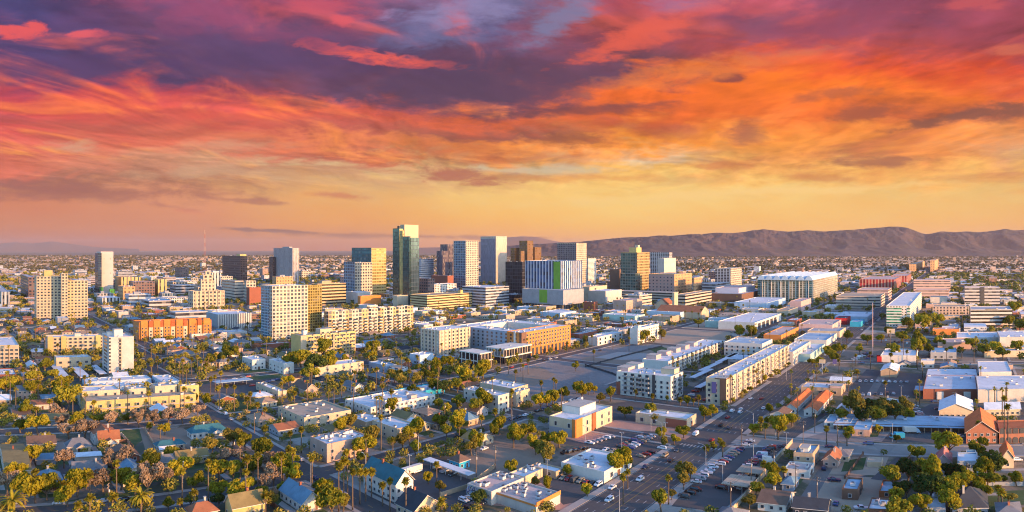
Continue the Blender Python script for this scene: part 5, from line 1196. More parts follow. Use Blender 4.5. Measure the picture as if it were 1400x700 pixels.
# canopies over parked cars
def canopy(label, x, y, wl, wr, h, rm, ref=None):
    s0, e0, Ls, Le = footprint(x, y, wl, wr); fr = Frame(s0, e0); root = empty('carport', W(s0, e0))
    mb = MB(); boxm(mb, fr, s0, s0 + Ls, e0, e0 + Le, h, h + .35, 0, True); mb.build('roof', rm, root)
    n = max(2, int(max(Ls, Le) / 9)); ax = Ls > Le
    for i in range(n):
        for q in (0.12, .88):
            a, b = ((s0 + Ls * (i + .5) / n, e0 + Le * q) if ax else (s0 + Ls * q, e0 + Le * (i + .5) / n))
            mb = MB(); boxm(mb, fr, a - .1, a + .1, b - .1, b + .1, 0, h); mb.build('post', METAL, root)
    tag(root, label, 'carport', None, (x, y)); OCC.append((s0, s0 + Ls, e0, e0 + Le))
    if ref: REFS.append((ref, x, y))
canopy('long diagonal white canopy beside the turquoise house', 640, 661, 62, 10, 3.2, ROOFS['rwhite'], 'the long white canopy')
canopy('pale canopy over cars in the long parking lot', 1040, 659, 34, 8, 3.2, ROOFS['rtan'], 'the pale parking canopy')
canopy('larger tan canopy with tracks nearest the bottom of the lot', 1022, 678, 36, 12, 3.4, ROOFS['rtan'])
for i, (x, y) in enumerate(((962, 512), (950, 522), (975, 528), (958, 536), (985, 500), (998, 493))):
    canopy(('slim white carport %s in the apartment parking court' % ('beside the long white wing', 'below the first carport of the wing side', 'beside the avenue apartments', 'at the court entrance', 'halfway along the court', 'deepest in the court')[i]), x, y, -5, 26, 2.8, ROOFS['rwhite'])
for i, (x, y, w) in enumerate(((82, 521, 22), (110, 522, 24), (136, 517, 18))):
    canopy('white carport roof below the low cream hall, %s of three' % ('first', 'middle', 'last')[i], x, y, 14, w * .6, 3, ROOFS['rwhite'])
canopy('flat dark roofed carport by the palm lined street', 296, 530, 6, 50, 3, ROOFS['rblue'], 'the dark carport')

# ---------------------------------------------------------------- walls and fences
def wall_run(label, pts, h, m, name='wall', cat='wall', th=.25):
    p0 = G(*pts[0]); root = empty(name, p0)
    for a, b in zip(pts, pts[1:]):
        A = G(*a) - p0; Bv = G(*b) - p0; d = (Bv - A).normalized(); n_ = Vector((-d.y, d.x, 0)) * th / 2; up = Vector((0, 0, h)); mb = MB()
        mb.hexa([A + n_ * -1, Bv - n_, Bv + n_, A + n_], [A - n_ + up, Bv - n_ + up, Bv + n_ + up, A + n_ + up]); mb.build('panel', m, root)
        L = (Bv - A).length; k = max(1, int(L / 12))
        if k < 16:
            for i in range(k + 1):
                c = A + d * L * i / k; mb = MB(); mb.box(c.x - .25, c.x + .25, c.y - .25, c.y + .25, 0, h + .2); mb.build('post', m, root)
    tag(root, label, cat, None, pts[len(pts) // 2])
wall_run('long pale concrete wall between the parking lot and the alley', [(1002, 700), (1083, 606)], 2.2, WALLS['sand'])
wall_run('concrete yard wall at the bottom right below the houses', [(1212, 664), (1240, 630), (1246, 622)], 1.6, WALLS['tan'])
wall_run('white garden wall round the teal craftsman house', [(268, 616), (296, 613), (320, 608)], 1.3, WALLS['white'])
wall_run('low wall along the wide back yard lawn', [(198, 588), (218, 622)], 1.4, WALLS['tan'])
wall_run('tan block wall below the diagonal canopy', [(602, 680), (640, 668), (676, 640)], 2.0, WALLS['tan'])
wall_run('dark fence across the empty gravel lot', [(800, 500), (838, 512), (842, 514)], 1.6, WALLS['dark'], 'fence', 'fence', .1)
wall_run('long fence line dividing the empty lot', [(800, 502), (850, 488), (905, 474)], 1.4, WALLS['dark'], 'fence', 'fence', .1)
wall_run('pale yard wall right of the motel drive', [(1316, 664), (1400, 664)], 1.6, WALLS['grey'])
wall_run('fence between the fenced yard and the sandy lot', [(1155, 655), (1180, 622)], 1.5, WALLS['brown'], 'fence', 'fence', .1)

# ---------------------------------------------------------------- masts, poles, lamps, signs
def pole(label, x, y, h, kind='utility'):
    p = G(x, y); root = empty({'utility': 'utility_pole', 'lamp': 'street_lamp', 'mast': 'mast', 'flood': 'lamp_post'}[kind], p, heading(*se(x, y), 's'))
    if kind == 'utility':
        mb = MB(); mb.tube((0, 0, 0), (0, 0, h), .2, .13, 7, 0, True); mb.build('pole', POLEW, root)
        for z in (h - .6, h - 1.7): mb = MB(); mb.box(-.08, .08, -1.2, 1.2, z, z + .14); mb.build('crossarm', POLEW, root)
        for z in (h - .46, h - 1.56):
            for y_ in (-1.1, -.5, .5, 1.1): mb = MB(); mb.tube((0, y_, z), (0, y_, z + .22), .06, .04, 5, 0, True); mb.build('insulator', UNITM, root)
        if h > 10: mb = MB(); mb.tube((.35, 0, h - 3.4), (.35, 0, h - 2.4), .25, .25, 8, 0, True); mb.build('transformer', UNITM, root)
    elif kind == 'lamp':
        mb = MB(); mb.tube((0, 0, 0), (0, 0, h), .14, .09, 7); mb.build('pole', METAL, root)
        mb = MB(); q = Vector((0, 0, h - .1)); 
        for i in range(1, 6):
            f = i / 5; r = Vector((0, f * 3.0, h - .1 + 1.0 * math.sin(f * 1.5))); mb.tube(q, r, .07, .06, 6); q = r
        mb.build('arm', METAL, root); mb = MB(); mb.box(-.18, .18, 2.8, 3.7, h + .78, h + .95); mb.build('lamp_head', UNITM, root)
    elif kind == 'flood':
        mb = MB(); mb.tube((0, 0, 0), (0, 0, h), .13, .09, 7); mb.build('pole', METAL, root)
        for sg in (-1, 1): mb = MB(); mb.box(-.2, .2, sg * .9 - .35, sg * .9 + .35, h, h + .18); mb.box(-.05, .05, min(0, sg * .7), max(0, sg * .7), h - .02, h + .08); mb.build('lamp_head', UNITM, root)
    else:
        mb = MB(); n = 24
        mb.tube((0, 0, 0), (0, 0, h), .45, .28, 8, 0, True); mb.build('pole', mat('mast_pink', (.62, .36, .30), .5), root)
        mb = MB(); mb.tube((0, 0, h), (0, 0, h + 1), .12, .05, 6, 0, True); mb.build('finial', METAL, root)
    tag(root, label, {'utility': 'utility pole', 'lamp': 'street lamp', 'mast': 'mast', 'flood': 'lamp post'}[kind], {'utility': 'utility poles', 'lamp': 'street lamps', 'flood': 'parking lot lamps'}.get(kind), (x, y), True if kind != 'mast' else False)
    return p
pole('very tall plain pink mast beside the white diner', 1193, 488, 50, 'mast')
ALLEY = [(999, 704), (1027, 668), (1058, 655), (1098, 609), (1114, 592), (1134, 555), (1152, 532), (1166, 508)]
tops = []
for x, y in ALLEY: p = pole('wooden utility pole with two crossarms in the alley', x, y, 12.5); tops.append(p + Vector((0, 0, 12.1)))
for x, y in ((385, 592), (608, 575), (651, 652), (677, 642), (1088, 672), (1145, 610), (1305, 560), (1322, 668), (348, 592), (1014, 610), (1216, 520), (1345, 660), (560, 680), (148, 700), (700, 560), (1117, 690), (1210, 548)):
    pole('wooden utility pole', x, y, 11)
def wires():
    for k, off in enumerate((-1.0, 0.0, 1.0)):
        mb = MB()
        for a, b in zip(tops, tops[1:]):
            d = (b - a); n_ = Vector((-d.y, d.x, 0)).normalized() * off; q = a + n_
            for i in range(1, 9):
                f = i / 8; r = a + d * f + n_ + Vector((0, 0, -1.2 * 4 * f * (1 - f))); mb.tube(q, r, .035, .035, 3); q = r
        o = mb.build('power_line', DARKM); tag(o, ('power line along the alley, strand nearer the avenue', 'power line along the alley, middle strand', 'power line along the alley, strand by the houses')[k], 'power line', 'alley power lines', (1060, 630))
wires()
for x, y in ((965, 640), (847, 706), (1030, 590), (905, 605), (1060, 600), (572, 625), (335, 660), (425, 664), (1075, 520), (1110, 545), (1300, 612), (1220, 605), (1150, 470), (500, 655), (700, 585), (250, 670), (1290, 500), (1236, 450)):
    pole('grey street lamp with curved arm', x, y, 10, 'lamp')
for x, y in ((748, 655), (850, 615), (890, 590), (910, 600), (988, 662), (1030, 632), (1240, 560), (1165, 525), (560, 648), (1075, 615), (800, 605), (1232, 545)):
    pole('parking lot lamp post with two heads', x, y, 8.5, 'flood')
def antenna():
    x, y = 280, 372; p = G(x, y); root = empty('antenna_mast', p); h = (y - 308) * CAM_H / (y - HY); m1 = mat('mast_red_hazed', (.34, .12, .08), .6); m2 = mat('mast_white_hazed', (.4, .28, .22), .6)  # band colours mixed towards the haze tone
    n = 10
    for i in range(n):
        mb = MB(); z0, z1 = h * .9 * i / n, h * .9 * (i + 1) / n; w0 = 3.4 * (1 - i / n) + 1.0; w1 = 3.4 * (1 - (i + 1) / n) + 1.0
        for sx, sy in ((-1, -1), (1, -1), (1, 1), (-1, 1)): mb.tube((sx * w0, sy * w0, z0), (sx * w1, sy * w1, z1), .2, .18, 4)
        for a, b in (((-1, -1), (1, -1)), ((1, -1), (1, 1)), ((1, 1), (-1, 1)), ((-1, 1), (-1, -1))):
            mb.tube((a[0] * w0, a[1] * w0, z0), (b[0] * w1, b[1] * w1, z1), .12, .12, 3); mb.tube((b[0] * w0, b[1] * w0, z0), (a[0] * w1, a[1] * w1, z1), .12, .12, 3)
        mb.build('lattice_section', m1 if i % 2 == 0 else m2, root)
    mb = MB(); mb.tube((0, 0, h * .9), (0, 0, h), .3, .1, 5); mb.build('aerial', m1, root)
    tag(root, 'tall thin red lattice radio mast on the far plain', 'radio mast', None, (x, y)); REFS.append(('the radio mast', x, y))
antenna()
def billboard(label, x, y, w, h, z, m, ang='e'):
    s, e = se(x, y); fr = Frame(s, e); root = empty('billboard', W(s, e)); mb = MB()
    boxm(mb, fr, s, s + .5, e - w / 2, e + w / 2, z, z + h, 0, True); mb.build('panel', m, root)
    mb = MB(); boxm(mb, fr, s - .12, s - .01, e - w / 2, e + w / 2, z - .3, z, 0, True); mb.build('frame', METAL, root)
    mb = MB(); boxm(mb, fr, s + .5, s + .9, e - .3, e + .3, 0, z + h * .7); mb.build('post', METAL, root)
    tag(root, label, 'billboard', None, (x, y))
billboard('cream billboard on a post before the green glass office', 1218, 463, 9, 5, 6, WALLS['cream'])
billboard('white roadside sign board by the avenue at the restaurant lot', 1124, 512, 5, 3, 9, WALLS['sand'])
billboard('small purple sign by the avenue parking', 1141, 500, 3.5, 4, 1.5, WALLS['purple'])
billboard('bright red sign cube at the diner entrance', 1203, 494, 6, 5, .6, WALLS['red'])

# ---------------------------------------------------------------- vehicles
CARCOL = [('white', (.72, .72, .72)), ('silver', (.38, .39, .41)), ('dark grey', (.07, .075, .08)), ('black', (.015, .015, .018)), ('red', (.30, .02, .02)), ('blue', (.03, .09, .24)), ('tan', (.36, .29, .19)), ('white', (.70, .70, .72)), ('dark blue', (.02, .035, .09))]
TYRE = mat('tyre', (.015, .015, .015), .9); CGLASS = mat('car_glass', (.02, .03, .04), .08, var=.05, spec=.9); HUB = mat('hub', (.4, .4, .42), .35, metal=.6)
TAILM = mat('tail_light', (.35, .01, .01), .3); HEADM = mat('head_light', (.7, .7, .68), .2)
def lathe_wheel():
    t = MB(); n = 12; r = .33; w = .11
    P = [(math.cos(2 * math.pi * i / n), math.sin(2 * math.pi * i / n)) for i in range(n)]
    for i in range(n):
        (a, b), (c, d) = P[i], P[(i + 1) % n]
        t.face([(a * r, -w, b * r), (c * r, -w, d * r), (c * r, w, d * r), (a * r, w, b * r)][::-1])
        for s_ in (-1, 1): t.face([(a * r, s_ * w, b * r), (c * r, s_ * w, d * r), (c * r * .6, s_ * w, d * r * .6), (a * r * .6, s_ * w, b * r * .6)])
    hb = MB()
    for s_ in (-1, 1): hb.face([(a * r * .6, s_ * (w + .01), b * r * .6) for a, b in P])
    return t.mesh('wheel', TYRE), hb.mesh('rim', HUB)
WHEEL, RIM = lathe_wheel()
def car_body(prof, hw, shoulder, m, name='body'):
    """side outline (x, z) closed above the sills, narrowing above the shoulder line"""
    mb = MB(); n = len(prof)
    def wd(z): return hw if z <= shoulder else hw - (z - shoulder) * .42
    L = [Vector((x, wd(z), z)) for x, z in prof]; Rr = [Vector((x, -wd(z), z)) for x, z in prof]
    for i in range(n):
        j = (i + 1) % n; mb.face([L[i], L[j], Rr[j], Rr[i]])
    low = [i for i in range(n) if prof[i][1] <= shoulder + .01]; 
    mb.face(L[::-1]); mb.face(Rr)
    return mb.mesh(name, m)
PROFS = {
    'sedan': ([(-2.25, .35), (2.25, .35), (2.3, .62), (2.1, .80), (1.15, .95), (.45, 1.40), (-.95, 1.44), (-1.75, 1.02), (-2.25, .96)], .88, .97, [(1.08, .98), (.44, 1.37), (-.95, 1.41), (-1.68, 1.04)]),
    'suv': ([(-2.3, .4), (2.3, .4), (2.35, .75), (2.2, 1.0), (1.25, 1.10), (.7, 1.68), (-1.9, 1.74), (-2.3, 1.1)], .93, 1.1, [(1.2, 1.12), (.68, 1.64), (-1.85, 1.70), (-2.2, 1.14)]),
    'pickup': ([(-2.7, .45), (2.6, .45), (2.65, .85), (2.5, 1.05), (1.4, 1.15), (.9, 1.75), (-.5, 1.78), (-.7, 1.15), (-2.7, 1.12)], .95, 1.15, [(1.35, 1.17), (.88, 1.71), (-.5, 1.74), (-.62, 1.17)]),
    'van': ([(-2.7, .4), (2.6, .4), (2.65, .9), (2.4, 1.15), (1.75, 2.0), (-2.6, 2.15), (-2.7, 1.2)], .98, 1.3, [(2.3, 1.2), (1.72, 1.92), (.6, 1.98), (.6, 1.2)]),
}
CARM = {n: mat('paint_' + n.replace(' ', '_'), c, .28, var=.05, metal=.1, spec=.6) for n, c in CARCOL}
CARMESH = {}
def car_meshes(kind, colname):
    if (kind, colname) in CARMESH: return CARMESH[(kind, colname)]
    prof, hw, sh, gl = PROFS[kind]
    body = car_body(prof, hw, sh, CARM[colname])
    key = (kind, 'glass')
    if key not in CARMESH:
        g = MB(); wd = lambda z: hw - max(0, z - sh) * .42 + .012; m_ = (gl[0][0] + gl[-1][0]) / 2
        ins = [(m_ + (x - m_) * .95, z * .97 + .03 if z < sh + .1 else z - .08) for x, z in gl]
        for s_ in (1, -1): g.face([(x, s_ * wd(z), z) for x, z in (ins if s_ > 0 else ins[::-1])])
        for a, b in ((0, 1), (2, 3)):
            (x0, z0), (x1, z1) = gl[a], gl[b]; nx = .05 if a == 0 else -.05
            w0, w1 = wd(z0) - .12, wd(z1) - .12; q = [(x0 + nx, -w0, z0 + .03), (x0 + nx, w0, z0 + .03), (x1 + nx, w1, z1 + .01), (x1 + nx, -w1, z1 + .01)]
            g.face(q)
        CARMESH[key] = g.mesh('glass', CGLASS)
        f = MB(); x = max(p[0] for p in prof); x0 = min(p[0] for p in prof)
        for s_ in (-1, 1): f.box(x - .12, x + .012, s_ * hw * .72 - .17, s_ * hw * .72 + .17, .62, .78, 0)
        r = MB()
        for s_ in (-1, 1): r.box(x0 - .012, x0 + .1, s_ * hw * .75 - .14, s_ * hw * .75 + .14, .75, .93, 0)
        CARMESH[(kind, 'front')] = (f.mesh('headlight', HEADM), r.mesh('taillight', TAILM))
    CARMESH[(kind, colname)] = body; return body
NCAR = [0]
def addm(name, me, parent, loc=(0, 0, 0)):
    o = bpy.data.objects.new(name, me); o.location = loc; COL.objects.link(o); o.parent = parent; return o
def car(s, e, ang, kind, colname, where, near):
    if NCAR[0] >= 298: return
    NCAR[0] += 1; p = W(s, e, .05); root = empty({'sedan': 'parked_car', 'suv': 'suv', 'pickup': 'pickup_truck', 'van': 'van'}[kind] if where != 'driving' else 'car', p, ang)
    addm('body', car_meshes(kind, colname), root); addm('glass', CARMESH[(kind, 'glass')], root)
    if near:
        xs = 1.45 if kind in ('sedan', 'suv') else 1.7
        for sx in (-1, 1):
            for sy in (-1, 1):
                w = addm('wheel', WHEEL, root, (sx * xs, sy * .82, .33)); addm('rim', RIM, w)
        addm('headlight', CARMESH[(kind, 'front')][0], root); addm('taillight', CARMESH[(kind, 'front')][1], root)
    kn = {'sedan': 'car', 'suv': 'suv', 'pickup': 'pickup', 'van': 'van'}[kind]
    g = {'driving': 'cars driving on the avenue', 'kerb': 'cars parked along the kerb', 'lot': 'cars parked in lots'}[where]
    tag(root, '%s %s %s' % (colname, kn, {'driving': 'on the road', 'kerb': 'parked at the kerb', 'lot': 'parked in a lot'}[where]), 'car' if kind in ('sedan', 'suv') else kn, g, pxy(s, e), True)
def pick(rg): return rg.choices(['sedan', 'suv', 'pickup', 'van'], [6, 4, 1.5, .7])[0], rg.choice(CARCOL)[0]
RC = random.Random(21)
def car_at(x, y, ax='s', flip=0, kind=None, col=None, where='lot', da=0.0):
    s, e = se(x, y); k, c = pick(RC); car(s, e, heading(s, e, ax) + (math.pi if flip else 0) + da, kind or k, col or c, where, y > 540)
STALLS = []
def car_row(x0, y0, x1, y1, n, ax, skip=.12, where='lot', cols=None):
    a, b = Vector(se(x0, y0)), Vector(se(x1, y1))
    for i in range(n):
        if RC.random() < skip: continue
        p = a.lerp(b, i / max(1, n - 1)); k, c = pick(RC)
        if cols: c = RC.choice(cols)
        STALLS.append((p.x, p.y, ax))
        car(p.x, p.y, heading(p.x, p.y, ax) + (math.pi if RC.random() < .4 else 0) + RC.uniform(-.04, .04), k, c, where, (y0 + y1) / 2 > 540)
# on the avenue
for x, y, k, c, f in ((833, 685, 'suv', 'white', 1), (837, 668, 'sedan', 'white', 1), (875, 657, 'suv', 'white', 1), (882, 640, 'sedan', 'dark blue', 1), (909, 624, 'suv', 'tan', 1), (917, 631, 'sedan', 'black', 0), (926, 617, 'sedan', 'dark grey', 1), (951, 595, 'van', 'white', 1), (973, 603, 'sedan', 'red', 0), (986, 583, 'suv', 'black', 0), (997, 586, 'sedan', 'dark grey', 0), (995, 572, 'sedan', 'red', 0), (1001, 563, 'suv', 'white', 0), (1012, 565, 'suv', 'white', 0), (1013, 560, 'sedan', 'white', 0),
                      (1026, 546, 'sedan', 'white', 1), (1041, 546, 'sedan', 'red', 0), (1044, 559, 'sedan', 'white', 0), (1128, 486, 'sedan', 'white', 1), (1143, 468, 'sedan', 'white', 0), (1150, 480, 'suv', 'white', 0), (1180, 445, 'suv', 'silver', 0), (1183, 449, 'sedan', 'dark blue', 0), (1186, 443, 'sedan', 'white', 0), (1190, 446, 'sedan', 'blue', 0), (1178, 451, 'sedan', 'white', 0), (1197, 436, 'sedan', 'silver', 0), (1204, 426, 'sedan', 'white', 0)):
    car_at(x, y, 's', f, k, c, 'driving')
car_at(589, 617, 's', 0, 'sedan', 'tan', 'driving'); car_at(641, 595, 's', 0, 'sedan', 'tan', 'driving'); car_at(662, 615, 's', 1, 'sedan', 'white', 'lot'); car_at(1187, 608, 'e', 0, 'suv', 'blue', 'driving')
car_at(627, 598, 's', 1, 'suv', 'black', 'driving'); car_at(411, 630, 'e', 0, 'suv', 'silver', 'kerb'); car_at(404, 586, 's', 0, 'suv', 'white', 'driving')
# clinic lot
car_row(848, 612, 882, 596, 9, 'e', .05); car_row(856, 616, 890, 598, 9, 'e', .1); car_row(806, 607, 835, 598, 6, 'e', .05, cols=['white', 'silver']); car_row(828, 616, 848, 619, 3, 's', 0, cols=['white', 'silver', 'tan']); car_row(876, 625, 905, 614, 5, 'e', .3); car_row(772, 620, 800, 614, 5, 's', .0, cols=['dark grey', 'silver', 'black']); car_row(770, 655, 818, 664, 7, 's', .1)
# lot right of the avenue
car_row(952, 660, 975, 640, 6, 'e', 0, cols=['white', 'silver', 'white']); car_row(985, 636, 1026, 604, 12, 'e', .03); car_row(1018, 642, 1056, 612, 11, 'e', .05); car_row(1046, 615, 1072, 611, 5, 's', 0); car_row(935, 680, 952, 671, 3, 'e', 0, cols=['black', 'dark grey']); car_row(1012, 654, 1040, 650, 4, 's', 0, cols=['white', 'silver']); car_at(1012, 668, 's', 0, 'pickup', 'silver'); car_at(985, 668, 'e', 0, 'suv', 'black')
# workshop lot
car_row(634, 686, 650, 678, 3, 'e', 0, cols=['white']); car_row(640, 696, 662, 686, 5, 'e', 0, cols=['dark grey', 'black']); car_at(570, 646, 's', 1, 'suv', 'white'); car_at(566, 640, 's', 1, 'suv', 'blue'); car_row(598, 641, 620, 650, 3, 's', 0)
# van yard and motel
car_row(1176, 522, 1240, 523, 9, 's', .05, cols=['white', 'white', 'silver']); car_row(1180, 541, 1230, 539, 7, 's', .15, cols=['white', 'silver', 'dark grey']); car_row(1250, 556, 1262, 574, 5, 'e', .1); car_row(1278, 550, 1282, 560, 2, 'e', 0); car_row(1262, 577, 1312, 576, 7, 's', .2)
car_at(1311, 598, 'e', 0, 'sedan', 'white'); car_at(1390, 630, 'e', 1, 'suv', 'white'); car_at(1242, 644, 'e', 1, 'suv', 'silver'); car_at(1140, 658, 'e', 0, 'pickup', 'dark blue'); car_at(1143, 690, 's', 0, 'sedan', 'blue'); car_at(1127, 642, 's', 0, 'suv', 'dark blue'); car_at(1134, 612, 'e', 0, 'sedan', 'dark blue'); car_at(1178, 697, 'e', 0, 'pickup', 'white')
# avenue far parking lots and the court
car_row(1168, 492, 1186, 484, 6, 'e', .1); car_row(1178, 497, 1190, 488, 4, 'e', .1); car_row(945, 541, 990, 505, 10, 'e', .3); car_row(975, 548, 930, 546, 5, 's', .3); car_row(1274, 488, 1282, 482, 4, 'e', 0)
car_row(1104, 462, 1130, 470, 6, 's', .2); car_row(1060, 461, 1085, 464, 5, 's', .2); car_row(1000, 455, 1040, 458, 8, 's', .2); car_row(1200, 465, 1235, 469, 7, 's', .1); car_row(1240, 470, 1260, 474, 4, 's', .2)
# street parking and inner-city lots
car_row(303, 522, 350, 514, 9, 's', .15, 'kerb'); car_row(345, 528, 378, 520, 6, 's', .2); car_row(300, 560, 316, 574, 3, 'e', 0, 'kerb', ['white', 'dark grey']); car_row(700, 574, 760, 556, 8, 's', .2, 'kerb'); car_row(770, 553, 800, 546, 5, 's', .3, 'kerb'); car_row(735, 563, 790, 546, 7, 's', .2, 'kerb')
car_row(571, 452, 640, 440, 12, 's', .15); car_row(600, 456, 660, 446, 9, 's', .2); car_row(690, 505, 760, 490, 9, 's', .4, 'kerb'); car_row(820, 480, 870, 469, 5, 's', .4, 'kerb'); car_row(950, 424, 985, 431, 8, 's', .2); car_row(1090, 440, 1120, 446, 6, 's', .2)
car_row(166, 586, 250, 578, 5, 's', .5, 'kerb'); car_row(20, 690, 230, 680, 8, 's', .5, 'kerb'); car_row(430, 655, 470, 680, 4, 'e', .4, 'kerb'); car_row(220, 560, 205, 545, 3, 'e', .3, 'kerb')
def stall_lines():
    mb = MB()
    for s, e, ax in STALLS:
        for d in (-1.35, 1.35):
            q = [(s - 2.5, e + d - .06), (s + 2.5, e + d - .06), (s + 2.5, e + d + .06), (s - 2.5, e + d + .06)] if ax == 's' else [(s + d - .06, e - 2.5), (s + d + .06, e - 2.5), (s + d + .06, e + 2.5), (s + d - .06, e + 2.5)]
            mb.face([W(*p, .046) for p in q])
    struct(mb.build('parking_lines', PAINT))
stall_lines()
def truck(label, x, y, ax, flip, boxcol, cabcol, L=6.5, name='box_truck'):
    s, e = se(x, y); root = empty(name, W(s, e, .05), heading(s, e, ax) + (math.pi if flip else 0))
    mb = MB(); mb.box(-L / 2, L / 2 - .4, -1.2, 1.2, .8, 3.4); mb.build('cargo_box', WALLS[boxcol], root)
    mb = MB(); x0 = L / 2 - .3; mb.hexa([(x0, -1.1, .5), (x0 + 2.2, -1.1, .5), (x0 + 2.2, 1.1, .5), (x0, 1.1, .5)], [(x0, -1.05, 2.4), (x0 + 1.3, -1.0, 2.4), (x0 + 1.3, 1.0, 2.4), (x0, 1.05, 2.4)]); mb.build('cab', WALLS[cabcol], root)
    mb = MB(); mb.face([(x0 + 2.13, -.95, 1.1), (x0 + 2.13 - .0, .95, 1.1), (x0 + 1.45, .9, 2.25), (x0 + 1.45, -.9, 2.25)]); mb.build('windscreen', CGLASS, root)
    mb = MB(); mb.box(-L / 2, L / 2 + 1.5, -.5, .5, .45, .8); mb.build('chassis', DARKM, root)
    for sx in (-L / 2 + 1.2, L / 2 + .9):
        for sy in (-1, 1):
            w = addm('wheel', WHEEL, root, (sx, sy * 1.0, .42)); w.scale = (1.3, 1.3, 1.3); addm('rim', RIM, w)
    tag(root, label, 'truck', None, (x, y))
truck('white box truck with blue cab parked before the motel', 1244, 592, 'e', 1, 'white', 'paleblue'); truck('bright blue box truck parked before the motel', 1229, 600, 'e', 0, 'turq', 'turq', 5)
truck('long white trailer truck parked behind the teal roofed hall', 562, 648, 's', 1, 'white', 'white', 11)
truck('white delivery truck by the empty office in the big parking lot', 1049, 634, 'e', 1, 'white', 'white', 4.5)
# ---------------------------------------------------------------- vegetation
def leaf_mat(name, col, col2, trans=.35):
    m = bpy.data.materials.new(name); m.use_nodes = True; nt = m.node_tree; t = NT(nt); nt.nodes.clear()
    out = nt.nodes.new('ShaderNodeOutputMaterial'); p = t.geo(); oi = nt.nodes.new('ShaderNodeObjectInfo').outputs['Random']
    n = t.noise(p, .9, 3, .6); f = t.m('ADD', t.m('MULTIPLY', t.sstep(n, .35, .65), .6), t.m('MULTIPLY', oi, .4))
    c = t.mix(f, col, col2); c = t.vmath('SCALE', c); t.link(t.m('MULTIPLY_ADD', oi, .6, .7), c.node.inputs['Scale'])
    d = nt.nodes.new('ShaderNodeBsdfDiffuse'); tr = nt.nodes.new('ShaderNodeBsdfTranslucent'); mx = nt.nodes.new('ShaderNodeMixShader'); mx.inputs[0].default_value = trans
    t.link(c, d.inputs[0]); t.link(c, tr.inputs[0]); nt.links.new(d.outputs[0], mx.inputs[1]); nt.links.new(tr.outputs[0], mx.inputs[2]); nt.links.new(mx.outputs[0], out.inputs[0])
    return m
LEAF = {'green': leaf_mat('leaf_green', (.13, .15, .02), (.28, .24, .025)), 'yellow': leaf_mat('leaf_yellow', (.24, .225, .02), (.38, .30, .025)), 'dark': leaf_mat('leaf_dark', (.035, .06, .02), (.08, .10, .022)),
        'pink': leaf_mat('twig_pink', (.25, .18, .13), (.36, .25, .16), .2), 'olive': leaf_mat('leaf_olive', (.18, .155, .035), (.28, .22, .04)), 'palm': leaf_mat('leaf_palm', (.19, .175, .022), (.34, .27, .03)), 'skirt': leaf_mat('palm_skirt', (.17, .12, .06), (.22, .15, .08), .1)}
def crown_mesh(name, seed, m, leaves=950, size=.085, sparse=1.0, flat=.8):
    rg = np.random.RandomState(seed); K = rg.randint(7, 17); cen = []
    for _ in range(K):
        v = rg.normal(size=3); v /= np.linalg.norm(v); v *= rg.uniform(.25, .72); v[2] *= flat * .8; cen.append((v, rg.uniform(.18, .42)))
    vs = []; fs = []
    for i in range(int(leaves * sparse)):
        c, r = cen[rg.randint(K)]; d = rg.normal(size=3); d /= np.linalg.norm(d)
        p = c + d * r * rg.uniform(.6, 1.08) * np.array([1, 1, .85]) + np.array([0, 0, 1.15])
        a = rg.normal(size=3) + d * .2; a /= np.linalg.norm(a); b = np.cross(a, d + rg.normal(size=3) * .5); b /= (np.linalg.norm(b) + 1e-6)
        s = size * rg.uniform(.6, 1.4); k = len(vs)
        vs += [p - a * s - b * s * .6, p + a * s * .9 - b * s * .7, p + a * s * 1.1 + b * s * .5, p - a * s * .7 + b * s * .8]; fs.append((k, k + 1, k + 2, k + 3))
    me = bpy.data.meshes.new(name); me.from_pydata([tuple(v) for v in vs], [], fs); me.materials.append(m); return me
def trunk_mesh(seed):
    rg = random.Random(seed); mb = MB(); lean = Vector((rg.uniform(-.08, .08), rg.uniform(-.08, .08), .5)); mb.tube((0, 0, -.05), lean, .075, .055, 7)
    for i in range(5):
        a = i * 1.26 + rg.uniform(-.3, .3); q = lean + Vector((math.cos(a) * .45, math.sin(a) * .45, rg.uniform(.4, .7))); mid = lean.lerp(q, .5) + Vector((0, 0, .08)); mb.tube(lean, mid, .045, .03, 5); mb.tube(mid, q, .03, .012, 5)
    return mb.mesh('trunk', BARK)
TV = {}
for k_, m_ in LEAF.items():
    if k_ in ('palm', 'skirt'): continue
    TV[k_] = [crown_mesh('crown', 31 * i + len(k_), m_, 2600 if k_ == 'pink' else 2300, .05 if k_ == 'pink' else .068, 1, .8) for i in range(7)]
TRUNKS = [trunk_mesh(i) for i in range(3)]
def fan_crown(seed, date=False):
    rg = random.Random(seed); mb = MB(); n = 46 if not date else 60
    for i in range(n):
        a = rg.uniform(0, 6.283); el = rg.uniform(-.7, 1.35) if not date else rg.uniform(-.5, 1.3); L = (1.0 if not date else 1.6) * rg.uniform(.8, 1.1); w = .34 if not date else .13
        prev = Vector((0, 0, 0)); dr = Vector((math.cos(a) * math.cos(el), math.sin(a) * math.cos(el), math.sin(el))); sd = Vector((-math.sin(a), math.cos(a), 0)); seg = 3 if not date else 5
        for k in range(seg):
            q = prev + dr * (L / seg); w0 = w * (.25 + .75 * math.sin(math.pi * (k + .2) / (seg + .4))); w1 = w * (.25 + .75 * math.sin(math.pi * (k + 1.0) / (seg + .4))) if k < seg - 1 else w * .12
            up = sd.cross(dr) * .12 * w
            mb.face([prev - sd * w0 + up * -2, prev, q, q - sd * w1 - up * 2]); mb.face([prev, prev + sd * w0 - up * 2, q + sd * w1 - up * 2, q])
            prev = q; dr = (dr + Vector((0, 0, -.32 if not date else -.30))).normalized()
    return mb.mesh('crown', LEAF['palm'])
FANS = [fan_crown(i) for i in range(4)]; DATES = [fan_crown(i + 9, True) for i in range(2)]
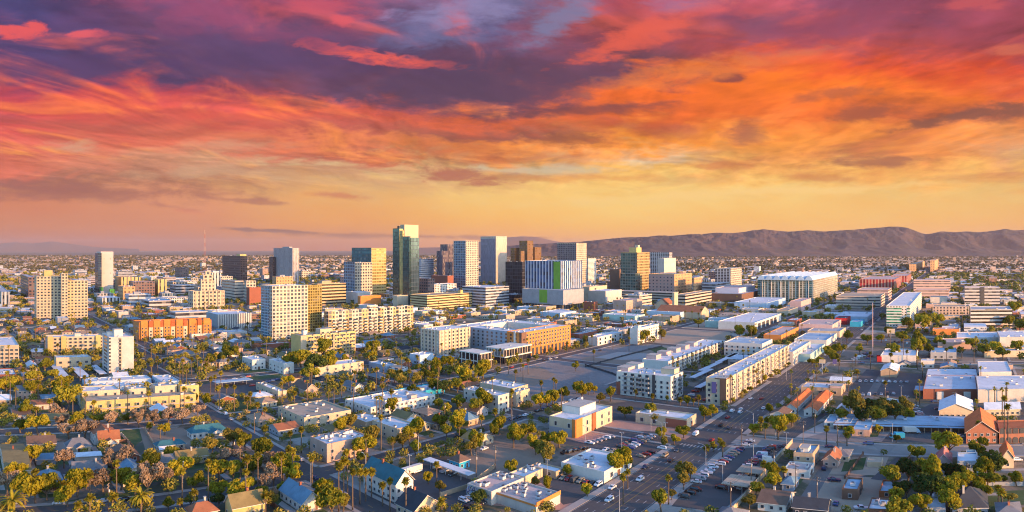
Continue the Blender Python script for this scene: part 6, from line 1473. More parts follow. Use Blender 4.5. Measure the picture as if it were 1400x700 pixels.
def skirt():
    mb = MB(); rg = random.Random(3)
    for i in range(26):
        a = i * .2417 * 2; r = rg.uniform(.28, .5); mb.face([(0, 0, -.1), (math.cos(a) * r, math.sin(a) * r, rg.uniform(-1.1, -.5)), (math.cos(a + .4) * r, math.sin(a + .4) * r, rg.uniform(-1.2, -.5))])
    return mb.mesh('frond_skirt', LEAF['skirt'])
SKIRT = skirt()
def palm_trunk():
    mb = MB(); q = Vector((0, 0, -.01))
    for i in range(6):
        f = (i + 1) / 6; p = Vector((.05 * math.sin(f * 2), 0, f)); mb.tube(q, p, 1.25 - .5 * i / 6, 1.25 - .5 * (i + 1) / 6, 8); q = p
    return mb.mesh('trunk', BARK)
PTRUNK = palm_trunk()
NT_ = [0]; NP_ = [0]; TREEPOS = []
NAMES = {'green': 'green leafy', 'yellow': 'golden green', 'dark': 'dark green', 'pink': 'bare pinkish', 'olive': 'olive brown'}
def tree(s, e, r, kind, rg, hand=False):
    NT_[0] += 1; p = W(s, e); root = empty('broadleaf_tree' if kind != 'pink' else 'bare_tree', p, rg.uniform(0, 6.28))
    sc_ = r * rg.uniform(1.0, 1.25); c = addm('crown', rg.choice(TV[kind]), root); c.scale = (sc_ * rg.uniform(.85, 1.1), sc_ * rg.uniform(.85, 1.1), sc_ * rg.uniform(.8, 1.25)); t = addm('trunk', rg.choice(TRUNKS), root); t.scale = (sc_,) * 3
    TREEPOS.append((s, e, r)); sz = 'small' if r < 2.6 else ('large' if r > 4.8 else 'medium')
    tag(root, sz + ' ' + NAMES[kind] + ' tree', 'tree', 'broadleaf trees', pxy(s, e), True)
def palm(s, e, h, rg, date=False):
    NP_[0] += 1; p = W(s, e); root = empty('palm_tree' if not date else 'date_palm', p, rg.uniform(0, 6.28)); cr = rg.uniform(1.5, 2.1) if not date else rg.uniform(2.9, 3.5)
    t = addm('trunk', PTRUNK, root); k = .24 if not date else .36; t.scale = (k, k, h)
    c = addm('crown', rg.choice(DATES if date else FANS), root, (.02, 0, h - .1)); c.scale = (cr,) * 3
    if not date: sk = addm('frond_skirt', SKIRT, root, (.02, 0, h)); sk.scale = (cr, cr, cr)
    tag(root, ('tall' if h > 14 else 'low' if h < 8 else 'mid height') + (' date palm' if date else ' fan palm'), 'palm tree', 'palm trees', pxy(s, e), True)
def tree_px(cx, cy, r, kind):
    yb = cy + 1.1 * r; s_ = (yb - HY) / CAM_H; tree(*se(cx, yb), r / s_ * 1.2, kind, RT, True)
RT = random.Random(99)
TL = """52 578 15 y,28 582 9 g,35 560 10 g,84 575 9 p,95 588 12 p,115 588 13 p,92 548 13 g,78 562 11 p,104 575 10 y,85 530 11 y,45 535 9 y,8 530 12 y,20 522 8 o,40 515 9 g,62 500 9 g,75 512 8 g,
42 627 10 y,88 627 12 p,163 629 18 p,22 650 11 y,35 672 17 y,10 660 12 p,105 663 15 y,92 680 12 y,141 657 14 p,165 655 14 y,185 660 16 g,180 640 11 o,200 660 17 p,228 655 11 p,250 640 16 y,236 620 8 g,208 638 12 g,225 585 9 y,
262 660 9 g,300 640 16 y,312 625 12 p,330 670 17 y,345 640 14 g,370 632 13 p,362 617 12 g,386 640 16 y,400 650 13 y,374 652 12 p,395 628 11 y,340 660 10 o,290 608 12 o,318 600 10 o,335 605 9 g,352 608 10 g,318 645 12 g,300 668 10 y,270 655 10 y,
455 690 19 g,440 600 9 o,465 583 10 y,478 580 9 o,500 612 14 y,508 600 11 o,495 625 9 g,560 595 13 y,572 590 11 y,550 602 10 o,568 612 9 g,600 578 9 y,625 580 11 y,632 592 8 y,610 590 8 g,650 607 11 y,645 612 10 o,683 583 10 y,675 590 9 g,702 598 13 y,733 610 11 g,722 592 8 y,745 600 9 y,700 640 8 y,602 665 8 o,586 653 8 y,
765 598 13 y,745 622 14 o,752 600 7 g,728 605 8 y,905 592 8 y,935 590 8 y,922 600 7 y,908 605 6 o,858 628 13 y,838 635 12 y,846 630 12 y,803 670 8 y,775 642 8 y,750 665 8 y,732 660 7 o,890 565 8 g,855 562 9 g,895 572 7 o,
962 566 9 y,972 562 8 y,1030 588 8 y,1082 574 9 y,1064 588 12 y,1052 561 7 g,1162 590 8 y,1050 575 6 g,1201 588 5 y,1225 600 5 g,
1170 560 14 o,1185 555 16 d,1198 558 14 d,1210 562 14 o,1232 558 14 o,1222 566 13 d,1180 572 11 d,1198 570 10 g,1150 568 9 g,1243 566 10 y,
1254 618 11 g,1297 612 14 y,1223 655 14 g,1240 648 13 d,1262 640 15 y,1280 650 18 y,1270 665 20 d,1290 675 16 y,1258 685 16 y,1300 690 14 y,1238 670 12 d,1225 680 9 y,1228 697 16 g,1310 665 14 y,1345 645 13 y,1350 655 12 g,1340 670 11 y,1360 640 12 d,1355 625 9 g,1335 622 9 g,1390 655 9 y,1378 678 9 o,1330 610 8 g,1345 608 7 y,
412 490 12 g,400 495 11 y,428 500 13 d,440 480 12 g,448 498 12 y,452 485 9 y,425 512 10 g,395 520 8 y,315 485 10 g,303 490 8 d,290 495 8 g,510 478 9 g,508 485 8 y,490 500 6 y,470 495 6 y,535 560 9 y,565 535 9 g,
597 505 11 y,570 520 8 o,580 512 8 o,610 498 9 y,632 515 11 y,640 520 9 g,660 507 10 y,655 510 8 g,590 528 10 g,605 530 10 d,625 528 8 g,590 515 8 g,660 548 13 y,650 556 10 g,740 552 9 y,755 545 9 y,770 540 8 g,748 548 8 g,625 550 9 g,610 560 7 y,600 553 7 g,
590 505 6 p,540 515 8 o,550 522 9 o,575 505 7 y,165 546 8 p,190 575 9 p,210 572 10 p,230 570 10 p,250 568 11 p,150 573 10 p,135 572 8 g,270 560 9 p,280 548 8 y,262 548 7 g,175 572 8 g,
787 502 5 g,795 538 8 y,805 533 6 y,812 532 6 y,835 540 8 g,820 545 7 o,788 530 7 g,940 548 6 y,880 452 9 g,882 462 7 y,862 455 7 g,955 440 7 g,1010 455 7 y,1028 457 7 y,905 458 6 o,
1132 478 6 y,1135 485 6 y,1120 494 6 y,1148 480 8 y,1142 492 6 y,1110 495 5 y,1205 462 6 y,1233 459 8 y,1215 454 6 g,1225 480 9 y,1242 445 8 y,1252 460 8 y,1262 447 9 y,1280 440 8 y,1262 435 8 y,1340 428 8 y,1388 420 9 y,1380 440 8 y,1395 445 9 g,1255 478 8 y,1262 470 7 g,1270 478 7 g,1250 468 8 g,1282 466 7 y,1290 470 6 g,1328 470 8 y,1345 480 8 g,1362 478 8 y,1372 484 7 g,1390 478 7 y,1158 462 6 g,1175 478 6 g,1185 465 6 g,1300 478 6 g"""
KM = dict(y='yellow', g='green', p='pink', d='dark', o='olive')
for ln in TL.replace('\n', '').split(','):
    a = ln.split(); tree_px(float(a[0]), float(a[1]), float(a[2]), KM[a[3]])
for i_ in range(15):    # small trees along the kerb of the avenue apartments
    tree(375 + i_ * 17 + RT.uniform(-4, 4), 143.2, RT.uniform(1.7, 2.6), RT.choice(['yellow', 'yellow', 'olive', 'green']), RT, True)
PL = """17 703 679 d,193 705 672 d,155 705 674 f,107 712 685 f,336 700 640 f,338 680 622 f,123 712 675 f,265 700 668 f,246 706 680 f,362 612 582 f,397 620 588 f,412 620 583 f,400 662 612 f,395 640 610 f,427 664 622 f,430 620 595 f,
363 705 672 f,445 690 664 f,470 695 625 f,482 698 640 f,463 700 632 f,492 690 640 f,500 685 640 f,508 680 640 f,475 680 628 f,523 692 658 f,533 700 652 f,555 706 652 f,604 708 680 f,537 628 597 f,597 660 630 s,628 605 576 f,
338 568 542 f,352 574 550 f,362 580 556 f,288 540 515 f,302 530 507 f,310 545 525 f,298 552 528 f,294 536 512 f,207 495 470 f,215 508 486 f,212 500 478 f,220 492 468 f,198 485 462 f,224 505 490 f,245 512 485 f,250 520 490 f,240 505 485 f,262 515 488 f,270 512 485 f,275 518 492 f,255 525 500 f,246 530 505 f,285 508 484 f,295 505 482 f,278 500 475 f,305 506 486 f,312 508 490 f,325 500 480 f,268 502 478 f,282 520 495 f,
52 552 520 f,68 565 545 f,90 535 515 f,195 700 672 f,204 590 578 f,219 600 580 f,
852 690 647 f,858 668 640 f,914 690 648 f,938 650 632 f,930 652 630 f,944 655 632 f,935 655 636 f,984 612 600 f,975 618 608 f,988 625 603 f,966 622 608 f,1040 590 570 f,1046 600 578 f,1130 608 582 f,1158 610 590 f,1045 650 630 f,1072 660 637 s,
869 548 532 f,892 552 538 f,912 553 540 f,930 556 543 f,948 556 544 f,955 558 540 f,712 508 490 f,722 512 490 f,705 525 505 f,715 522 497 f,695 512 495 f,760 540 518 f,757 545 515 f,740 540 520 f,
1148 500 475 f,1170 500 483 f,1172 518 505 f,1147 510 490 f,1218 505 482 f,1294 500 475 f,1233 483 463 f,1235 495 458 f,1220 508 492 f,1210 545 520 f,1240 500 478 f,1373 620 540 f,1378 622 552 f,1338 605 575 f,1298 700 672 f,1365 690 662 f,1370 700 668 f,1315 490 475 f,1190 505 480 f,
524 492 472 f,530 498 478 f,512 470 455 f,520 476 458 f,545 500 482 f,556 505 490 f,486 536 506 f,515 492 475 f,570 500 485 f,582 506 490 f,592 508 494 f,604 510 496 f,628 500 488 f,560 530 505 f,548 528 505 f,523 545 515 f,530 540 512 f,620 490 476 f,640 492 478 f,420 490 470 f,447 492 472 f,465 500 480 f,467 545 520 f,523 556 525 f,
565 545 515 f,576 532 508 f,585 540 516 f,535 560 532 f,860 480 460 f,838 478 462 f,812 495 478 f,778 470 455 f,700 560 532 f,862 520 500 f,795 535 520 f,650 528 510 f"""
for ln in PL.replace('\n', '').split(','):
    a = ln.split(); x, yb, yt = map(float, a[:3]); h = ground_h(yb, yt); dt = a[3] == 'd'
    palm(*se(x, yb), max(3.5, h - 1.5), RT, dt)

# ---------------------------------------------------------------- the rest of the city, block by block
RI = random.Random(12)
FREE = [(836, 545, 640, 478), ]
def in_lot(s, e):   # keep the big empty lots, car parks and the courts free
    x, y = pxy(s, e)
    for poly in LOTS:
        c = False; j = len(poly) - 1
        for i in range(len(poly)):
            if (poly[i][1] > y) != (poly[j][1] > y) and x < (poly[j][0] - poly[i][0]) * (y - poly[i][1]) / (poly[j][1] - poly[i][1]) + poly[i][0]: c = not c
            j = i
        if c: return True
    return False
LOTS = [[(640, 536), (700, 500), (800, 478), (905, 470), (985, 478), (836, 545), (760, 560)], [(880, 458), (960, 440), (1010, 447), (985, 470), (920, 482)], [(735, 655), (735, 600), (790, 550), (960, 548), (1000, 580), (820, 700), (640, 700)],
        [(905, 700), (1000, 606), (1095, 606), (1010, 700)], [(470, 700), (560, 640), (655, 655), (640, 700)], [(600, 640), (680, 600), (760, 610), (740, 650), (655, 660)], [(920, 548), (970, 505), (1010, 485), (1020, 495), (985, 552)],
        [(1045, 606), (1100, 572), (1160, 592), (1330, 592), (1325, 606)], [(1240, 575), (1275, 545), (1330, 548), (1320, 580)], [(1150, 545), (1180, 500), (1265, 508), (1245, 550)], [(1100, 700), (1120, 640), (1245, 620), (1245, 670), (1200, 700)],
        [(160, 628), (160, 585), (250, 575), (265, 628)], [(565, 470), (640, 436), (705, 440), (640, 464)], [(1240, 480), (1280, 470), (1300, 505), (1275, 512)], [(1380, 668), (1350, 700), (1400, 700), (1400, 668)],
        [(1085, 610), (1150, 612), (1400, 632), (1400, 612), (1240, 600), (1085, 596)], [(1200, 475), (1190, 462), (1240, 462), (1250, 475)], [(262, 538), (300, 512), (390, 505), (400, 520), (350, 545)], [(1170, 420), (1230, 450), (1190, 510), (1060, 510)] ]
def visible(s, e, m=25):
    x, y = pxy(s, e); d = math.hypot(s, e)
    th = (x - 700) / FP
    return -m < x < 1400 + m and HY < y < 735 and abs(th) < 1.2
NH = [0]
HWALL = [('cream', 'cream'), ('white', 'white'), ('sand', 'sand'), ('tan', 'tan'), ('pink', 'pinktan'), ('grey', 'grey'), ('brick', 'brick')]
HROOF = [('grey', 'sgrey'), ('brown', 'sbrown'), ('charcoal', 'sdark'), ('rust', 'srust'), ('tan', 'stan'), ('blue grey', 'sblue'), ('white', 'swhite'), ('olive', 'solive')]
STALLS_ = 0
def fill_houses():
    cand = []
    for zs, ze in (((25, 300), (165, 900)), ((300, 480), (240, 900)), ((165, 560), (-320, 100)), ((560, 900), (-900, -60))):
        s = zs[0]
        while s < zs[1]:
            e = ze[0]
            while e < ze[1]:
                cand.append((s + RI.uniform(-3, 3), e + RI.uniform(-3, 3))); e += 19
            s += 23
    cand.sort(key=lambda p: math.hypot(*p))
    for s, e in cand:
        if NH[0] >= 225: break
        L1, L2 = RI.uniform(9, 14), RI.uniform(9, 15)
        if not visible(s, e, 10) or RI.random() < .12 or in_lot(s + 5, e + 5) or in_lot(s, e) or occupied(s, s + L1, e, e + L2, 1.5) or box_on_street(s, s + L1, e, e + L2, 4): continue
        wn, wk = RI.choice(HWALL); rn, rk = RI.choice(HROOF); kd = RI.choice(['gable', 'gable', 'hip']); two = RI.random() < .18; NH[0] += 1
        house('house', f'{wn} {"two storey" if two else "low"} house, {rn} {kd} roof', 0, 0, 0, 0, 5.6 if two else RI.uniform(2.9, 3.4), RI.uniform(1.8, 3), wk, rk, RI.choice('se'), kd, None, chim=RI.random() < .35, se_=(s, e, L1, L2), auto=True, group='houses on the residential blocks')
fill_houses()
def yards():
    # paths to the doors, small lawns and back-yard fences round the houses
    drive = MB(); lawn = MB(); n = 0; rg = random.Random(77)
    for t in list(THINGS):
        o = t[0]
        if not o.name.startswith('house'): continue
        x, y = t[2]
        if y < 430: continue
        s, e = se(x, y)
        occ = [q for q in OCC if abs(q[0] + .5 - s) < .6 and abs(q[2] + .5 - e) < .6]
        if not occ: continue
        a, b, c, d = occ[0]
        def q_(mb, s0, s1, e0, e1, z):
            if not box_on_street(s0, s1, e0, e1, 2.3) and not in_lot(s0, e0) and not in_lot(s1, e1): mb.face([W(s0, e0, z), W(s1, e0, z), W(s1, e1, z), W(s0, e1, z)])
        q_(drive, a - 3.2, a - .3, c - 6, d, .02 + n * .0001); q_(lawn, a, b, c - 6.5, c - .3, .014 + n * .0001)
        if rg.random() < .5: q_(lawn, b + .3, b + 6, c, d, .015 + n * .0001)
        n += 1
        if n % 3 == 0 and y > 480 and rg.random() < .9:
            s0, s1, e0, e1 = a - 3.4, b + 5.5, c - 4, d + 2.5
            if box_on_street(s0, s1, e0, e1, 3): continue
            fr = Frame(s1, e0); root = empty('yard_fence', W(s1, e0)); fm = rg.choice([WALLS['brown'], WALLS['tan'], WALLS['offwhite'], WALLS['grey']])
            for (p, q2, r, u) in ((s1, s1 + .12, e0, e1), (b + .8, s1, e1 - .12, e1)):
                mb = MB(); boxm(mb, fr, p, q2, r, u, 0, 1.7); mb.build('panel', fm, root)
            for i in range(5):
                mb = MB(); ee = e0 + (e1 - e0) * i / 4; boxm(mb, fr, s1 - .08, s1 + .2, ee - .1, ee + .1, 0, 1.9); mb.build('post', fm, root)
            tag(root, 'low yard fence of boards', 'fence', 'back yard fences', (x, y), True)
    struct(drive.build('path', WALKM)); struct(lawn.build('lawn', LAWN))
yards()
def midrises():
    ks = ['greyoffice', 'brownoffice', 'whitegrid', 'beigeband', 'pinkpunch', 'creamgrid', 'darkwhite', 'silverband', 'bluewhite', 'fiveband', 'orangepunch', 'deco', 'greyband', 'tanband', 'darkglass', 'whitefin']
    nm = dict(greyoffice='grey banded', brownoffice='brown', whitegrid='white gridded', beigeband='beige banded', pinkpunch='dusky pink', creamgrid='cream gridded', darkwhite='dark glass and white', silverband='silver banded', bluewhite='blue grey', fiveband='grey striped', orangepunch='tan', deco='pale tan', greyband='mauve grey', tanband='tan banded', darkglass='black glass', whitefin='white finned')
    n = 0
    for _ in range(1500):
        if n >= 85: break
        x, y = RI.uniform(40, 1050), RI.uniform(378, 428); 
        if x > 900 and y > 400: continue
        s, e = se(x, y); L1, L2 = RI.uniform(22, 50), RI.uniform(22, 50); h = min(RI.choice([10, 12, 14, 16, 20, 24, 30]), 12 + (430 - y) * .6 + 6)
        if in_lot(s, e) or occupied(s, s + L1, e, e + L2, 4) or box_on_street(s, s + L1, e, e + L2, 2): continue
        n += 1; k = RI.choice(ks); fr = Frame(s, e); root = empty('office_building', W(s, e)); wall_box(fr, root, s, e, L1, L2, 0, h, k, RI.choice(['rwhite', 'rgrey', 'rtan', 'rblue'])); units(fr, root, s, e, L1, L2, h - .68, 4, RI, 1.6)
        if RI.random() < .5: mb = MB(); boxm(mb, fr, s + L1 * .3, s + L1 * .6, e + L2 * .3, e + L2 * .6, h - .7, h + 4); mb.build('penthouse', WALLS['grey'], root)
        OCC.append((s, s + L1, e, e + L2)); tag(root, f'{nm[k]} {"mid rise" if h > 15 else "low"} office block', 'office building', 'mid rise blocks of the inner city', (x, y), True)
midrises()
NB = [0]; STUFFB = []
def fill_blocks():
    cand = []
    for a, b, c, d, st in ((300, 1250, 139, 1300, 34), (330, 1400, -900, 100, 36), (30, 400, 400, 1400, 34)):
        s = a
        while s < b:
            e = c
            while e < d: cand.append((s + RI.uniform(-4, 4), e + RI.uniform(-4, 4))); e += st
            s += st
    cand.sort(key=lambda p: math.hypot(*p))
    WC = [('white', 'white'), ('cream', 'cream'), ('pale', 'offwhite'), ('tan', 'tan'), ('sand', 'sand'), ('brick', 'brick'), ('pink', 'pinktan'), ('pale blue', 'paleblue'), ('grey', 'grey')]
    RCc = [('white', 'rwhite')] * 5 + [('grey', 'rgrey'), ('tan', 'rtan'), ('blue grey', 'rblue'), ('metal', 'rmetal'), ('pink', 'rpink')]
    for s, e in cand:
        L1, L2 = RI.uniform(12, 30), RI.uniform(12, 30)
        if not visible(s, e, 10) or RI.random() < .08 or in_lot(s + L1 / 2, e + L2 / 2) or in_lot(s, e) or occupied(s, s + L1, e, e + L2, 2) or box_on_street(s, s + L1, e, e + L2, 3): continue
        h = RI.choice([4, 4.5, 5, 5.5, 6, 7, 8.5]); 
        if NB[0] < 215:
            NB[0] += 1; wn, wk = RI.choice(WC); rn, rk = RI.choice(RCc); x, y = pxy(s, e)
            fr = Frame(s, e); root = empty('low_building', W(s, e)); wall_box(fr, root, s, e, L1, L2, 0, h, wk, rk); units(fr, root, s, e, L1, L2, h - .68, RI.randint(2, 6), RI)
            if y > 425:
                for k in range(RI.randint(2, 4)):
                    win_mesh(fr, 'e', (s + L1 * RI.uniform(.1, .9), e), 1, 2, 1.6, root); win_mesh(fr, 's', (s, e + L2 * RI.uniform(.1, .9)), 1, 2, 1.6, root)
            OCC.append((s, s + L1, e, e + L2)); tag(root, f'{wn} {"tall " if h > 6.5 else ""}building, flat {rn} roof', 'building', 'low flat roofed buildings', (x, y), True)
        else: STUFFB.append((s, e, L1, L2, h)); OCC.append((s, s + L1, e, e + L2))
fill_blocks()
BPAL = [(.58, .50, .45), (.56, .42, .32), (.45, .34, .25), (.36, .24, .18), (.52, .38, .32), (.24, .13, .09), (.30, .30, .32), (.5, .52, .54), (.70, .68, .66)]
from mathutils import noise as MN
def district(s, e): return MN.noise(Vector((s * .0011, e * .0011, 2.2))) + .5 * MN.noise(Vector((s * .0035, e * .0035, 9.1)))
def far_city():
    s_, f_, c_ = [], [], []
    def add(s, e, a, b, h, wc, rc, rigid=True):
        k = len(s_); P = [W(s, e), W(s + a, e), W(s + a, e + b), W(s, e + b)]
        for z in (0, h):
            for p in P: s_.append((p.x, p.y, z))
        for i in range(4):
            j = (i + 1) % 4; f_.append((k + i, k + j, k + 4 + j, k + 4 + i)); c_.append(wc)
        f_.append((k + 4, k + 5, k + 6, k + 7)); c_.append(rc)
    def cols():
        w = RI.choice(BPAL); r = RI.choice([(.66, .64, .64)] * 2 + [(.40, .28, .22)] + [(.34, .33, .33), (.30, .20, .14), (.42, .30, .22), (.5, .55, .6)]); return w, r
    for q in STUFFB: w, r = cols(); add(*q, w, r)
    n = 0
    for d0, d1, st in ((450, 1500, 40), (1500, 3000, 46), (3000, 5500, 70), (5500, 9500, 120)):
        d = d0
        while d < d1:
            half = math.radians(50); steps = int(2 * half * d / st)
            for i in range(steps):
                th = -half + 2 * half * (i + RI.random()) / steps; dd = d + RI.uniform(0, st)
                s, e = dd * math.cos(th - A1), dd * math.sin(A1 - th)
                big = RI.random(); L1 = RI.uniform(9, 18) if big < .6 else RI.uniform(20, 40 + dd * .006); L2 = RI.uniform(9, 18) if big < .6 else RI.uniform(16, 36 + dd * .004)
                if big >= .6 and dd > 3000 and RI.random() < .3: L1 *= 2.0
                h = RI.uniform(3.5, 6) if big < .6 else RI.uniform(5, 10)
                if RI.random() < .012 and dd > 1300: h = RI.uniform(14, 30); L1 = L2 = 24
                if dd > 1600 and district(s, e) < -.05 and RI.random() < .6: continue
                if dd < 3300:
                    if dd < 1250 and RI.random() < .25: continue
                    if occupied(s, s + L1, e, e + L2, 2) or box_on_street(s, s + L1, e, e + L2, 2) or in_lot(s, e): continue
                    if dd < 1500: OCC.append((s, s + L1, e, e + L2))
                w, r = cols()
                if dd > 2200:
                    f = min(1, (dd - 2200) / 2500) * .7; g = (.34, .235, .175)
                    w = tuple(a * (1 - f) + b * f for a, b in zip(w, g)); r = tuple(a * (1 - f * .8) + b * f * .8 for a, b in zip(r, g)) if RI.random() < .88 else r  # distance haze put into the wall and roof colours
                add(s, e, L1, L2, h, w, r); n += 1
            d += st
    me = bpy.data.meshes.new('distant_buildings'); me.from_pydata(s_, [], f_)
    at = me.attributes.new('paint', 'FLOAT_COLOR', 'FACE'); at.data.foreach_set('color', np.array([(*c, 1) for c in c_], dtype=np.float32).ravel())
    m, t, b = principled('distant_walls'); an = m.node_tree.nodes.new('ShaderNodeAttribute'); an.attribute_name = 'paint'
    p = t.geo(); c = t.vmath('SCALE', an.outputs['Color']); t.link(t.m('MULTIPLY_ADD', t.noise(p, .12, 5, .7), .9, .5), c.node.inputs['Scale']); 
    z = t.sep(p)[2]; nz = t.geo('Normal'); hz = t.m('LESS_THAN', t.sep(nz)[2], .5)
    wn = t.m('MULTIPLY', t.m('LESS_THAN', t.m('ABSOLUTE', t.m('SUBTRACT', t.m('FRACT', t.m('DIVIDE', z, 3.6)), .5)), .2), t.m('GREATER_THAN', t.noise(p, .28, 1, .5), .5))
    c = t.mix(t.m('MULTIPLY', t.m('MULTIPLY', wn, hz), .85), c, (.03, .035, .045)); t.link(c, b.inputs['Base Color']); b.inputs['Roughness'].default_value = .85
    me.materials.append(m); o = bpy.data.objects.new('distant_buildings', me); COL.objects.link(o); o['kind'] = 'stuff'; o['label'] = 'mass of low houses and sheds spreading to the horizon'; print('far buildings', n)
far_city()
def near_trees():
    # fill the gaps between the houses up to 290 trees, nearest first
    cand = []
    for _ in range(3800):
        x, y = RI.uniform(0, 1400), 400 + 300 * RI.random() ** 1.1
        s, e = se(x, y); cand.append((y, s, e))
    cand.sort(reverse=True)
    for y, s, e in cand:
        if NT_[0] >= 292: break
        r = RI.uniform(1.8, 4.4)
        if occupied(s, s, e, e, r * .6) or on_street(s, e, 1.0) or in_lot(s, e): continue
        if any((s - a) ** 2 + (e - b) ** 2 < (r + c) ** 2 * .7 for a, b, c in TREEPOS): continue
        tree(s, e, r, RI.choice(['yellow', 'green', 'olive', 'pink', 'dark', 'green']), RI)
near_trees()
def near_palms():
    for axis, c, w, a, b, wk in STREETS:
        if c in (127,): continue
        q = max(a, -40)
        while q < min(b, 1100) and NP_[0] < 292:
            for side in (-1, 1):
                off = c + side * (w / 2 + 3.4); s, e = (q, off) if axis == 's' else (off, q)
                if RI.random() < .30 and visible(s, e, 0) and not occupied(s, s, e, e, .8) and not on_street(s, e, .5) and not in_lot(s, e) and pxy(s, e)[1] > 420: palm(s, e, RI.uniform(7, 17), RI)
            q += 11
near_palms()
def clump_mass(name, label, pts, m, leaves, kindfn):
    """thousands of small leafy clumps as one mass"""
    rg = np.random.RandomState(4); V = []; n = len(pts); P = np.array([(p[0], p[1], p[2]) for p in pts]); rr = np.array([p[3] for p in pts])
    for i in range(leaves):
        d = rg.normal(size=(n, 3)); d /= np.linalg.norm(d, axis=1)[:, None]
        c = P + d * (rr * rg.uniform(.45, 1.0, n))[:, None] * np.array([1, 1, .8]); c[:, 2] += rr * 1.05
        a = rg.normal(size=(n, 3)); a /= np.linalg.norm(a, axis=1)[:, None]; b = np.cross(a, rg.normal(size=(n, 3))); b /= np.linalg.norm(b, axis=1)[:, None] + 1e-6
        s = (rr * kindfn)[:, None]; V.append(np.stack([c - a * s - b * s * .7, c + a * s - b * s * .6, c + a * s * .8 + b * s * .8, c - a * s * .8 + b * s * .6], axis=1))
    V = np.concatenate(V).reshape(-1, 3); nf = len(V) // 4
    me = bpy.data.meshes.new(name); me.vertices.add(len(V)); me.vertices.foreach_set('co', V.astype(np.float32).ravel()); me.loops.add(len(V)); me.loops.foreach_set('vertex_index', np.arange(len(V), dtype=np.int32))
    me.polygons.add(nf); me.polygons.foreach_set('loop_start', np.arange(0, len(V), 4, dtype=np.int32)); me.update(); me.validate(); me.materials.append(m)
    o = bpy.data.objects.new(name, me); COL.objects.link(o); o['kind'] = 'stuff'; o['label'] = label
def far_trees():
    m = bpy.data.materials.new('far_leaves'); m.use_nodes = True; nt = m.node_tree; t = NT(nt); b = nt.nodes['Principled BSDF']; p = t.geo()
    n = t.noise(p, .05, 4, .6); c = t.ramp(n, [(.3, (.07, .09, .022)), (.48, (.18, .165, .03)), (.58, (.29, .235, .035)), (.72, (.30, .20, .11))]); t.link(c, b.inputs['Base Color']); b.inputs['Roughness'].default_value = 1; b.inputs['Specular IOR Level'].default_value = .1
    A0, A, Bq, Cc = [], [], [], []
    for d0, d1, st in ((110, 450, 7.3), (450, 700, 10), (700, 1400, 15), (1400, 2600, 21), (2600, 5000, 34), (5000, 9500, 62)):
        d = d0
        while d < d1:
            half = math.radians(49); steps = int(2 * half * d / st)
            for i in range(steps):
                th = -half + 2 * half * (i + RI.random()) / steps; dd = d + RI.uniform(0, st); s, e = dd * math.cos(th - A1), dd * math.sin(A1 - th)
                r = RI.uniform(1.8, 4.4)
                if e < 139 and dd < 700 and RI.random() < .6: continue
                if dd < 450: r = RI.uniform(1.2, 3.4)
                if RI.random() < (.18 if dd < 1400 else .35 if dd < 2600 else .5): continue
                if dd > 1600 and district(s, e) > .05 and RI.random() < .6: continue
                if dd < 3000:
                    if on_street(s, e, .5): continue
                    if dd < 1500 and (occupied(s, s, e, e, r * .5) or in_lot(s, e)): continue
                    if dd < 700 and any((s - a) ** 2 + (e - b_) ** 2 < (c_ + 1.5) ** 2 for a, b_, c_ in TREEPOS): continue
                if dd > 1400: r *= 1.2 + dd / 6000
                w = W(s, e); (A0 if dd < 450 else A if dd < 1100 else Bq if dd < 2600 else Cc).append((w.x, w.y, 0, r))
            d += st
    clump_mass('yard_trees', 'dense bushes and small trees filling the house yards', A0, m, 200, .12)
    clump_mass('distant_trees', 'yards full of bushy trees between the city blocks', A, m, 80, .20)
    clump_mass('distant_trees', 'green tree cover of the outer city', Bq, m, 26, .34)
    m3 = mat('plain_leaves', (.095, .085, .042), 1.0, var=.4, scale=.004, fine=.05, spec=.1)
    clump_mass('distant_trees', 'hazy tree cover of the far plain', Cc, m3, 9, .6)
    print('far trees', len(A0), len(A), len(Bq), len(Cc))
far_trees()
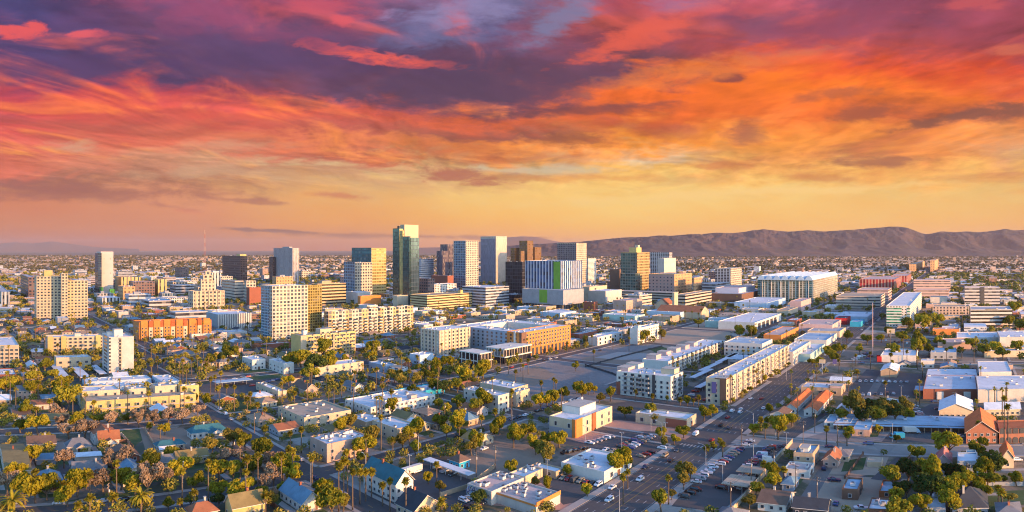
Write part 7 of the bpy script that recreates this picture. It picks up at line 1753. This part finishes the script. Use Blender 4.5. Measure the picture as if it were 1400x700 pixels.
def far_palms():
    mb = MB(); n = 0
    for _ in range(5000):
        x, y = RI.uniform(0, 1400), 385 + 200 * RI.random() ** 1.6; s, e = se(x, y)
        if n > 420: break
        if not (occupied(s, s, e, e, 1) or on_street(s, e, .5) or in_lot(s, e)):
            n += 1; p = W(s, e); h = RI.uniform(8, 19); mb.tube(p, p + Vector((0, 0, h)), .3, .22, 4, 0)
            for k in range(22):
                a = RI.uniform(0, 6.28); el = RI.uniform(-.8, 1.3); d = Vector((math.cos(a) * math.cos(el), math.sin(a) * math.cos(el), math.sin(el))); sd = Vector((-math.sin(a), math.cos(a), 0)) * .5; c = p + Vector((0, 0, h)); mb.face([c, c + d * .9 - sd, c + d * 1.9 + Vector((0, 0, -.4)), c + d * .9 + sd], 1)
    o = mb.build('distant_palms', [BARK, LEAF['palm']]); o['kind'] = 'stuff'; o['label'] = 'scattered small fan palms among the city blocks'
far_palms()
# ---------------------------------------------------------------- labels that single each thing out
def word_labels():
    ORD = ['first', 'second', 'third', 'fourth', 'fifth', 'sixth', 'seventh', 'eighth', 'ninth', 'tenth', 'eleventh', 'twelfth']
    todo = [t for t in THINGS if t[3]]; bag = {}
    for t in todo:
        x, y = t[2]; best = None
        for ph, rx, ry in REFS:
            d = math.hypot((x - rx) * .8, (y - ry) * 1.6)
            if best is None or d < best[0]: best = (d, ph, x - rx, y - ry)
        _, ph, dx, dy = best
        rel = ('in front of' if dy > 0 else 'behind') if abs(dy) * 1.6 > abs(dx) * .8 else ('right of' if dx > 0 else 'left of')
        bag.setdefault('%s %s %s' % (t[1], rel, ph), []).append(t)
    for lab, ts in bag.items():
        if len(ts) == 1: ts[0][0]['label'] = lab; continue
        ts.sort(key=lambda t: t[2][0])
        for i, t in enumerate(ts):
            if i == 0: w = 'leftmost'
            elif i == len(ts) - 1: w = 'rightmost'
            else: w = (ORD[i] if i < 12 else '%dth' % (i + 1)) + ' from left'
            t[0]['label'] = '%s, %s' % (lab, w)
    for t in todo:
        if len(t[0]['label'].split()) > 16: t[0]['label'] = t[0]['label'].replace(' with two crossarms', '').replace(' with two heads', '').replace(' with curved arm', '').replace(' flat', '', 1)
        if len(t[0]['label'].split()) > 16: print('LONG', t[0]['label'])
word_labels()
print('things', len(THINGS), 'trees', NT_[0], 'palms', NP_[0], 'houses', NH[0], 'blocks', NB[0], 'cars', NCAR[0], 'objects', len(bpy.data.objects))
